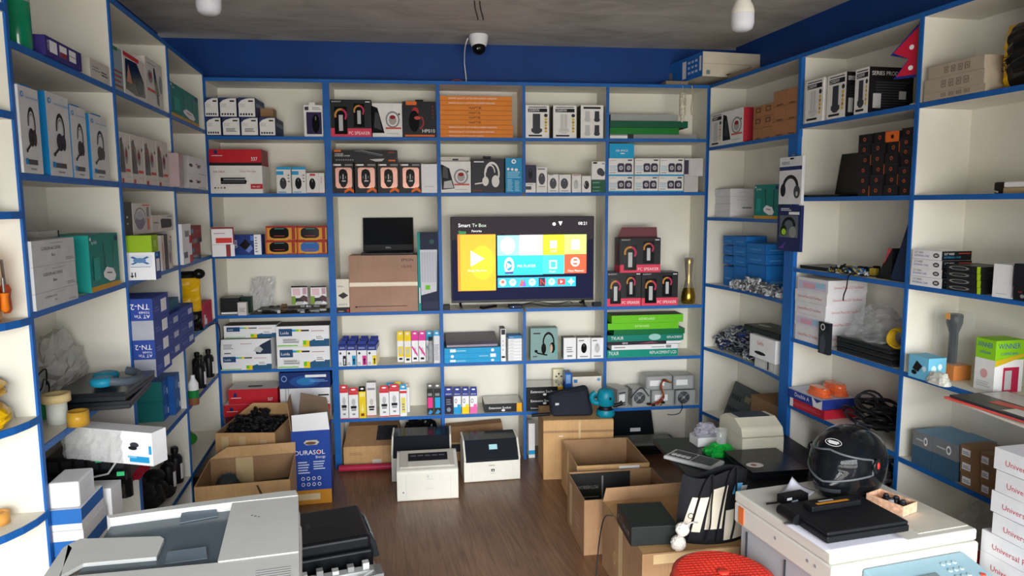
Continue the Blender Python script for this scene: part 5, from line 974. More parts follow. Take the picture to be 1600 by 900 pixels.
# ---------------------------------------------------------------- placing by the two front bottom corners seen in the photograph
def put(z, p0, p1, yt=None):
    a = on_z(p0[0], p0[1], z); b = on_z(p1[0], p1[1], z); d = b-a; an = math.atan2(d.y, d.x); fr = Frame((a.x, a.y, 0), an)
    return a+V((0, 0, G)), d.length, an, (fr.z(yt, 0, 0)-z if yt is not None else None)
def putbox(name, label, cat, z, p0, p1, yt, d, m, art=None, group=None, h=None, **fm):
    o_, w_, an, hh = put(z, p0, p1, yt); h = h or hh
    o = tag(boxmb(w_, d, h, m, art, **fm).build(name, None, o_, an), label, cat, group); r = Rec(); r.o = o; r.top = z+h+2*G; r.w = w_; r.h = h; r.loc = o_; r.an = an; return r
# --- fifth row on the left: printer drum frame and boxes
z = ls('e'); DRM = mat('#17181a', .35, var=.15)
dp = empty('printer_drum_frame', 'black printer drum frame with green clips on the near left lower shelf', 'printer part', LF.P(-2.215, .025, z+.105), LF.a-1.55)
q = MB().sbox(-.14, .14, 0, .20, 0, .1, DRM); q.build('frame', dp, bevel=.006)
q = MB()
for i in range(6): q.box(-.13+i*.044, -.098+i*.044, -.006, -.0005, .045, .085, mat('#2a2b2e', .3))
q.build('slot_plate', dp)
MB().cyl((-.135, -.022, .02), .018, .27, mat('#0f1012', .2), 'x', 16).build('roller', dp)
MB().cyl((-.12, -.02, -.035), .02, .24, mat('#202124', .3), 'x', 16).build('roller', dp)
for x in (.03, .08): MB().box(x, x+.02, -.016, -.0065, .075, .102, mat('#3fbf7a', .4)).build('clip', dp)
MB().box(.11, .135, -.05, -.0425, .03, .045, mat('#3fbf7a', .4)).build('clip', dp)
MB().tube([(.12, -.018, .1), (.08, -.045, .04), (.02, -.045, .03), (-.06, -.045, .035)], .004, LGREY, 6).build('wire_arm', dp)
for x in (-.09, 0, .09): MB().cyl((x, .1, -.1045), .028, .104, DRM, 'z', 10).build('foot', dp)
ds = z+.209
o_, w_, an, hh = put(ds, (104, 716), (240, 729), 666)
db = empty('drum_box', 'white drum unit box with blue label on top of the black drum frame', 'box', o_, an)
MB().box(0, w_, 0, .07, 0, hh, PAPER).face((0, 0, 0), (w_, 0, 0), (0, 0, hh), [('e', .8, .6, .05, .08, SMOKE), ('e', .78, .5, .05, .06, INK), ('r', .74, .08, .96, .26, SKY), ('r', .72, .2, .82, .26, C_('#7fc4e8')), ('r', .96, .35, .99, .6, SKY)]).build('carton', db)
q = MB(); rnd = random.Random(8); N, M = 12, 6
vs = [(.0+w_*.68*i/N, -.006-.012*rnd.random(), .004+hh*.98*j/M) for j in range(M+1) for i in range(N+1)]
q.add(vs, [(j*(N+1)+i, j*(N+1)+i+1, (j+1)*(N+1)+i+1, (j+1)*(N+1)+i) for j in range(M) for i in range(N)], mat('#c9c9c6', .15, alpha=.4, coat=1.)); q.build('plastic_wrap', db)
BWP = C_('#2a6cb8')
r1 = tag(boxmb(.2, .2, .085, PAPER, dict(left=[('r', 0, .0, 1, .6, BWP)], front=[('r', 0, 0, 1, .55, BWP)])).build('paper_carton', None, LF.P(-2.60, -.09, z+G), LF.a), 'white and blue flat carton at the bottom near shelf end, lower of two', 'box')
r1 = tag(boxmb(.19, .2, .07, PAPER, dict(left=[('r', 0, .3, 1, 1, BWP)], front=[('r', 0, .4, 1, 1, BWP)])).build('paper_carton', None, LF.P(-2.60, -.088, z+.0875), LF.a), 'white and blue flat carton under the white foam block, upper of two', 'box')
tag(MB().sbox(0, .13, 0, .09, 0, .085, mat('#e6e8ea', .7)).build('foam_block', None, LF.P(-2.595, -.085, z+.16), LF.a, .006), 'white foam block on the blue and white cartons by the printer frame', 'foam')
tag(boxmb(.08, .16, .13, PAPER).build('plain_box', None, LF.P(-2.37, -.10, z+G), LF.a-.1), 'plain white box standing beside the blue and white cartons, front of shelf', 'box')
crumple('cloth', 'crumpled red cloth at the front of the near lower shelf', 'cloth', LF, -1.97, -1.78, -.07, .02, z, .07, mat('#b01f36', .8), 21, amp=.3)
crumple('plastic_bag', 'shiny black torn plastic bag bunched beside the printer frame', 'bag', LF, -1.96, -1.76, .04, .2, z, .2, mat('#101214', .2, var=.02), 22, amp=.4)
# section two
z = ls('e')
for i, (a, b, v, c, lb) in enumerate([(-1.11, -1.0, .06, '#1f7a78', 'teal'), (-.998, -.882, .03, '#2460ac', 'blue')]):
    zz = z
    for j, h in enumerate((.105, .105)):
        o = boxmb(b-a-.002, .2, h, C_('#2460ac'), dict(front=[('r', .2, .3, .7, .7, C_('#4f86c8')), ('r', .75, .2, .9, .5, TXW)]), left=C_(c)).build('cartridge_box', None, LF.P(a, v, zz+G), LF.a)
        tag(o, f'{lb} sided cartridge box below the jutting toner stack, {["lower", "upper"][j]} one', 'box', 'blue cartridge boxes'); zz += h+.001
def toner_bottle(label, fr, u, v, z_, h=.2, r=.036, lab=True, group='black toner bottles'):
    e = empty('toner_bottle', label, 'bottle', fr.P(u, v, z_+G), fr.a, group); T = mat('#17181b', .35)
    MB().lathe([(r*.95, 0), (r, .006), (r, h*.68), (r*.8, h*.76), (r*.42, h*.8), (r*.42, h*.85)], T, n=18).build('body', e)
    MB().lathe([(r*.52, h*.852), (r*.52, h*.97), (r*.4, h)], mat('#0d0e10', .4), n=14).build('cap', e)
    if lab: MB().lathe([(r*1.012, h*.12), (r*1.012, h*.55)], PAPER, n=10, cap=False, a0=-2.2, a1=-.7).build('label', e)
    return e
for i, (px, v) in enumerate([(-.40, .03), (-.30, .05), (-.2, .09), (-.11, .04)]):
    toner_bottle(f'black toner bottle on the corner shelf, {["nearest the upright", "second from the upright", "standing furthest back", "rightmost by the corner"][i]}', LF, px, v, z, .185, .032)
e = empty('bottle', 'white bottle with green base standing by the upright below toner bottles', 'bottle', LF.P(-.80, -.02, z+G), LF.a)
MB().lathe([(.026, 0), (.028, .005), (.028, .04)], C_('#8a5a3a'), n=16).build('base_label', e); MB().lathe([(.0282, .0405), (.0282, .085)], GREEN, n=16).build('green_band', e); MB().lathe([(.028, .0855), (.028, .12), (.012, .15), (.011, .17)], PAPER, n=16).build('shoulder', e)
z = ls('f')
e = empty('bottle', 'green bottle lying on its side on the lowest corner shelf', 'bottle', LF.P(-.32, .12, z+.039), LF.a+.5)
MB().lathe([(.03, 0), (.036, .01), (.036, .13), (.02, .17), (.013, .18)], mat('#2f8a35', .2), (0, 0, 0), 18, 'x').build('body', e); MB().lathe([(.0365, .08), (.0365, .13), (.022, .166)], mat('#15181a', .3), (0, 0, 0), 18, 'x', cap=False).build('dark_band', e)
toner_bottle('black toner bottle with white label on the lowest left shelf', LF, -.95, .06, z, .2, .038)
toner_bottle('black toner bottle on the lowest left shelf, partly behind netting', LF, -1.06, .07, z, .19, .038)
def heap(name, label, cat, fr, u0, u1, v0, v1, z_, h, m, seed, n=26):  # an uncountable heap of small lumps: one object
    rnd = random.Random(seed); q = MB()
    for i in range(n):
        r = rnd.uniform(.14, .24)*min(u1-u0, h*2, v1-v0+.05); x = rnd.uniform(u0+r, u1-r); y = rnd.uniform(v0+r*.6, max(v0+r*.61, v1-r*.6)); t = 1-abs((x-(u0+u1)/2)/((u1-u0)/2))**2*.6
        zc = rnd.uniform(r*.8, max(r*.81, h*t-r)); q.ell((x, y, zc), r*rnd.uniform(.8, 1.3), r*rnd.uniform(.7, 1.), r*rnd.uniform(.6, .8), m[i % len(m)] if isinstance(m, list) else m, 9, 6)
    return tag(q.build(name, None, fr.P(0, 0, z_+.002), fr.a), label, cat, None, 'stuff')
heap('black_netting', 'heap of black netting and scrap on the lowest left shelf', 'netting', LF, -1.5, -1.14, .0, .2, z, .26, [mat('#15171a', .6, var=.3, scale=60), mat('#1d2023', .6, var=.3, scale=60)], 31, 30)
# --- nearest rounded end shelves
def ES(z): return z+TH
z = ES(1.805)
tag(boxmb(.06, .05, .26, mat('#d4d6d0', .4), dict(right=[('r', .2, .1, .8, .25, GREY), ('r', .3, .6, .6, .64, DRED)], front=[('r', .2, .1, .6, .25, SMOKE), ('e', .3, .6, .1, .02, DRED)])).build('blister_pack', None, LF.P(-2.745, .05, z+G), LF.a), 'pale blister pack standing on the rounded end shelf, upper left', 'pack')
z = ES(1.486)
e = empty('tool_pack', 'orange screwdriver set in a clear blister on the rounded end shelf', 'tool set', LF.P(-2.715, .06, z+G), LF.a+.35)
OT = mat('#f0a018', .3, var=.05)
MB().sbox(-.06, .06, -.02, .02, 0, .2, OT).build('case', e, bevel=.008)
MB().lathe([(.008, 0), (.014, .01), (.012, .05), (.015, .07), (.009, .085)], mat('#c4502f', .4), (.025, -.034, .02), 12).build('handle', e)
MB().tube([(.02, -.034, .108), (-.02, -.034, .18)], .004, mat('#9a9a98', .3, metal=.8), 8).build('blade', e)
MB().lathe([(.006, 0), (.012, .008), (.01, .04), (.013, .055)], mat('#e07a1c', .4), (-.025, -.034, .03), 12).build('handle', e)
MB().tube([(-.025, -.034, .087), (-.03, -.034, .13)], .004, mat('#9a9a98', .3, metal=.8), 8).build('blade', e)
MB().tube([(-.03, 0, .201), (-.015, 0, .215), (.015, 0, .215), (.03, 0, .201)], .006, OT, 8).build('hanger', e)
z = ES(1.177)
for i, (u, v, zz, rz) in enumerate([(-2.70, .045, z, .5), (-2.705, .05, z+.075, .35)]):
    e = empty('snack_packet', f'yellow and black glossy packet on the rounded end shelf, {["lower", "upper"][i]} one', 'packet', LF.P(u, v, zz+G), LF.a+rz)
    vs, fs, n, k = pouch(.16, .07, .1, None, 5+i, 18, 10); q = MB()
    for f in fs: q.add([vs[j] for j in f], [(0, 1, 2, 3)], BLKP if vs[f[0]][0]+.3*vs[f[0]][2] > .02 else YLP)
    q.build('pouch', e)
    q = MB().text('BLACK', (-.07, -.008, .03), (1, 0, -.1), (0, 0, 1), .018, INK, .07); q.build('print', e)
z = ES(.87)
e = empty('tape_roll', 'small orange tape roll on the lowest visible rounded end shelf', 'tape', LF.P(-2.70, .10, z+G)); MB().lathe([(.016, 0), (.03, 0), (.03, .035), (.016, .035), (.016, 0)], mat('#e0a050', .4), n=18, cap=False).build('roll', e)
# ================================================================ right wall
def rs(k): return RZ[k]+TH
def cs(k): return CZ[k]+TH
# --- corner bay, top
z = cs('a')
r = goods(RT, 'adapter_box', 'white adapter box with silver tower socket at the back right corner', 'box', z, -.01, 1110, 1128, 178, .16, WHITE, dict(front=adaptor(0)))
r = goods(RT, 'headphone_box', 'white headphone box with red side at the back right corner', 'box', z, -.015, 1129, 1161, 171.5, .2, WHITE, dict(front=earphone_art()), right=C_('#b02a3a'))
KB = C_('#a87650')
def kraft(k): return [('r', .25, .4, .8, .85, C_('#5a4030')), ('r', .35, .48, .7, .75, KB), ('r', .0, .97, 1, 1, C_('#7d5638'))] if k else [('r', .0, .97, 1, 1, C_('#7d5638')), ('r', .3, .03, .8, .1, C_('#5a4030'))]
zz = z
names = ['bottom', 'middle', 'top']
hs = [(RT.z(163, RT.u(1195, z+.1, .0), .0)-z)/3-.0012, (RT.z(139.5, RT.u(1225, z+.1, .0), .0)-z)/3-.0012]
for g, (cols_, hq, dd) in enumerate([([(1176.5, 1191), (1191.6, 1206.8)], hs[0], .13), ([(1207.4, 1226.5), (1227, 1245)], hs[1], .18)]):
    for j, (a, b) in enumerate(cols_):
        zz = z
        for i in range(3):
            u0 = RT.u(a, z+.1, .0); u1 = min(RT.u(b, z+.1, 0), .9835-.0+.07) if b > 1240 else RT.u(b, z+.1, 0)
            u1 = min(u1, 1.054-.0)
            o = boxmb(u1-u0-.002, dd, hq, KB, dict(front=kraft(g == 0 and i > 0))).build('kraft_box', None, RT.P(u0, .002, zz+G), RT.a)
            tag(o, f'small brown kraft box, {names[i]} of the {["first", "second", "third", "fourth"][2*g+j]} column from the corner', 'box', 'brown kraft boxes'); zz += hq+.001
def tangle(name, label, cat, fr, u0, u1, v0, v1, z_, h, ms, seed, n=60, r=.005, L=.12):
    rnd = random.Random(seed); q = MB()
    for i in range(n):
        x = rnd.uniform(u0, u1); t = max(.1, 1-abs((x-(u0+u1)/2)/((u1-u0)/2))**2*.65); y = rnd.uniform(v0, v1); zc = rnd.uniform(r, h*t); a = rnd.uniform(0, 6.28); R_ = L*rnd.uniform(.2, .5); p = []
        for k in range(9):
            b = k*rnd.uniform(.5, .7); p.append((min(u1, max(u0, x+R_*math.cos(a)*(k/4-1)+.3*R_*math.sin(b*2+a))), min(v1, max(v0, y+R_*math.sin(a)*(k/4-1)+.25*R_*math.cos(b*2))), max(r*1.05, min(h*t+.01, zc+.25*R_*math.sin(b+a*3)))))
        q.tube(smooth(p, 2), r*rnd.uniform(.6, 1.2), ms[i % len(ms)], 5)
    return tag(q.build(name, None, fr.P(0, 0, z_+.0015), fr.a), label, cat, None, 'stuff')
# --- corner bay, router and cable shelves (fronts curve, so goods sit a little deeper)
z = cs('b'); zz = z
for i, yt in enumerate([331, 319, 307, 295.5]):
    v_ = .055 if i != 2 else .06
    r = goods(RT, 'flat_white_box', f'flat white grey box, {["bottom", "second from bottom", "third from bottom", "top"][i]} of four beside the router box', 'box', zz, v_, 1117, 1141, yt, .18, mat('#dfe0e2', .5), dict(right=[('r', .5, .4, .9, .6, GREY)] if i == 1 else [('lines', .3, .45, .7, .6, 1, LGREY)]), 'flat white grey boxes'); zz = r.top
goods(RT, 'router_box', 'teal router box on the curved corner shelf behind the hanging packet', 'box', z, .03, 1178, 1216, 288.5, .1, TPT, dict(front=tplink()))
z = cs('c'); CB = C_('#2276c4'); zz = z
def cblu(): return [('lines', .2, .3, .8, .5, 1, C_('#5f9fd8')), ('r', 0, .97, 1, 1, C_('#174f8c')), ('r', .98, 0, 1, 1, C_('#174f8c'))]
for i, yt in enumerate([416, 400, 384, 369]):
    for j, (a, b) in enumerate([(1130, 1145), (1145.6, 1166)]):
        r = goods(RT, 'blue_box', f'small bright blue box, {["bottom", "second", "third", "top"][i]} of the {["left", "middle"][j]} column', 'box', zz, .08, a, b, yt, .15, CB, dict(front=cblu(), right=cblu()), 'small bright blue boxes')
    zz = r.top
zz = z
for i, yt in enumerate([413, 396.5, 380.5]):
    r = goods(RT, 'blue_box', f'small bright blue box, {["bottom", "middle", "top"][i]} of the right hand column', 'box', zz, .075, 1167, 1196, yt, .15, CB, dict(front=cblu(), right=cblu()), 'small bright blue boxes'); zz = r.top
SACH = mat('#c3c6c9', .2, var=.12, alpha=.6, coat=.6, bump=.5)
tangle('cable_sachets', 'bundle of grey cables in clear sachets in front of the blue boxes', 'cables', RT, .36, .93, .006, .055, z, .085, [mat('#b9bcc0', .3), mat('#8b8e92', .3), mat('#5d6064', .4), mat('#d0d2d4', .25)], 41, 150, .007, .14)
crumple('plastic_sachet', 'green clip and clear sachet lying at the post end of the cable bundle', 'bag', RT, .80, .95, -.03, .003, z, .035, mat('#8fd0a0', .25, alpha=.9), 45) if False else None
tag(MB().sbox(-.04, .04, -.012, .012, 0, .018, mat('#3cc06a', .4)).build('green_clip', None, RT.P(.80, -.02+.045, z+.09), RT.a), 'green wrapped clip on the cable bundle below the blue boxes', 'clip') if False else None
z = cs('d')
tangle('usb_cables', 'large tangled pile of black, blue and white cables on the curved shelf', 'cables', RT, .07, .585, .05, .25, z, .19, [mat('#3c3f45', .35), mat('#7b7f86', .3), mat('#2c3f78', .4), mat('#c3c6cb', .3), mat('#25272b', .4), mat('#8f939a', .3)], 42, 420, .0065, .1)
r = goods(RT, 'metal_case', 'pale grey case under the white box with red lettering', 'box', z, .02, 1179, 1210, 562, .2, mat('#bfc1be', .4), dict(front=[('r', .05, .15, .55, .8, mat('#d4d4d0', .4)), ('r', .65, .1, .72, .9, DGREY), ('r', .8, .2, .95, .8, mat('#d4d4d0', .4))]))
r = goods(RT, 'cable_box', 'white box with red lettering and black oval on the grey case', 'box', r.top, .0, 1171, 1211, 527, .2, PAPER, dict(front=[('t', 'SaiHu', .3, .62, .16, C_('#c0202a'), .3), ('e', .42, .25, .22, .08, TXD)]))
tag(MB().sbox(-.22, .2, -.1, .1, 0, .04, mat('#1c1e22', .35)).face((-.22, -.1, .041), (.42, 0, 0), (0, .2, 0), [('e', .3, .4, .16, .12, LGREY)]).build('black_adapter', None, RT.P(.74, .12, r.top+.002), RT.a, .01), 'flat black device lying on the white box with red lettering', 'device')
z = cs('e')
e = empty('laptop_chassis', 'dark grey stripped laptop chassis leaning in the corner near the floor', 'laptop part', RT.P(.36, .075, z+.012), RT.a-.05)
q = MB().sbox(-.19, .19, 0, .025, 0, .26, mat('#4b4f52', .5, metal=.3)); o = q.build('chassis', e, bevel=.006); o.rotation_euler[0] = -.35
q = MB()
for i in range(9): q.box(-.17+.04*(i % 5)*.9, -.145+.04*(i % 5)*.9, -.004, -.0005, .05+.09*(i//5), .085+.09*(i//5), mat('#33373a', .5))
q.box(.02, .1, -.0045, -.0005, .16, .2, C_('#8a8468')); q.build('board_detail', o)
tag(boxmb(.36, .2, .27, CARD3, dict(front=[('r', 0, .48, 1, .52, C_('#7d5c3c'))])).build('carton', None, RT.P(.58, .06, z+G), RT.a), 'dark brown carton on the lowest curved shelf beside the blue post', 'carton')
# --- packets hanging on the blue post
def hang(name, label, x0, x1, y0, y1, v, m, art):
    u0, z1 = RT.uz(x0, y0, v); u1, z0 = RT.uz(x1, y1, v); e = tag(boxmb(u1-u0, .018, z1-z0, m, dict(front=art)).build(name, None, RT.P(u0, v, z0), RT.a), label, 'packet'); 
    MB().tube([((u1-u0)/2, .009, z1-z0), ((u1-u0)/2, .012, z1-z0+.012), ((u1-u0)/2, .0225, z1-z0+.012)], .003, GREY, 6).build('hook', e); return e
hang('headset_packet', 'white headset packet hanging highest on the blue post', 1219, 1251, 247, 319, -.028, mat('#e4e6ea', .3), [('r', 0, .72, 1, .8, NAVY), ('t', 'NEWS', .12, .84, .07, NAVY, .7), ('e', .55, .96, .1, .02, GLOSS), ('ring', .52, .36, .36, .26, .3, -10, 190, GLOSS), ('e', .2, .3, .12, .14, GLOSS), ('e', .82, .26, .14, .14, mat('#3a3d42', .3)), ('e', .82, .22, .05, .05, LGREY)])
hang('earphone_packet', 'dark blue earphone packet with clear window hanging lower on the blue post', 1216, 1249, 321, 394, -.028, C_('#1d2a5c'), [('r', .1, .3, .9, .78, mat('#5c6470', .2)), ('ring', .5, .55, .3, .2, .35, 0, 180, GLOSS), ('e', .28, .45, .14, .12, GLOSS), ('e', .68, .42, .16, .12, mat('#8b8f90', .3)), ('e', .3, .42, .1, .07, C_('#a8d83a')), ('p', [(.1, .05), (.4, .2), (.3, .04)], C_('#5a3aa0')), ('r', .5, .8, .95, .86, TXW), ('lines', .15, .88, .6, .95, 2, TXW)])
# --- section two, top row
z = rs('a')
for i, (a, b, yt, c, dd) in enumerate([(1257, 1285, 124.5, 0, .1), (1291, 1320.6, 116, 1, .15), (1334, 1356, 107, 1, .25)]):
    art = adaptor(c)
    rt = [('t', 'SERIES PRODUCT', .06, .82, .09, TXW, .8), ('lines', .15, .06, .9, .7, 11, SMOKE), ('r', .1, .1, .28, .42, LGREY), ('r', .68, .3, .84, .48, LGREY)] if i else []
    goods(RT, 'adapter_box', ['white adapter box with silver tower socket, first in the right wall row', 'white adapter box with black side, second in the right wall row', 'adapter box with large black printed side, third in the right wall row'][i], 'box', z, -.005, a, b, yt, dd, WHITE, dict(front=art, right=rt), None, right=ADB if i else WHITE)
cr = tag(MB().sbox(0, .05, 0, .05, 0, .07, C_('#b98a5a')).build('small_carton', None, RT.P(1.87, .12, z+G), RT.a, .002), 'small tan carton behind the flag at the right end of its shelf', 'box')
fl = empty('flag', 'small red flag of two stacked triangles with blue border beside the shelf upright', 'flag', RT.P(1.905, .02, z+G), RT.a)
MB().cyl((0, 0, 0), .003, .36, mat('#8a6a40', .5), 'z', 8).build('pole', fl); MB().cyl((0, 0, 0), .02, .004, mat('#c9c2b2', .4)).build('base', fl)
def flagpts(k): return [(0, .12+k*1.6), (-.105+k*2.2, .125+k*1.2), (-.04+k*.7, .205-k*.0), (-.125+k*2.2, .235+k), (-.0, .355-k*2.)]
q = MB().prism([(x, y) for x, y in flagpts(0)], -.001, .001, C_('#1d2f7a'), 'y'); q.prism([(x-.003, y) for x, y in flagpts(.008)], -.0016, .0016, C_('#c0203a'), 'y')
q.lathe([(.011, -.0018), (.011, .0018)], TXW, (-.028, 0, .255), 12, 'y'); q.lathe([(.011, -.0018), (.011, .0018)], TXW, (-.028, 0, .165), 12, 'y')
o = q.build('cloth', fl); o.rotation_euler[2] = .35
# --- section two, second row: laptop and black boxes
z = rs('b'); RL = empty('laptop', 'open black laptop at the left of the black and orange boxes', 'laptop', RT.P(1.265, .08, z+G), RT.a)
MB().sbox(-.16, .16, -.075, .15, 0, .012, mat('#141518', .4)).build('keyboard_base', RL, bevel=.003)
o = MB().sbox(-.16, .16, 0, .007, 0, .23, mat('#131417', .35)).build('screen', RL, (0, .143, .014), bevel=.003); o.rotation_euler[0] = -.15
MB().box(-.15, .15, -.001, -.0002, .012, .22, mat('#0c0d10', .15)).build('display', o)
zz = z; BO = mat('#1b1a1d', .4, var=.03)
colsR = [(1339.5, 1359), (1360, 1381), (1382, 1403), (1404, 1424.5)]; tops = [209.5, 206, 204.5, 198.5]; nrow = [6, 6, 6, 7]
def gpu(o_): return [('e', .5, .5, .12, .2, C_('#b3532a')), ('e', .5, .5, .06, .1, BO), ('r', 0, .94, 1, 1, mat('#2a292c', .4))] + ([('r', .92, 0, 1, 1, ORANGE)] if o_ else [])
for c in range(4):
    zz = z; hq = (RT.z(tops[c], RT.u(colsR[c][0]+10, z+.2, .0), .0)-z)/nrow[c]-.0012
    for k in range(nrow[c]):
        u0 = RT.u(colsR[c][0], z+.2, .0); u1 = min(RT.u(colsR[c][1], z+.2, 0), 1.931)
        top_o = (c == 2 and k == nrow[c]-1)
        o = boxmb(u1-u0-.002, .2, hq, BO, dict(front=[('r', 0, 0, 1, 1, ORANGE), ('e', .5, .5, .12, .2, BO)] if top_o else gpu((c+k) % 3 == 0)), right=ORANGE if (c+k) % 3 == 0 else BO).build('black_box', None, RT.P(u0, .004 if (k+c) % 3 else .012, zz+G), RT.a)
        lv = ['bottom', 'second', 'third', 'fourth', 'fifth', 'sixth', 'seventh'][k]
        tag(o, 'black box with solid orange end on top of the third column' if top_o else f'small black box with orange emblem, {lv} one up in the {["first", "second", "third", "fourth"][c]} column', 'box', 'black and orange boxes'); zz += hq+.001
# --- section two, third row
z = rs('c')
closed_laptop('flat black tablet computer lying on the right wall shelf under cables', RT, 1.23, .13, z, .26, .2, .018, .1, mat('#17181a', .35))
e = empty('circuit_board', 'green and black circuit board lying on the right wall shelf', 'circuit board', RT.P(1.535, .15, z+G), RT.a+.1)
MB().box(-.13, .13, -.09, .09, 0, .004, mat('#2f3a2c', .5)).build('board', e)
rnd = random.Random(77)
for i in range(14):
    x, y = -.12+.06*(i % 4), -.08+.04*(i//4); MB().box(x, x+rnd.uniform(.02, .05), y, y+rnd.uniform(.015, .03), .0045, .0045+rnd.uniform(.01, .04), [BLACK, GREY, LGREY, C_('#b9a23a'), C_('#2d6a8a')][i % 5]).build('chip', e)
tangle('cable_scrap', 'heap of connectors and cable scrap in front on the right wall shelf', 'cables', RT, 1.37, 1.66, .006, .03, z, .045, [BLACK, DGREY, LGREY, C_('#9a8a3a'), C_('#2d5a8a')], 43, 90, .0045, .06)
cable('black cable end dangling from the third shelf over the white boxes', [RT.P(1.56, .0, z+.012), RT.P(1.57, -.02, z-.01), RT.P(1.565, -.022, z-.06), RT.P(1.545, -.02, z-.1), RT.P(1.54, -.018, z-.13)], .0035)
st_ = empty('tablet_stand', 'tall dark blue wedge stand leaning against the shelf upright', 'stand', RT.P(1.80, .03, z+G), RT.a)
MB().prism([(0, 0), (.115, 0), (.115, .27), (.095, .27)], 0, .12, C_('#1d2d4a'), 'y').build('wedge', st_)
tag(MB().prism([(0, 0), (.1, 0), (.1, .15), (.085, .15)], 0, .05, mat('#1a1b1e', .5), 'y').prism([(.05, .075), (.098, .15), (.075, .15)], -.003, -.0005, C_('#c04a5a'), 'y').build('black_wedge', None, RT.P(1.685, .05, z+G), RT.a), 'small black wedge with pinkish top beside the dark blue stand', 'stand')
# --- section two, fourth row: white lettered boxes, bag, laptops
z = rs('d'); zz = z; UPB = mat('#dedde0', .5)
bot = [531, 511.8, 492.5, 473.4, 455, 435.5]
for i in range(5):
    yt = bot[i+1]; holo = i in (1, 4)
    r = goods(RT, 'lettered_box', f'flat white box with red lettering, {["bottom", "second from bottom", "middle", "second from top", "top"][i]} in the stack on the right wall', 'box', zz, .0, 1242 if i < 4 else 1246, 1286+2*i, yt, .24, UPB, dict(front=[('t', 'Universal Plana LCD Test Board', .1, .35, .2, C_('#c0303a'), .75)]+([('r', .05, .1, .95, .75, C_('#c9c4dc')), ('r', .2, .2, .6, .6, C_('#d8a8b8')), ('r', .6, .3, .9, .7, C_('#9fc4dc'))] if holo else []), right=[('t', 'Universal Plana LCD Test Board', .15, .35, .2, C_('#c0303a'), .75)]), 'flat white boxes with red lettering'); zz = r.top
zz = z
for i in range(3):
    zz = closed_laptop(f'closed black laptop, {["bottom", "middle", "top"][i]} of the stack of three on the right wall', RT, 1.672-.004*i, .125, zz, .40-.01*i, .235, .026, .01*i, mat('#15171a', .3))
bagc = mat('#c8cbce', .12, var=.05, alpha=.32, coat=1., bump=.4)
crumple('plastic_bag', 'large crumpled clear plastic bag on the stack of three laptops', 'bag', RT, 1.48, 1.765, .02, .25, zz, .17, bagc, 51, lambda t: 1 if t < .3 else 1-(t-.3)*.8, 26, 12, .35)
hang_ = tag(boxmb(.085, .02, .17, mat('#202226', .3), dict(front=[('r', 0, .72, 1, 1, GLOSS), ('e', .4, .85, .22, .11, LGREY), ('e', .4, .85, .14, .07, GLOSS), ('p', [(.15, .05), (.6, .0), (.8, .35), (.5, .65), (.2, .5)], mat('#3c424c', .3))])).build('phone_case_packet', None, RT.P(1.33, -.024, z-.0+.001), RT.a), 'black hanging packet with round white logo in front of the white boxes', 'packet')
hang_.location = RT.P(1.36, -.026+.028-.024, z-.02); hang_.location.z = z-.03
cc = empty('cable_coil', 'coil of yellow cable at the right end of the laptop shelf', 'cable', RT.P(1.86, .07, zz+.03), RT.a)
YC = mat('#e0b82a', .4)
for i in range(6):
    MB().tube([(.055*math.cos(a)*(1+.05*i), -.03+.01*i+.004*math.sin(3*a), .045+.045*math.sin(a)*(1+.04*(i % 3))) for a in [2*math.pi*t/20 for t in range(20)]], .0045, YC, 6, closed=True).build('loop', cc)
cc.location = RT.P(1.85, .07, zz+.004); cc.rotation_euler[0] = .0
# --- section two, fifth row: paper reams, orange packs, black cables
z = RZ['e']+TH
RR = mat('#c4283c', .4)
r = tag(boxmb(.30, .21, .05, RR, dict(front=[('lines', .1, .3, .9, .7, 2, C_('#d8606a')), ('r', .0, .0, .1, 1, PAPER)])).build('paper_ream', None, RT.P(1.11, -.01, z+G), RT.a+.03), 'red wrapped paper ream under the blue and white ream', 'paper ream')
r = tag(boxmb(.30, .21, .055, C_('#2a3f96'), dict(front=[('t', 'Double A', .2, .3, .42, TXW, .5), ('p', [(.75, 0), (.7, 1), (.85, .5), (1, .9), (1, 0)], PAPER), ('r', 0, .9, 1, 1, LGREY)]), top=mat('#c9d2e4', .4)).build('paper_ream', None, RT.P(1.10, -.015, z+.052), RT.a+.02), 'blue and white paper ream torn open on the red ream', 'paper ream')
e = crumple('orange_pack', 'orange plastic wrapped pack lying on the paper ream, front one', 'pack', RT, 1.22, 1.38, .0, .085, z+.1085, .045, mat('#ea6a3a', .25, var=.1, bump=.3, coat=.5), 61, lambda t: 1-.25*t, 20, 8, .12)
e = crumple('orange_pack', 'orange plastic wrapped pack lying on the paper ream, back one', 'pack', RT, 1.20, 1.38, .10, .19, z+.1085, .06, mat('#ea6a3a', .25, var=.1, bump=.3, coat=.5), 62, lambda t: 1-.25*t, 20, 8, .12)
rnd = random.Random(99); q = MB()
for i in range(26):
    cx, cy, cz = 1.67+rnd.uniform(-.11, .11), .11+rnd.uniform(-.07, .07), rnd.uniform(.03, .17); R_ = rnd.uniform(.04, .085); t1, t2 = rnd.uniform(-.7, .7), rnd.uniform(0, 6)
    q.tube([(max(1.43, min(1.92, cx+R_*1.3*math.cos(a))), max(-.01, min(.25, cy+R_*math.sin(a)*math.cos(t1))), max(.008, cz+R_*math.sin(a)*math.sin(t1)+.02*math.cos(a+t2))) for a in [2*math.pi*t/16 for t in range(16)]], .0065, BLACK if i % 3 else DGREY, 6, closed=True)
tag(q.build('power_cables', None, RT.P(0, 0, z+G), RT.a), 'large heap of black power cables beside the orange packs', 'cables', None, 'stuff')
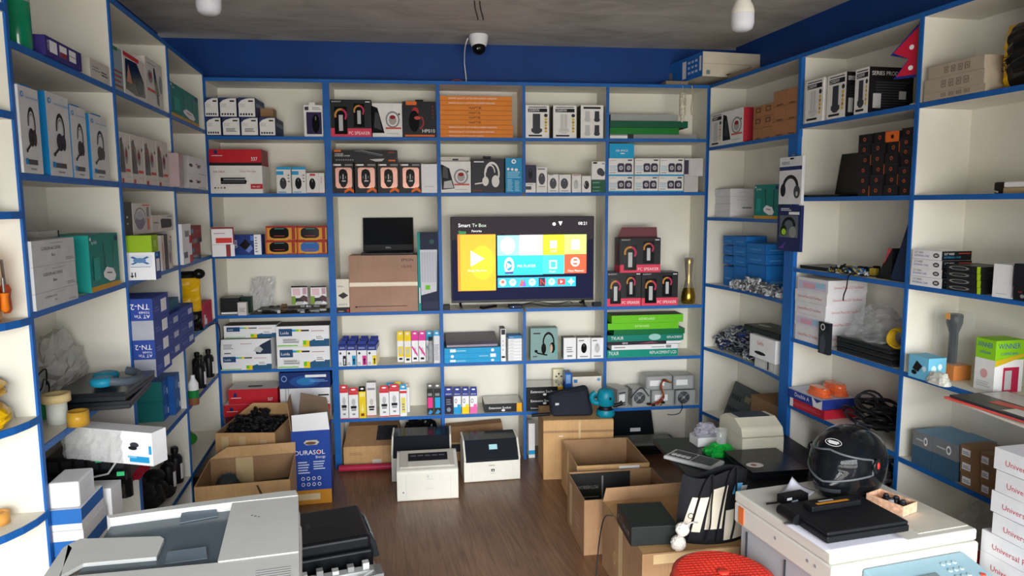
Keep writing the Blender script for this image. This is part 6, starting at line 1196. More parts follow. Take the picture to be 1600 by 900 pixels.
tangle('bagged_cables', 'grey cables slumped at the right end under the power cable heap', 'cables', RT, 1.62, 1.90, .02, .2, .26+TH, .28, [mat('#3d4046', .2), mat('#77797e', .2), mat('#a5a7ab', .2), mat('#c3c5c8', .2)], 44, 220, .009, .14)
z = .26+TH
tag(MB().sbox(0, .2, 0, .02, 0, .3, mat('#222428', .45)).build('flat_monitor_back', None, RT.P(1.32, .06, z+G), RT.a, .004), 'black flat panel leaning under the paper ream shelf behind the helmet', 'panel')
# --- section three
z = rs('a'); zz = z; BG = mat('#b5a996', .55)
for i, (a, b, yt) in enumerate([(1443, 1540, 139.5), (1444, 1538, 117), (1450.5, 1538, 96)]):
    r = goods(RT, 'long_carton', f'long beige carton with printed symbols, {["bottom", "middle", "top"][i]} of three at the top right', 'box', zz, -.005, a, b, yt, .17, BG, dict(front=sum([[('r', .3+.13*k, .25, .38+.13*k, .75, C_('#857a68')), ('r', .315+.13*k, .32, .365+.13*k, .68, BG), ('e', .34+.13*k, .5, .015, .12, C_('#857a68'))] for k in range(4)], [])), 'long beige cartons'); zz = r.top
e = empty('snack_bag', 'large black and yellow glossy bag at the far upper right', 'packet', RT.P(2.45, .02, z+G), RT.a)
vs, fs, n, k = pouch(.3, .25, .13, None, 71, 20, 14); q = MB()
for f in fs: q.add([vs[i] for i in f], [(0, 1, 2, 3)], YLP if (vs[f[0]][0] < -.115 or (.04 < vs[f[0]][0] and .11 < vs[f[0]][2] < .15)) else BLKP)
q.text('CAFE', (-.088, -.004, .06), (.12, -.0, 1), (-1, 0, .12), .02, INK, .08); q.build('pouch', e)
e2 = empty('snack_bag', 'second black glossy bag lying over the first at the upper right edge', 'packet', RT.P(2.50, .03, z+.252), RT.a)
vs, fs, n, k = pouch(.26, .095, .12, None, 72, 16, 10); q = MB()
for f in fs: q.add([vs[i] for i in f], [(0, 1, 2, 3)], YLP if vs[f[0]][2] < .035 else BLKP)
q.build('pouch', e2)
z = rs('b')
e = empty('white_case', 'white flat case with black end lying on the second shelf, far right', 'case', RT.P(2.36, .05, z+G), RT.a)
MB().sbox(0, .2, 0, .12, .0, .022, C_('#b9a47c')).build('base_board', e); MB().sbox(.0, .22, 0, .1, .0235, .045, PAPER).build('case', e, bevel=.004); MB().sbox(-.055, -.001, .01, .08, 0, .046, mat('#26241f', .4)).build('black_end', e, bevel=.006)
MB().tube([(-.03, .005, .006), (-.06, .01, .012), (-.1, .012, .009)], .004, LGREY, 6).build('cord', e)
# third row, hard disk cases
z = rs('c'); zz = z
def hdd(): return [('t', '2.5" HDD', .08, .62, .22, TXD, .3), ('t', 'EXTERNAL CASE', .08, .28, .2, C_('#5a6ab0'), .55), ('e', .82, .5, .1, .26, SMOKE), ('r', .77, .4, .87, .6, LGREY)]
def hddk(): return [('t', '2.5" HDD', .08, .6, .22, TXW, .4), ('t', 'EXTERNAL CASE', .08, .24, .2, C_('#3a9ad0'), .8), ('r', .55, .7, .95, .8, C_('#b83a2a'))]
for i, yt in enumerate([433.5, 420, 406, 391.5]):
    r = goods(RT, 'disk_case_box', f'white and black external disk case box, {["bottom", "second from bottom", "third from bottom", "top"][i]} of four', 'box', zz, -.01+.004*(i % 2), 1422+1.2*i, 1472, yt, .15, PAPER, dict(front=hdd(), right=hddk()), 'external disk case boxes', right=mat('#17181c', .4)); zz = r.top
zz = z; LG = C_('#b4d828')
for i, yt in enumerate([447, 436, 426, 415]):
    r = goods(RT, 'black_green_box', f'black box with lime stripe, {["bottom", "second from bottom", "third from bottom", "top"][i]} of four', 'box', zz, -.012, 1478.5, 1533, yt, .15, mat('#1d1f20', .4), dict(front=[('ring', .38, .55, .3, .3, .25, 0, 360, C_('#8a8d88')), ('e', .38, .52, .14, .12, SMOKE), ('r', .9, 0, 1, 1, LG)]), 'black boxes with lime stripes', right=mat('#1d1f20', .4)); zz = r.top
r = goods(RT, 'plain_box', 'plain white box beside the black boxes with lime stripes', 'box', z, -.02, 1550, 1580, 413.5, .14, PAPER, dict(front=[('lines', .2, .1, .8, .14, 1, LGREY)]))
r = goods(RT, 'black_carton', 'black box with small red lettering at the right edge, lower one', 'box', z, -.03, 1583, 1612, 450, .14, mat('#18191d', .4), dict(front=[('t', 'SLIM', .25, .6, .12, C_('#c0403a'), .4), ('e', .5, .35, .12, .14, GREY)]))
goods(RT, 'black_carton', 'black box with blue top at the right edge, upper one', 'box', r.top, -.03, 1583, 1612, 413, .15, mat('#1a1c22', .4), None, None, top=C_('#2a6a9a'))
# fourth row: camera box, torch, wrap, green box, magazines
z = rs('d')
r = goods(RT, 'webcam_box', 'small light blue box with black gadget pictures', 'box', z, -.04, 1419, 1450, 557, .09, C_('#74c0e0'), dict(front=[('p', [(.2, .4), (.5, .3), (.7, .6), (.4, .8)], GLOSS), ('e', .3, .25, .14, .1, GLOSS), ('e', .8, .5, .1, .12, C_('#d8eef6'))], right=[('e', .3, .5, .14, .18, C_('#d8eef6')), ('e', .65, .6, .12, .14, C_('#e8f4fa')), ('e', .6, .25, .1, .1, SMOKE)]))
tb = empty('flashlight_pack', 'black flashlight standing upright in a clear box with orange base', 'flashlight', RT.P(RT.u(1485, z+.1, .12)+.01, .12, z+G), RT.a)
MB().box(-.06, .06, -.045, .045, 0, .065, C_('#e08a4a')).face((-.06, -.045, 0), (.12, 0, 0), (0, 0, .065), [('lines', .3, .2, .8, .4, 1, C_('#c0602a')), ('e', .5, .8, .2, .25, YI)]).build('orange_base', tb)
MB().lathe([(.019, .066), (.019, .2), (.022, .21), (.033, .245), (.034, .28), (.03, .285)], mat('#2c3238', .35), n=18).build('torch', tb)
MB().box(-.012, .012, -.036, -.0345, .262, .29, C_('#e8a030')).build('tag', tb)
MB().box(-.061, .061, -.046, .046, .0655, .295, mat('#d0d4d4', .3, var=0, alpha=.12, spec=.2)).build('clear_cover', tb)
crumple('plastic_wrap', 'white crumpled plastic wrap in front of the flashlight', 'plastic wrap', RT, 2.13, 2.245, -.055, .0, z, .05, mat('#dcdccf', .3, var=.08, alpha=.9, bump=.4), 81, lambda t: 1-.35*t, 18, 7, .2)
GB = C_('#8ccc1e')
def win(): return [('r', 0, .0, 1, .62, mat('#e4e4e0', .5)), ('r', 0, .62, 1, 1, GB), ('t', 'WINNER', .08, .84, .1, C_('#2a4fa0'), .78), ('t', 'COFFEE BAR', .18, .72, .05, C_('#2a4fa0'), .6)]
r = goods(RT, 'appliance_box', 'tall lime green and white box on the fourth shelf, far right', 'box', z, .065, 1521, 1552, 530, .14, GB, dict(front=win()+[('e', .5, .34, .18, .09, C_('#d8a0a0')), ('lines', .15, .08, .85, .2, 3, LGREY)], right=win()[1:]+[('r', .3, 0, .85, .48, C_('#b8274a')), ('r', .36, .05, .6, .42, LGREY), ('p', [(0, .62), (0, .5), (1, .68), (1, .74)], YI)]), None, right=PAPER)
zz = z
for i, (c, lb, rz, du) in enumerate([('#d9d2c4', 'white paper folder at the bottom of the pile hanging over the shelf edge', -.10, 0), ('#d8564e', 'red edged magazine in the middle of the pile at the shelf edge', .05, .01), ('#33343a', 'dark magazine with pale pages on top of the pile at the shelf edge', -.02, .03)]):
    q = MB().sbox(-.2, .2, -.12, .14, 0, .008, mat(c, .35, var=.06)); q.face((-.2, -.12, .008), (.4, 0, 0), (0, .26, 0), [('r', .02, .5, .5, .98, mat('#c9c4c0', .3)), ('p', [(.3, .2), (.75, .35), (.7, .5), (.3, .4)], C_('#d8625a')), ('r', .55, .05, .95, .3, mat('#dcdad4', .4)), ('r', .72, .4, .98, .95, C_('#d8564e'))] if i == 2 else [])
    tag(q.build('magazine', None, RT.P(2.60+du, -.085, zz+G), RT.a+rz), lb, 'magazine'); zz += .009+G
# fifth row: grey boxes and brown boxes
z = .639+TH; BLB = C_('#3f5f78'); GRB = mat('#7c7f82', .45)
for i, (a, b) in enumerate([(1424, 1453), (1454, 1492)]):
    r = goods(RT, 'blue_grey_box', f'blue grey box, {["left", "right"][i]} one of the lower pair', 'box', z, -.0, a, b, 700+i*14, .2, BLB, None, 'blue grey boxes')
    goods(RT, 'grey_box', f'grey box with pale blue top and logo, {["left", "right"][i]} one of the pair', 'box', r.top, .0, a+2, b+3, 677+i*12, .2, GRB, dict(front=[('e', .68, .5, .1, .28, TXW), ('e', .68, .5, .06, .16, GRB), ('lines', .2, .4, .55, .6, 1, LGREY)], right=[('r', .1, .3, .5, .7, LGREY)]), 'grey boxes with pale blue tops', top=C_('#6f97b4'))
zz = z
for i, (yt, art) in enumerate([(741, 1), (722, 2), (704, 3)]):
    for j, (a, b) in enumerate([(1500, 1530), (1531, 1556)]):
        r = goods(RT, 'brown_box', f'small brown box with white label, {["bottom", "middle", "top"][i]} of the {["left", "right"][j]} column', 'box', zz, -.0, a, b, yt+j*8, .14, C_('#8f6f4e'), dict(front=[('r', .1, .25, .55, .75, PAPER), ('lines', .15, .35, .5, .6, 2, GREY)]), 'small brown labelled boxes', h=.058)
    zz = r.top
# stacks of white lettered boxes at the far right, standing on the lowest shelf board in front of the run
def lettered(label, zz, u0, v0, w, d, h, tilt): return tag(boxmb(w, d, h, UPB, dict(front=[('t', 'Universal Plana LCD Test Board', .12, .3, .26, C_('#c0303a'), 1.1)], right=[('t', 'Universal Plana', .1, .3, .26, C_('#c0303a'), .8)])).build('lettered_box', None, RT.P(u0, v0, zz+G), RT.a+tilt), label, 'box', 'white boxes at the right edge')
# ================================================================ ceiling and top of the shelving
def bulb(label, top, L):
    e = empty('light_bulb', label, 'light bulb', V((top[0], top[1], H)), 0)
    zb = top[2]-H
    MB().cyl((0, 0, -.012), .035, .0115, PAPER).build('ceiling_rose', e)
    MB().tube([(0, 0, -.0125), (0, 0, zb+.185)], .004, mat('#d8d4c8', .5), 8).build('cord', e)
    MB().lathe([(.012, zb+.185), (.02, zb+.18), (.02, zb+.135), (.024, zb+.13)], mat('#e6e2d2', .4), n=20).build('holder', e)
    MB().lathe([(.024, zb+.1295), (.042, zb+.095), (.046, zb+.075), (.046, zb+.067)], mat('#e9e6da', .4), n=24).build('collar', e)
    MB().lathe([(.0455, zb+.0665), (.046, zb+.03), (.04, zb+.01), (.025, zb+.001), (.0, zb)], mat('#dcdce2', .35, emit=.0), n=24, cap=False).build('globe', e)
bulb('white pear shaped bulb hanging on the right half of the ceiling', (1.002, -2.05, 2.526), .1)
bulb('white pear shaped bulb hanging on the left, cut off by the picture top', (-1.096, -2.0, 2.549), .1)
e = empty('security_camera', 'white dome security camera with black eye under the ceiling near the back wall', 'security camera', V((.083, .02, H)))
MB().lathe([(.062, -.001), (.066, -.012), (.06, -.05), (.05, -.075)], PAPER, n=24).build('housing', e)
MB().ell((0, -.012, -.088), .046, .046, .045, mat('#0e0f12', .2)).build('eye', e)
q = MB(); q.ell((-.012, -.052, -.1), .006, .004, .006, mat('#c8d0d8', .2), 8, 5); q.build('lens', e)
cable('white cable running from the dome camera down to the shelf top', [V((.012, .03, H-.02)), V((.0, .05, H-.05)), V((-.005, .12, H-.08)), V((.0, .26, H-.14)), V((.012, .29, H-.24)), V((.01, .27, 2.672))], .004, PAPER)
for i, (dx, px) in enumerate([(0, 742), (.03, 749)]):
    t = V((dx, -.78, H)); cable(f'thin black tipped wire poking down from the ceiling, {["left", "right"][i]} one', [t+V((0, 0, -.001)), t+V((.004, 0, -.04)), t+V((.016, 0, -.085)), t+V((.02, .01, -.1))], .004, mat('#3a2a24', .5), 'ceiling_wire')
# long carton across the corner on top of the shelving
zt = BZ['top']+TH; a = on_z(1097.5, 118.5, zt+.04); b = on_z(1027, 131.5, zt+.04)
zt = 2.644+TH+.034
q = MB(); d1 = (b-a); d1.z = 0; L1 = d1.length; an = math.atan2(d1.y, d1.x)
cz_ = 2.6895
a = on_z(1097.5, 118.5, cz_); b = on_z(1027, 131.5, cz_); d = b-a; L1 = .50; an = .14
hc2 = Frame((a.x, a.y, 0), an).z(80, 0, 0)-cz_
TB = C_('#2a6fc0')
q = MB().box(0, .47, 0, L1, 0, hc2, mat('#d8cfba', .6, var=.12, scale=6))
q.face((0, L1, 0), (0, -L1, 0), (0, 0, hc2), [('r', 0, 0, 1, 1, TB), ('r', .44, .12, .55, .85, PAPER)]+[('lines', .6+.1*k, .2, .67+.1*k, .85, 3, C_('#bcd4ee')) for k in range(3)]+[('r', .92, .25, .97, .85, PAPER), ('e', .08, .4, .07, .22, C_('#8a8a80'))])
q.face((0, 0, 0), (.47, 0, 0), (0, 0, hc2), [('r', 0, .5, 1, .54, C_('#c9bfa6')), ('p', [(.38, .1), (.46, .16), (.5, .06), (.58, .14), (.6, .1), (.5, .03), (.46, .12), (.4, .05)], C_('#5a4a38')), ('r', .06, .08, .12, .25, C_('#7a8a98'))])
o = tag(q.build('long_box', None, V((a.x, a.y, cz_)), an), 'long white and blue carton lying across the corner on top of the shelving', 'box')
cz0 = 2.655
for k, (u, v) in enumerate([(1.0, 0)]):
    pass
tag(boxmb(.3, .2, cz_-2.656-.002, mat('#8a7a64', .6)).build('low_carton', None, RT.P(.22, .02, 2.6565), RT.a), 'flat brown carton under the long corner box on the shelf top', 'box')
tag(boxmb(.16, .2, cz_-2.657-.002, mat('#8a7a64', .6)).build('low_carton', None, BK.P(1.40, .04, 2.6572), 0), 'small flat brown carton under the blue end of the corner box', 'box')
e = empty('hanging_ornament', 'pale plastic wrapped ornament hanging from the top shelf edge beside green boxes', 'ornament', BP(1067, 134, -.012))
rnd = random.Random(4); MB().tube([(0, 0, -.002), (0, 0, -.04)], .002, LGREY, 6).build('string', e)
MB().lathe([(.004, -.04), (.02, -.05), (.026, -.1), (.022, -.15), (.024, -.19), (.01, -.22), (.004, -.25)], mat('#cfc8b4', .3, var=.4, scale=60, bump=.6), n=10, cap=False).build('body', e)
cable('thin beige string hanging from the top shelf edge right of the ornament', [BP(1081, 134, -.008), BP(1082, 150, -.01), BP(1080, 170, -.01), BP(1081, 180, -.01)], .004, mat('#b8a88a', .6), 'hanging_string', 'string')
e = tag(MB().tube([(.05*math.cos(t), 0, .0+.03*math.sin(t)) for t in [math.pi*k/12 for k in range(13)]], .004, C_('#a8503a'), 6).build('red_ring', None, BK.P(-.06, .15, 2.645+TH+.005)), 'thin reddish wire loop standing on top of the back shelving', 'wire')
# ================================================================ on the floor, left
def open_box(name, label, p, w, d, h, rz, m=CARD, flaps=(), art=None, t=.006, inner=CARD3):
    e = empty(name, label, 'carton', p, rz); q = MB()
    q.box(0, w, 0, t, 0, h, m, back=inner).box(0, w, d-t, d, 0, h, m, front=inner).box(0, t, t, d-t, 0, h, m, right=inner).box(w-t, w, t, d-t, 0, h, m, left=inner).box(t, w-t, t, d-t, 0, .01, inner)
    for k, it in (art or {}).items():
        q.face(*dict(front=((0, 0, 0), (w, 0, 0), (0, 0, h)), left=((0, d, 0), (0, -d, 0), (0, 0, h)), right=((w, 0, 0), (0, d, 0), (0, 0, h)), inback=((0, d-t-.0005, 0), (w, 0, 0), (0, 0, h)))[k], it)
    q.build('box_body', e)
    for pts in flaps:
        f = MB(); n = (V(pts[1])-V(pts[0])).cross(V(pts[2])-V(pts[0])).normalized()*.005
        f.hexa([pts[0], pts[1], tuple(V(pts[1])+n), tuple(V(pts[0])+n), pts[3], pts[2], tuple(V(pts[2])+n), tuple(V(pts[3])+n)], m); f.build('flap', e)
    return e
BTP = mat('#cdb387', .3, var=.08, coat=.4)
p, w_, an, _ = put(.45, (336, 677), (441, 676)); d1 = .40; w_ -= .045
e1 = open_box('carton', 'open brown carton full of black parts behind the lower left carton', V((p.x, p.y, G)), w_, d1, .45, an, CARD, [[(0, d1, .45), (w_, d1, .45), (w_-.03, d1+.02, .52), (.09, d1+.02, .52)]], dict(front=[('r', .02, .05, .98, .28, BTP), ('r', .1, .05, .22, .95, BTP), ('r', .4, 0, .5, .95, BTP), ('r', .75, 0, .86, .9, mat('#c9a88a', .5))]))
F1 = Frame((p.x, p.y, 0), an)
tag(boxmb(w_-.02, d1-.02, .34, CARD3).build('inner_carton', None, F1.P(.01, .01, .0125), an), 'carton filling the bottom of the open box of black parts', 'carton')
tangle('black_parts', 'heap of black cables and cartridges in the rear open carton', 'cables', F1, .03, w_-.03, .03, d1-.03, .355, .15, [mat('#141518', .5), mat('#1d1f22', .5), mat('#0d0e10', .45)], 91, 170, .012, .14)
p, w_, an, _ = put(.35, (303, 762), (453, 749)); d2 = .43
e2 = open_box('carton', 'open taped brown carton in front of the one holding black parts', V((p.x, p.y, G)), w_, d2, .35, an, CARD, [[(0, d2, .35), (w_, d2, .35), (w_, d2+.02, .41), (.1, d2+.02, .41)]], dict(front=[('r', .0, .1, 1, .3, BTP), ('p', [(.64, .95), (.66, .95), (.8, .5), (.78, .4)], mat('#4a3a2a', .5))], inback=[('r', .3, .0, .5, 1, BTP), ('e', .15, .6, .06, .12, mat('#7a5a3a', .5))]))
F2 = Frame((p.x, p.y, 0), an)
crumple('grey_sacking', 'grey speckled padding lying in the taped open carton', 'padding', F2, .02, .23, .04, .40, .012, .29, mat('#3e484c', .9, var=.4, scale=90), 92, lambda t: 1 if t < .5 else 1-(t-.5)*1.1, 24, 12, .14)
tag(MB().sbox(-.09, .09, -.1, .1, 0, .24, mat('#22272a', .5)).build('black_unit', None, F2.P(.375, .2, .012), an+.1, .01), 'black device lying inside the taped open carton', 'device')
DB2 = C_('#24479e')
p, w_, an, hh = put(0, (459, 790), (519, 785), 675)
du = empty('carton', 'tall blue carton with handle hole and open flaps beside the open boxes', 'carton', p, an)
dq = .22
q = MB().box(0, w_, 0, .005, .09, hh, DB2, back=CARD3).box(0, w_, dq-.005, dq, 0, hh, DB2, front=CARD3).box(0, .005, .005, dq-.005, 0, hh, DB2, right=CARD3).box(w_-.005, w_, .005, dq-.005, 0, hh, DB2, left=CARD3).box(0, w_, 0, dq, 0, .0895, C_('#c98a2e')).box(.006, w_-.006, .006, dq-.006, .09, hh-.1, CARD3)
ic = []
for i in range(4):
    for j in range(2): ic.append(('ring', .27+.14*i, .1+.1*j, .045, .03, .3, 0, 360, TXW))
q.face((0, 0, .09), (w_, 0, 0), (0, 0, hh-.09), [('e', .52, .8, .2, .04, mat('#c8c0b0', .6)), ('r', .37, .76, .67, .84, mat('#c8c0b0', .6)), ('e', .5, .79, .14, .025, C_('#6a4a30')), ('t', 'DURASOL', .08, .6, .075, TXW, .86), ('e', .705, .632, .035, .024, C_('#a83a4a')), ('t', 'Energy', .62, .535, .04, TXW, .28), ('lines', .15, .28, .45, .5, 5, C_('#c8d2ea')), ('lines', .55, .34, .85, .5, 4, C_('#c8d2ea'))]+ic)
q.face((0, 0, 0), (w_, 0, 0), (0, 0, .0895), [('r', .1, .3, .7, .75, C_('#dcc9a0'))]); q.build('box_body', du)
f = MB(); f.hexa([(.01, .0, hh), (w_-.0, .0, hh), (w_, .004, hh), (.01, .004, hh), (.01, -.015, hh+.105), (w_-.01, -.015, hh+.115), (w_-.01, -.011, hh+.115), (.01, -.011, hh+.105)], PAPER); f.build('front_flap', du)
f = MB(); f.hexa([(.0, .01, hh), (.004, .01, hh), (.004, dq-.01, hh), (.0, dq-.01, hh), (-.02, .03, hh+.17), (-.016, .03, hh+.17), (-.016, dq, hh+.18), (-.02, dq, hh+.18)], CARD3); f.build('side_flap', du)
f = MB(); f.hexa([(.02, dq, hh), (w_, dq, hh), (w_, dq+.004, hh), (.02, dq+.004, hh), (.04, dq+.05, hh+.17), (w_-.03, dq+.05, hh+.13), (w_-.03, dq+.054, hh+.13), (.04, dq+.054, hh+.17)], mat('#6d5a48', .6)); f.build('rear_flap', du)
# ---------------------------------------------------------------- laser printers on the floor
CRW = mat('#dcdad0', .4, var=.03); CRG = mat('#bdb9ae', .4, var=.03); SMK = mat('#20242b', .14, var=0)
p, w_, an, hh = put(0, (621, 785), (716.5, 779), 737)
pr = empty('laser_printer', 'old off-white laser printer with open paper slot, nearest on the floor', 'printer', p, an); d = .25
q = MB().prism([(0, 0), (d, 0), (d, hh+.045), (d*.8, hh+.05), (.0, hh-.004)], 0, w_, CRW, 'x'); q.build('body', pr, bevel=.012, seg=3)
q = MB(); q.prism([(.03, hh+.004), (d*.8, hh+.052), (d*.8, hh+.06), (.03, hh+.013)], .02, w_-.02, CRG, 'x'); q.build('top_cover', pr, bevel=.004)
sl = lambda y: hh+.0135+(y-.03)*.2765
q = MB(); q.poly([(.07, .085, sl(.085)+.001), (w_-.06, .085, sl(.085)+.001), (w_-.06, .165, sl(.165)+.001), (.07, .165, sl(.165)+.001)], INK)
for i in range(5): q.box(.085+i*.045, .12+i*.045, .13, .14, sl(.13)+.0015, sl(.14)+.005, mat('#3a3c40', .4))
q.build('paper_slot', pr)
q = MB(); q.hexa([(.065, .025, sl(.025)+.0005), (w_-.045, .025, sl(.025)+.0005), (w_-.055, .08, sl(.08)+.0005), (.068, .08, sl(.08)+.0005), (.065, .025, sl(.025)+.004), (w_-.045, .025, sl(.025)+.004), (w_-.055, .08, sl(.08)+.003), (.068, .08, sl(.08)+.003)], mat('#c9c6bc', .4)); q.build('output_tray', pr)
MB().face((0, -.0006, 0), (w_, 0, 0), (0, 0, hh), [('r', .145, .03, .15, .85, LGREY), ('r', .87, .03, .875, .85, LGREY), ('lines', .48, .68, .6, .72, 1, LGREY), ('r', .49, .74, .52, .84, LGREY), ('lines', .48, .38, .6, .41, 1, LGREY), ('e', .1, .3, .015, .03, GREY)]).build('front_panel', pr)
def lbp2(label, p0, p1, yt, w=None, sticker=False, logo=True):
    p, w_, an, hh = put(0, p0, p1, yt); w_ = w or w_; pr = empty('laser_printer', label, 'printer', p, an); d = .24; hb = hh
    MB().prism([(0, 0), (d, 0), (d, hb+.06), (.1, hb+.06), (.0, hb-.005)], 0, w_, CRW, 'x').build('body', pr, bevel=.012, seg=3)
    q = MB().prism([(-.012, hb-.02), (-.004, hb-.035), (.008, hb-.02), (.09, hb+.075), (d-.02, hb+.095), (d-.02, hb+.105), (.085, hb+.088)], .012, w_-.012, SMK, 'x'); q.build('smoked_lid', pr, bevel=.003)
    for x in (0, w_-.011): MB().prism([(-.004, hb-.03), (.09, hb+.07), (d-.02, hb+.09), (d-.02, hb+.108), (.08, hb+.092), (-.014, hb-.01)], x, x+.011, CRW, 'x').build('lid_arm', pr, bevel=.003)
    it = [('r', .13, .05, .135, .8, LGREY), ('r', .87, .05, .875, .8, LGREY)]
    if logo: it += [('t', 'Canon', .44, .7, .07, TXD, .15), ('r', .48, .45, .54, .56, TXD), ('e', .51, .5, .015, .02, PAPER), ('lines', .47, .36, .55, .39, 1, GREY)]
    MB().face((0, -.0006, 0), (w_, 0, 0), (0, 0, hb-.02), it).build('front_panel', pr)
    if sticker:
        n_ = V((0, -.72, .69)); o_ = V((w_*.46, .036, hb+.031)); MB().hexa([tuple(o_+V(c)) for c in [(0, 0, 0), (.055, 0, 0), (.055, .002, -.002), (0, .002, -.002), (0, .022, .026), (.055, .022, .026), (.055, .024, .024), (0, .024, .024)]], C_('#a8d8e0')).build('sticky_note', pr, (0, -.004, .006))
    return pr
lbp2('white laser printer with smoked lid and pale blue sticky note, right one on the floor', (725.5, 755.3), (812.7, 749), 716, sticker=True)
lbp2('white laser printer with smoked lid, half hidden behind the old off-white printer', (612.5, 754), (706, 750), 709, logo=False)
# ---------------------------------------------------------------- cartons on the floor, right
FA = open_box('carton', 'tall closed brown carton with black bag and teal tool on top', V((.455, -.40, G)), .47, .36, .40, -.06, CARD, [], dict(front=[('r', .64, .42, .82, .5, TXD), ('r', .64, .42, .68, .62, TXD), ('r', .76, .5, .8, .62, TXD), ('r', .0, .8, 1, .84, CARD3), ('r', .5, 0, .53, 1, BTP), ('r', .22, .74, .28, .75, TXW)]))
MB().box(.002, .468, .002, .358, .4005, .406, CARD).build('closed_top', FA)
zA = .409
FAf = Frame((.455, -.40, 0), -.06)
b = empty('laptop_bag', 'black zipped laptop bag slumped on the tall brown carton', 'bag', FAf.P(.06, .06, zA), -.06)
BB = mat('#1c1f2b', .75, var=.12, scale=40, bump=.15)
q = MB().hexa([(.0, .0, 0), (.29, .0, 0), (.30, .11, 0), (.0, .11, 0), (-.015, .06, .15), (.25, .06, .20), (.26, .12, .20), (-.01, .12, .15)], BB); o = q.build('pouch', b, bevel=.03, seg=4)
q = MB().tube(smooth([(-.01, .035, .13), (.08, .03, .17), (.16, .028, .16), (.25, .032, .18)]), .004, mat('#0e1018', .4), 6); q.build('zipper', b)
MB().box(.03, .055, .028, .032, .06, .09, LGREY).build('small_tag', b)
MB().tube([(-.13, .02, .012), (-.05, .03, .014), (-.005, .04, .013)], .012, BLACK, 8).build('strap', b)
t = empty('power_tool', 'teal power tool standing on the tall brown carton beside the black bag', 'power tool', FAf.P(.43, .08, zA), -.06)
TL = mat('#0f7f96', .35, var=.04); 
MB().lathe([(.0, 0), (.06, 0), (.064, .02), (.055, .045)], TL, n=24, cap=False).build('base', t)
MB().lathe([(.048, .0455), (.042, .055), (.044, .07)], BLACK, n=20).build('waist', t)
MB().lathe([(.045, .0705), (.058, .08), (.06, .13), (.054, .165), (.045, .18), (.03, .185)], TL, n=24).build('motor_body', t)
MB().tube(smooth([(-.05, -.01, .09), (-.085, -.01, .1), (-.095, -.01, .14), (-.07, -.01, .165)]), .018, TL, 10).build('handle', t)
MB().ell((.02, -.053, .13), .011, .008, .011, BLACK, 10, 6).build('vent_button', t)
MB().tube([(.055, .02, .06), (.1, .02, .07), (.12, .02, .085)], .014, BLACK, 8).build('side_grip', t)
tag(MB().prism([(-.02, 0), (.13, 0), (.13, .003), (-.02, .003)], -.055, .02, mat('#1a1c22', .8), 'y').build('black_cloth', None, FAf.P(.37, -.02+.03, zA-.0), -.06), 'black cloth under the teal tool on the carton corner', 'cloth') if False else None
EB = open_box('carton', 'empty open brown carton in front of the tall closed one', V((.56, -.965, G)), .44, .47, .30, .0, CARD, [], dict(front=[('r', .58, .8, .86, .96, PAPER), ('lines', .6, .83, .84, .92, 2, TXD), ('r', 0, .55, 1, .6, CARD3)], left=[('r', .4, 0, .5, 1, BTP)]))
tag(MB().tube(smooth([(.0, 0, .02), (.1, .05, .03), (.2, .0, .02), (.16, -.06, .03)]), .02, mat('#1a1a1c', .5), 8).build('black_cable', None, V((.72, -.72, .012+.0))), 'dark cable lying inside the empty open carton', 'cable')
BLKC = mat('#2a2b2a', .6, var=.15, scale=8)
CC = open_box('carton', 'open carton with black printed inside walls, third from the back', V((.495, -1.45, G)), .50, .40, .30, .02, CARD3, [], dict(inback=[('r', .0, .0, .74, .97, BLKC), ('r', .4, .1, .42, .9, GREY), ('ti', 'MOTHERBOARD', .36, .72, .07, mat('#9f9a90', .6), .28), ('r', .06, .48, .37, .5, mat('#9f9a90', .6)), ('ti', 'GX-H61 DD', .36, .44, .07, mat('#9f9a90', .6), .28)], left=[('r', .15, .1, .3, .9, BTP), ('lines', .5, .3, .8, .6, 3, CARD2)]), inner=CARD3)
DD = open_box('carton', 'nearest taped brown carton carrying a black metal unit', V((.60, -2.11, G)), .50, .56, .335, .06, CARD3, [[(.0, .56, .335), (.5, .56, .335), (.5, .57, .40), (.02, .57, .40)]], dict(front=[('r', .0, .1, .98, .35, BTP), ('r', .42, .0, .56, .98, BTP), ('r', .1, .85, .9, .98, BTP)], left=[('r', .45, 0, .55, 1, BTP), ('ring', .35, .4, .03, .1, .3, 0, 360, CARD)]))
MB().box(.007, .493, .007, .553, .3255, .3345, CARD).build('closed_top', DD)
Df = Frame((.60, -2.11, 0), .06); zD = .337
p, w_, an, hh = put(zD, (986, 857), (1059, 853), 824.5)
am = empty('amplifier_unit', 'black metal box unit with red printed front on the nearest carton', 'device', p, an)
AMB = mat('#262a29', .5, metal=.3, var=.1)
MB().sbox(0, w_, 0, .25, .008, hh, AMB).build('case', am, bevel=.002)
MB().face((0, .25, .008), (0, -.25, 0), (0, 0, hh-.008), [('r', .0, 0, 1, 1, mat('#1b1c1e', .4)), ('lines', .2, .3, .5, .8, 2, C_('#7a4a44')), ('t', 'IN-AT', .5, .3, .25, C_('#8a8f94'), .35), ('e', .85, .5, .03, .12, GREY), ('e', .12, .5, .03, .12, GREY)]).build('front_panel', am)
for x in (.03, w_-.03):
    for y in (.03, .22): MB().cyl((x, y, 0), .01, .0078, BLACK, n=10).build('foot', am)
cable('thin black cable falling from the black metal unit down the carton side', [p+V((-.03, .2, .06)), p+V((-.07, .2, .05)), p+V((-.115, .12, -.05)), p+V((-.14, .05, -.2)), p+V((-.13, -.02, -zD+.01)), p+V((-.1, -.3, -zD+.006))], .003)
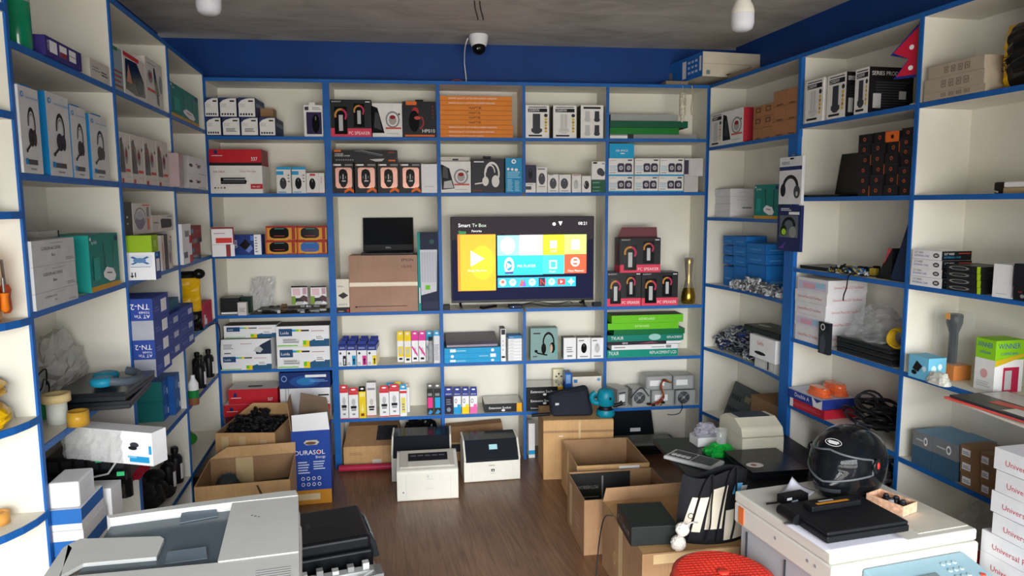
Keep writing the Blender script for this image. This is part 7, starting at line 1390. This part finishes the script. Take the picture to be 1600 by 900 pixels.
# handbag on the nearest carton
hb = empty('handbag', 'black tote bag with cream patches standing on the nearest carton', 'bag', Df.P(.36, .025, zD), .05)
BKF = mat('#17181c', .8, var=.1, scale=50, bump=.2); CRM2 = mat('#d9d0bd', .8, var=.05)
bw_, bh_ = .33, .29
q = MB(); vs = []; N, M = 12, 10
for side in (0, 1):
    for j in range(M+1):
        t = j/M
        for i in range(N+1):
            s_ = i/N; th = .075*math.sin(math.pi*s_)**.5*(1-t*.55)
            vs.append(((s_-.5)*bw_*(1-.05*t)+.03*t*t, .075+(-th if side == 0 else th)+.03*t, bh_*t*(1-.06*math.sin(math.pi*s_*2)*t)))
k = (M+1)*(N+1)
q.add(vs, [(j*(N+1)+i, j*(N+1)+i+1, (j+1)*(N+1)+i+1, (j+1)*(N+1)+i) for j in range(M) for i in range(N)]+[(k+j*(N+1)+i+1, k+j*(N+1)+i, k+(j+1)*(N+1)+i, k+(j+1)*(N+1)+i+1) for j in range(M) for i in range(N)]+[(i+1, i, k+i, k+i+1) for i in range(N)], BKF, True)
q.build('pouch', hb)
def onbag(s_, t, e=.004):
    th = .075*math.sin(math.pi*max(.02, min(.98, s_)))**.5*(1-t*.55); return ((s_-.5)*bw_*(1-.05*t)+.03*t*t, .075-th+.03*t-e, bh_*t*(1-.06*math.sin(math.pi*s_*2)*t))
def patch(nm, s0, s1, t0, t1, m, skew=0, e=.004):
    q = MB(); A, B = 6, 6; vs = []
    for j in range(B+1):
        for i in range(A+1): t = t0+(t1-t0)*j/B; vs.append(onbag(s0+(s1-s0)*i/A+skew*(j/B), t, e))
    q.add(vs, [(j*(A+1)+i, j*(A+1)+i+1, (j+1)*(A+1)+i+1, (j+1)*(A+1)+i) for j in range(B) for i in range(A)], m); o = q.build(nm, hb); md = o.modifiers.new('thick', 'SOLIDIFY'); md.thickness = .002; return o
patch('cream_patch', .03, .26, .18, .70, CRM2, .12); patch('cream_patch', .32, .56, .22, .80, CRM2, .10); patch('cream_patch', .58, .88, .05, .46, CRM2, .06)
q = MB(); o_ = V(onbag(.14, .42, .008)); q.tube([tuple(o_+V((.012*math.cos(a), 0, .012*math.sin(a)))) for a in [k*.6 for k in range(11)]], .0015, BLACK, 5); q.build('printed_mark', hb)
for s0 in (.2, .56):
    MB().tube(smooth([onbag(s0-.1, .05, .01), onbag(s0-.03, .4, .012), onbag(s0+.04, .75, .012), onbag(s0+.1, .97, .012), tuple(V(onbag(s0+.16, .99, .012))+V((.01, 0, .02))), onbag(s0+.2, .9, .02), onbag(s0+.18, .6, .028), onbag(s0+.16, .3, .03), onbag(s0+.1, .08, .025)]), .009, BKF, 6, flat=.4).build('strap', hb)
patch('blue_tissue', .72, .84, .68, .82, C_('#5aa8d8'), .05, .012); patch('white_label', .82, .95, .55, .78, mat('#d4d8de', .5), .04, .01)
pl = empty('plush_charm', 'white fluffy double ball charm beside the cream patched tote', 'charm', Df.P(.16, -.005, zD), 0)
FUR = mat('#efeae0', .95, var=.12, scale=120, bump=1.)
def fuzz(c, r, seed):
    rnd = random.Random(seed); q = MB(); n, k = 28, 18; vs = []
    for j in range(k+1):
        t = math.pi*j/k
        for i in range(n):
            a = 2*math.pi*i/n; f = r*(1+.12*(rnd.random()-.3)); vs.append((c[0]+f*math.sin(t)*math.cos(a), c[1]+f*math.sin(t)*math.sin(a), c[2]-f*math.cos(t)))
    q.add(vs, [(j*n+i, j*n+(i+1) % n, (j+1)*n+(i+1) % n, (j+1)*n+i) for j in range(k) for i in range(n)], FUR, True); return q
fuzz((0, 0, .038), .032, 1).build('lower_ball', pl); fuzz((.02, .008, .095), .029, 2).build('upper_ball', pl)
MB().tube(smooth([(.035, .0, .115), (.06, -.005, .13), (.085, -.0, .125)]), .003, mat('#d4d4d8', .3, metal=.6), 6).build('chain', pl)
# ---------------------------------------------------------------- low table with label printer, laptop, pad
LT = empty('low_cabinet', 'low dark cabinet behind the tote carrying the label printer and laptop', 'cabinet', V((1.14, -1.86, G)), .0)
MB().sbox(0, .60, 0, .74, .02, .47, mat('#17181b', .45)).build('body', LT, bevel=.006)
MB().sbox(-.17, .615, -.015, .755, .4705, .495, mat('#24262a', .4)).build('top_panel', LT, bevel=.003)
for x in (.04, .5):
    for y in (.04, .64): MB().box(x, x+.05, y, y+.05, 0, .0195, BLACK).build('foot', LT)
zT = .4965
p, w_, an, hh = put(zT, (1163, 716), (1228, 712), 673); p = p+V((.0, .03, 0))
zp = empty('label_printer', 'cream desktop label printer with dark lid window beside the blue post', 'printer', p, an); CRE = mat('#ddd8c4', .4, var=.03)
d = .28
q = MB().prism([(0, 0), (d, 0), (d, hh*.7), (0, hh*.62)], 0, w_, CRE, 'x'); q.build('lower_case', zp, bevel=.01, seg=3)
ht_ = hh
q = MB().prism([(.0, hh*.63), (d, hh*.71), (d-.01, hh*.95), (d*.75, hh*1.16), (d*.35, hh*1.2), (.015, hh*.95)], 0, w_, CRE, 'x'); q.build('upper_cover', zp, bevel=.014, seg=3)
q = MB(); q.hexa([(.03, d*.36, hh*1.2), (w_-.03, d*.36, hh*1.2), (w_-.03, d*.74, hh*1.165), (.03, d*.74, hh*1.165), (.03, d*.36, hh*1.2+.004), (w_-.03, d*.36, hh*1.2+.004), (w_-.03, d*.74, hh*1.165+.004), (.03, d*.74, hh*1.165+.004)], mat('#1f2f40', .3)); q.build('lid_window', zp)
MB().ell((w_+.001, .06, hh*.85), .002, .008, .012, GREEN, 8, 6).build('badge', zp)
p0 = on_z(1176, 752, zT); p1 = on_z(1263, 746, zT)
lw = (p1-p0).length; dl = p1-p0; al = math.atan2(dl.y, dl.x)
lp = empty('laptop', 'closed black laptop with white oval sticker in front of the label printer', 'laptop', p0+V((0, 0, G)), al)
MB().sbox(0, lw, 0, .31, 0, .024, mat('#15161a', .4)).build('keyboard_base', lp, bevel=.004)
MB().sbox(0, lw, 0, .31, .0245, .042, mat('#15181f', .22)).face((0, 0, .0421), (lw, 0, 0), (0, .31, 0), [('e', .2, .3, .15, .11, PAPER), ('e', .18, .3, .05, .05, C_('#b06a4a')), ('t', 'DELL', .46, .5, .06, GREY, .1)]).build('lid', lp)
pd = empty('key_pad', 'light grey flat keypad unit lying at the left end of the dark cabinet', 'keypad', V((.985, -1.40, zT+G)), -.85)
MB().sbox(-.02, .26, -.07, .07, 0, .02, mat('#c4c6c6', .4)).build('case', pd, bevel=.008)
q = MB().box(.0, .12, -.05, .05, .0205, .022, mat('#3a3d42', .4)); q.build('key_area', pd)
for i in range(4): MB().box(.01+.027*i, .03+.027*i, -.035, -.01, .0222, .026, LGREY).build('key', pd)
MB().box(.13, .24, -.05, .05, .0205, .023, mat('#4a4d52', .4)).build('dark_tray', pd)
tag(boxmb(.13, .1, .05, mat('#dcdcda', .5)).build('plain_box', None, V((1.17, -1.28, zT+G)), .1), 'small white box under the clear bag beside the label printer', 'box')
Wf = Frame((0, 0, 0), 0)
crumple('plastic_bag', 'crumpled greyish clear bag on the small white box by the label printer', 'bag', Wf, 1.16, 1.30, -1.29, -1.19, zT+.052, .07, mat('#a8a6b4', .2, var=.15, alpha=.75, coat=.6, bump=.4), 131, lambda t: 1 if t < .4 else 1-(t-.4)*.8, 22, 10, .35)
crumple('green_bag', 'bright green crumpled bag between keypad and label printer', 'bag', Wf, 1.165, 1.33, -1.455, -1.33, zT, .06, mat('#17a33c', .4, var=.2, bump=.4), 132, lambda t: 1 if t < .3 else 1-(t-.3)*.9, 24, 10, .4)
e = empty('plastic_cup', 'clear plastic cup lying on the bright green bag', 'cup', V((1.25, -1.40, zT+.0635)), .3); MB().lathe([(.026, 0), (.034, .07), (.036, .072)], mat('#d8dcdc', .1, alpha=.35, coat=1.), n=18, cap=False).build('body', e); MB().cyl((0, 0, .0), .0255, .002, mat('#d8dcdc', .1, alpha=.4, coat=1.), n=18).build('base', e)
# ---------------------------------------------------------------- photocopier at the right front
CW = mat('#d3d2c8', .38, var=.02); CG = mat('#a9aeb4', .42, var=.02)
zC = .65
cp = empty('photocopier', 'large off-white photocopier at the right front with laptop and helmet on it', 'photocopier', V((1.045, -2.79, 0)), .165)
cw, cdp = .64, .57
MB().sbox(0.02, cw-.02, .03, cdp-.02, 0.03, .52, CG).build('body', cp, bevel=.008)
MB().box(.05, cw-.05, .06, cdp-.05, 0, .0295, BLACK).build('base', cp)
MB().sbox(0, cw, 0, cdp, .5205, .605, CW).build('scanner_unit', cp, bevel=.008, seg=3)
MB().sbox(0, cw, 0.01, cdp, .607, .65, CW).build('lid', cp, bevel=.008, seg=3)
MB().box(.40, .63, .04, .30, .6505, .653, mat('#cfcabb', .4)).build('lid_plate', cp)
q = MB()
for x_, z_ in ((.08, .57), (.12, .57), (.3, .57)): q.cyl((.0-.0025, x_, z_), .006, .002, GREY, 'x', 10)
q.build('screw', cp)
for y_ in (.26, .5): MB().box(.012, .0195, y_, y_+.002, .05, .5, DGREY).build('panel_seam', cp)
MB().box(-.0035, -.0005, .50, .535, .53, .6, C_('#d8703a')).build('orange_sticker', cp)
cpn = MB().hexa([(.12, -.22, .50), (.56, -.22, .50), (.56, -.002, .50), (.12, -.002, .50), (.12, -.22, .535), (.56, -.22, .535), (.56, -.002, .588), (.12, -.002, .588)], mat('#8fb0bc', .4, var=.03)).build('control_panel', cp, bevel=.012, seg=3)
def cpz(y): return .535+(y+.22)*.243
def key(x, y, rx, m, h=.005): 
    z_ = cpz(y); return MB().lathe([(rx, z_+.0), (rx*.9, z_+h)], m, (x, y, 0), 12)
MB().hexa([(.26, -.17, cpz(-.17)+.001), (.36, -.17, cpz(-.17)+.001), (.36, -.08, cpz(-.08)+.001), (.26, -.08, cpz(-.08)+.001), (.26, -.17, cpz(-.17)+.004), (.36, -.17, cpz(-.17)+.004), (.36, -.08, cpz(-.08)+.004), (.26, -.08, cpz(-.08)+.004)], mat('#6a7a7e', .3)).build('display', cpn)
for i in range(3):
    for j in range(4): key(.42+.025*i, -.05-.03*j, .008, mat('#a8c4cc', .4)).build('key', cpn)
key(.52, -.17, .016, C_('#2fa05a')).build('start_key', cpn); key(.52, -.12, .01, C_('#d8503a')).build('stop_key', cpn)
for i in range(4): MB().hexa([(.27+.022*i, -.2, cpz(-.2)+.001), (.285+.022*i, -.2, cpz(-.2)+.001), (.285+.022*i, -.185, cpz(-.185)+.001), (.27+.022*i, -.185, cpz(-.185)+.001)]+[(x, y, cpz(y)+.005) for x, y in ((.27+.022*i, -.2), (.285+.022*i, -.2), (.285+.022*i, -.185), (.27+.022*i, -.185))], LGREY).build('key', cpn)
# things on the copier
zc = .654
def sheet(label, p, rz, w, d, curl, seed, z=zc):
    rnd = random.Random(seed); N = 10; q = MB(); vs = [(w*i/N, d*j/N, .001+curl*((i/N)*(j/N))**3) for j in range(N+1) for i in range(N+1)]
    q.add(vs, [(j*(N+1)+i, j*(N+1)+i+1, (j+1)*(N+1)+i+1, (j+1)*(N+1)+i) for j in range(N) for i in range(N)], mat('#e4e4f0', .6, var=.01), True); o = q.build('paper_sheet', None, V((p[0], p[1], z)), rz); m_ = o.modifiers.new('thick', 'SOLIDIFY'); m_.thickness = .0012; m_.offset = 1; return tag(o, label, 'paper')
pa = on_z(1310, 862, zc); sheet('white paper sheet under the front edge of the closed thick laptop', (pa.x-.04, pa.y-.01), .165, .33, .24, 0, 1)
p0 = on_z(1292, 851, zc+.004); p1 = on_z(1421, 831, zc+.004); d = p1-p0; an = math.atan2(d.y, d.x); lw = d.length
lp = empty('laptop', 'thick closed black laptop on the photocopier lid', 'laptop', p0+V((0, 0, .0006)), an)
LBK = mat('#131417', .42, var=.08)
MB().sbox(0, lw, 0, .26, 0, .026, LBK).build('keyboard_base', lp, bevel=.006, seg=3)
MB().sbox(.003, lw-.003, .003, .257, .0265, .04, mat('#16171a', .5, var=.1)).build('lid', lp, bevel=.005)
MB().cyl((-.004, .2, .022), .02, .1, LBK, 'y', 14).build('hinge', lp, (0, -.05, 0))
Lf = Frame((p0.x, p0.y, 0), an); zl = zc+.004+.0415
bt = empty('laptop_battery', 'black laptop battery with orange label lying on the thick laptop', 'battery', Lf.P(.06, .155, zl), an+.02)
MB().sbox(0, .22, 0, .05, 0, .02, LBK).face((0, 0, .0201), (.22, 0, 0), (0, .05, 0), [('r', .15, .2, .8, .5, C_('#d08a2a')), ('r', .25, .6, .55, .8, mat('#b8b8b4', .4))]).build('case', bt, bevel=.003)
# helmet
hc = on_z(1335, 777, zc); 
hm_ = empty('motorcycle_helmet', 'glossy black full face motorcycle helmet on the photocopier', 'helmet', V((hc.x+.03, hc.y+.10, zc)), math.radians(212))
SHB = mat('#101216', .16, var=.02, coat=.3)
RX, RY, RZ_ = .182, .14, .138; CZH = .128
def hpt(lo, la, k=1.):
    cl = math.cos(la) if la > 0 else max(.05, math.cos(la))**.45; f = max(0, math.cos(lo))
    x = RX*cl*math.cos(lo); y = RY*cl*math.sin(lo); z_ = RZ_*math.sin(la)
    if la < 0: x += .034*f**3*min(1, -la/.45); y *= 1-.10*f*min(1, -la/.5)
    return V((x*k, y*k, max(-CZH+.003, z_*k*(1.0 if la > 0 else 1.08))))
def port(lo, la): return abs(lo) < 1.12 and -.30+.16*abs(lo) < la < .50-.20*abs(lo)
NL, NB = 96, 64; q = MB(); vs = []; fs = []
for j in range(NB+1):
    la = -1.12+(math.pi/2+1.12)*j/NB
    for i in range(NL):
        lo = -math.pi+2*math.pi*i/NL; vs.append(tuple(hpt(lo, la)+V((0, 0, CZH))))
for j in range(NB):
    for i in range(NL):
        lo = -math.pi+2*math.pi*(i+.5)/NL; la = -1.12+(math.pi/2+1.12)*(j+.5)/NB
        if not port(lo, la): fs.append((j*NL+i, j*NL+(i+1) % NL, (j+1)*NL+(i+1) % NL, (j+1)*NL+i))
q.add(vs, fs, SHB, True); q.add(vs[:NL], [tuple(range(NL-1, -1, -1))], mat('#1a1a1c', .9))
q.build('shell', hm_)
def hsurf(nm, lo0, lo1, fa, fb, k, m, A=30, B=14):
    q = MB(); vs = []
    for j in range(B+1):
        for i in range(A+1):
            lo = lo0+(lo1-lo0)*i/A; la = fa(lo)+(fb(lo)-fa(lo))*j/B; vs.append(tuple(hpt(lo, la, k)+V((0, 0, CZH))))
    q.add(vs, [(j*(A+1)+i, j*(A+1)+i+1, (j+1)*(A+1)+i+1, (j+1)*(A+1)+i) for j in range(B) for i in range(A)], m, True); return q.build(nm, hm_)
hsurf('inner_lining', -1.25, 1.25, lambda l: -.42+.16*abs(l), lambda l: .6-.2*abs(l), .86, mat('#24262a', .9, var=.2))
hsurf('visor', -1.2, 1.2, lambda l: -.34+.16*abs(l), lambda l: .54-.2*abs(l), 1.006, mat('#15171b', .08, var=0, alpha=.72))
rim = [hpt(l, .53-.2*abs(l), 1.014)+V((0, 0, CZH)) for l in [-1.2+2.4*i/30 for i in range(31)]]+[hpt(l, -.33+.16*abs(l), 1.014)+V((0, 0, CZH)) for l in [1.2-2.4*i/30 for i in range(31)]]
MB().tube(rim, .0045, mat('#5a5e62', .3), 6, closed=True).build('visor_rim', hm_)
for sg in (1, -1):
    c = hpt(sg*1.3, .1, 1.02)+V((0, 0, CZH)); MB().ell(tuple(c), .03, .009, .03, mat('#1a1c20', .2), 16, 10).build('pivot_cover', hm_)
    MB().ell(tuple(c+V((.004, sg*.006, .004))), .01, .006, .015, C_('#c8342c'), 10, 6).build('red_clip', hm_)
hsurf('chin_vent', -.5, .5, lambda l: -.66, lambda l: -.52, 1.008, mat('#3a3d42', .4), 12, 3)
q = MB()
for nm_, la0, lo0 in (('e', .74, .02),):
    c = hpt(lo0, la0, 1.008)+V((0, 0, CZH)); n_ = (c-V((0, 0, CZH))).normalized(); r_ = n_.cross(V((0, 0, 1))).normalized(); r_ = -r_; u_ = n_.cross(r_) if n_.cross(r_).z > 0 else -n_.cross(r_)
    if r_.cross(u_).dot(n_) < 0: r_ = -r_
    q.face(tuple(c-r_*.034-u_*.016+n_*.002), tuple(r_*.068), tuple(u_*.032), [('e', .5, .5, .5, .5, LGREY), ('e', .5, .5, .46, .42, GLOSS), ('r', .2, .6, .8, .68, TXW), ('r', .15, .45, .85, .53, TXW), ('r', .25, .3, .75, .38, TXW)])
q.build('emblem', hm_)
MB().cyl((-.06, 0, CZH+.128), .008, .012, mat('#22252a', .3), n=12).build('top_vent', hm_)
# sheets by the helmet, marker, adapter, open small box
pb_ = on_z(1262, 772, zc); sheet('white creased paper sheet sticking out left of the helmet', (pb_.x-.05, pb_.y-.06), .7, .13, .1, .035, 3)
ad_ = on_z(1245, 783, zc)
ab = empty('adapter', 'black rectangular adapter with white label at the copier left edge', 'adapter', V((ad_.x-.01, ad_.y-.0, zc+G)), .25)
MB().sbox(-.07, .05, -.022, .022, 0, .034, BLACK).face((-.07, -.022, 0), (.12, 0, 0), (0, 0, .034), [('r', .1, .55, .3, .85, PAPER), ('r', .3, .2, .55, .45, mat('#c8e4f0', .4))]).build('body', ab, bevel=.003)
MB().tube([(-.0705, .0, .01), (-.1, .0, .008), (-.13, .01, .006)], .004, BLACK, 6).build('lead', ab)
mk = empty('highlighter_pen', 'white marker pen with yellow cap lying beside the black adapter', 'pen', V((ad_.x+.0, ad_.y-.048, zc+.0105)), .2)
MB().lathe([(.009, -.03), (.0095, .03)], PAPER, (0, 0, 0), 14, 'x').build('barrel', mk); MB().lathe([(.0098, .0305), (.0098, .06), (.006, .075)], C_('#e8d020'), (0, 0, 0), 14, 'x').build('cap', mk)
p, w_, an, hh = put(zc, (1353, 786), (1411, 808), 770)
ob = empty('small_open_box', 'small open floral carton holding black ear buds on the copier', 'box', p, an)
FLO = mat('#dcae90', .6, var=.3, scale=55)
q = MB().box(0, w_, 0, .003, 0, .04, FLO).box(0, w_, .087, .09, 0, .04, FLO).box(0, .003, .003, .087, 0, .04, FLO).box(w_-.003, w_, .003, .087, 0, .04, FLO).box(.003, w_-.003, .003, .087, 0, .004, C_('#e8d0b8')); q.build('tray', ob)
q = MB().box(w_, w_+.0, 0, 0, 0, 0, FLO); 
Of = Frame((p.x, p.y, 0), an)
for i, (x, y, r, m, lb) in enumerate([(.05, .05, .02, BLACK, 'black round earpiece at the left in the floral carton'), (.085, .06, .021, BLACK, 'black round earpiece in the middle of the floral carton'), (.085, .025, .018, mat('#8f9498', .4), 'grey round earpiece in the floral carton'), (.12, .045, .02, mat('#232529', .4), 'dark earpiece at the right in the floral carton')]):
    if x < w_-.025:
        e = empty('earpiece', lb, 'earpiece', Of.P(x, y, zc+.006)); MB().lathe([(.0, 0), (r*.8, .0), (r, .012), (r*.6, .026), (r*.55, .034), (0, .035)], m, n=16, cap=False).build('body', e); MB().lathe([(r*.5, .0355), (r*.4, .04)], DGREY, n=12).build('tip', e)
# ---------------------------------------------------------------- stool
sx, sy, sz = .79, -2.5, .45
stl = empty('stool', 'round red plastic stool at the bottom of the picture beside the copier', 'stool', V((sx, sy, 0)))
SR = mat('#d23a2c', .42, var=.05)
q = MB().lathe([(.0, sz-.004), (.012, sz-.004), (.014, sz), (.17, sz), (.188, sz-.008), (.192, sz-.03), (.185, sz-.032), (.18, sz-.012), (.0, sz-.014)], SR, n=40, cap=False); q.build('seat', stl)
q = MB()
for i in range(-9, 10):
    x = i*.018; L_ = math.sqrt(max(0, .168**2-x*x))
    q.box(x-.0015, x+.0015, -L_, L_, sz+.0003, sz+.0018, SR); q.box(-L_, L_, x-.0015, x+.0015, sz+.0003, sz+.0018, SR)
q.build('seat_pattern', stl)
MB().lathe([(.022, sz+.002), (.022, sz+.006), (.012, sz+.009), (.0, sz+.009)], SR, n=18, cap=False).build('centre_knob', stl)
for k in range(4):
    a = math.pi/4+k*math.pi/2; q = MB(); c, s_ = math.cos(a), math.sin(a)
    q.tube([(c*.165, s_*.165, sz-.033), (c*.17, s_*.17, .2), (c*.185, s_*.185, .004)], [.03, .024, .02], SR, 8, flat=.5); q.build('leg', stl)
MB().tube([(.168*math.cos(t), .168*math.sin(t), .22) for t in [2*math.pi*i/28 for i in range(28)]], .008, SR, 6, closed=True).build('ring_brace', stl)
MB().tube([(.19*math.cos(t), .19*math.sin(t), sz-.045) for t in [2*math.pi*i/36 for i in range(36)]], .008, SR, 6, closed=True).build('skirt_rim', stl)
# ---------------------------------------------------------------- white lettered boxes at the right edge
zz = 0.0
tag(boxmb(.36, .22, .49, CARD).build('carton', None, RT.P(2.70, -.25, G), RT.a), 'brown carton carrying the white lettered boxes at the right edge', 'carton'); zz = .493
for i in range(2): lettered(f'white box with red lettering at the right edge, {["lower", "upper"][i]} one of the lower pair', zz, 2.665, -.255, .38, .23, .078, .0+.01*i); zz += .079
for i in range(4): lettered(f'white box with red lettering at the right edge, {["bottom", "second", "third", "top"][i]} of the upper four', zz, 2.70-.012*(i % 2), -.25, .38, .23, .077, -.01+.02*(i % 2)); zz += .079
z = .20+TH
crumple('cloth', 'red cloth bundle inside the clear bag on the lowest right shelf', 'cloth', RT, 2.24, 2.46, -.01, .12, z, .17, mat('#b3202c', .7, var=.1), 141, None, 20, 10, .3)
crumple('plastic_bag', 'large clear plastic bag slumped on the lowest right shelf, red cloth in front', 'bag', RT, 2.05, 2.62, .17, .27, z, .33, mat('#dcdad8', .2, var=.08, alpha=.4, coat=.5, bump=.4), 142, lambda t: 1 if t < .3 else 1-(t-.3)*.75, 28, 12, .3)
# ---------------------------------------------------------------- multifunction printer at the left front
zM = .9; cN = V((-1.274, -2.728, 0)); anM = math.radians(9.4)
mf = empty('multifunction_printer', 'large off-white multifunction printer with document feeder at the bottom left', 'printer', V((cN.x, cN.y, 0)), anM)
Mf = Frame((cN.x, cN.y, 0), anM)
def L(px, py, z=zM): u, v = Mf.uv(px, py, z); return (u, v)
MW = mat('#dfe0dc', .35, var=.02); MG_ = mat('#5d6c76', .2, var=.02)
MB().sbox(-.0, .56, -.62, -.01, .0, .72, mat('#cfd0ce', .4)).build('body', mf, bevel=.01)
MB().sbox(-.005, .565, -.64, .0, .722, .80, MW).build('scanner_unit', mf, bevel=.012, seg=3)
MB().sbox(-.0, .562, -.63, -.002, .802, .86, MW).build('document_feeder', mf, bevel=.02, seg=4)
def slab(nm, pts, z0, z1, m, bevel=.004, z=zM, seg=3): return MB().prism([L(*p, z) for p in pts], z0, z1, m, 'z').build(nm, mf, bevel=bevel, seg=seg)
slab('rear_rim', [(166, 808), (300, 788), (440, 770), (462, 768), (466, 776), (362, 787), (250, 801), (172, 812)][::-1], .8605, .905, MW, .005)
slab('feeder_cover', [(363, 787), (466, 776), (467, 863), (340, 879)][::-1], .8605, .903, MW, .006)
slab('input_tray', [(172, 812), (362, 787), (340, 879), (120, 905), (110, 900), (158, 832)][::-1], .8605, .878, MG_, .003)
slab('paper_support', [(106, 845), (125, 836), (250, 832), (256, 836), (244, 864), (130, 874), (95, 893)][::-1], .8785, .889, MW, .004, .9)
slab('front_rim', [(110, 900), (340, 879), (467, 863), (468, 930), (80, 960)][::-1], .8605, .9, MW, .008)
slab('left_rim', [(60, 905), (98, 850), (106, 845), (112, 850), (92, 893), (105, 905), (75, 950)][::-1], .8605, .889, MW, .003)
for a_, b_ in (((284, 807), (338, 797)), ((262, 868), (322, 860))):
    p0, p1 = L(*a_, .88), L(*b_, .88); d = V((p1[0]-p0[0], p1[1]-p0[1], 0)); q = MB()
    q.hexa([(p0[0], p0[1], .8785), (p1[0], p1[1], .8785), (p1[0]+.01, p1[1]-.05, .8785), (p0[0]-.0, p0[1]-.05, .8785), (p0[0], p0[1], .892), (p1[0], p1[1], .892), (p1[0]+.01, p1[1]-.05, .881), (p0[0], p0[1]-.05, .881)], mat('#66747d', .25)); q.build('paper_guide', mf, bevel=.002)
q = MB(); c0 = L(392, 806, .9034)
for i in range(3): q.box(c0[0]+.01*i, c0[0]+.01*i+.006, c0[1]-.008*i, c0[1]-.008*i+.004, .9034, .9038, SMOKE)
q.build('printed_mark', mf)
q = MB(); c0 = L(400, 892, .9004)
for i in range(6): q.box(c0[0], c0[0]+.085, c0[1]-.012*i-.005, c0[1]-.012*i, .9003, .9009, mat('#a9aaa8', .4))
q.build('vent_slots', mf)
# ---------------------------------------------------------------- black inkjet and opened chassis beside it
zB = .47
p0 = on_z(500, 849, zB); p1 = on_z(583, 835, zB); d = p1-p0; an = math.atan2(d.y, d.x)
w_ = .44; o_ = V((p1.x, p1.y, 0))-V((math.cos(an), math.sin(an), 0))*w_
ik = empty('inkjet_printer', 'black inkjet printer with side control panel next to the multifunction printer', 'printer', V((o_.x, o_.y, .29)), an)
IB = mat('#111418', .42, var=.04)
MB().sbox(0, w_, 0, .33, 0, .12, IB).build('body', ik, bevel=.012, seg=3)
MB().sbox(0, w_-.01, .0, .33, .1215, .18, IB).build('scanner_lid', ik, bevel=.014, seg=3)
cpn = MB().hexa([(w_-.008, .06, .05), (w_+.035, .06, .05), (w_+.035, .3, .05), (w_-.008, .3, .05), (w_-.008, .06, .165), (w_+.02, .06, .12), (w_+.02, .3, .12), (w_-.008, .3, .165)], mat('#1b2026', .35)).build('control_panel', ik, bevel=.003)
for i in range(5): MB().hexa([(w_-.002, .08+.04*i, .158), (w_+.012, .08+.04*i, .136), (w_+.012, .105+.04*i, .136), (w_-.002, .105+.04*i, .158), (w_-.0, .08+.04*i, .163), (w_+.014, .08+.04*i, .14), (w_+.014, .105+.04*i, .14), (w_, .105+.04*i, .163)], mat('#59646c', .3)).build('key', cpn)
MB().face((0, 0, .18), (w_, 0, 0), (0, .33, 0), [('lines', .5, .5, .68, .54, 1, mat('#3a3f45', .5)), ('r', .42, .46, .46, .6, mat('#3a3f45', .5))]).build('logo', ik)
Bf = Frame((o_.x, o_.y, 0), an)
tag(boxmb(w_-.01, .65, .288, mat('#cfcdc6', .5)).build('white_carton', None, Bf.P(.03, -.33, G), an), 'pale carton on the floor under the black inkjet printer', 'carton')
ch = empty('printer_chassis', 'opened white printer chassis with rails in front of the black inkjet', 'printer part', Bf.P(.05, -.30, .2905), an)
CHW = mat('#e2e3e2', .4, var=.04)
MB().sbox(0, w_-.04, 0, .24, 0, .05, CHW).build('frame', ch, bevel=.004)
MB().sbox(.01, w_-.05, .19, .235, .0505, .085, mat('#c4c6c6', .4)).build('rear_bridge', ch, bevel=.003)
MB().tube([(.02, .14, .07), (w_-.06, .16, .075)], .006, mat('#c9cbcc', .2, metal=.9), 10).build('rail', ch)
MB().tube([(.2, .1, .058), (w_-.05, .17, .105)], .004, mat('#d0d2d4', .3, metal=.5), 8).build('rod', ch)
for i in range(6): MB().box(.03+.06*i, .055+.06*i, .2, .23, .0855, .1+.006*(i % 3), mat('#d8dad9' if i % 2 else '#9a9c9c', .4)).build('bracket', ch)
MB().box(w_-.075, w_-.045, .1, .18, .0505, .11, mat('#8a8c8e', .4, metal=.4)).build('motor', ch)
for i in range(4): MB().box(.06+.09*i, .1+.09*i, .03, .09, .0505, .062, [DGREY, LGREY, mat('#b0b2b4', .4), BLACK][i]).build('gear_block', ch)
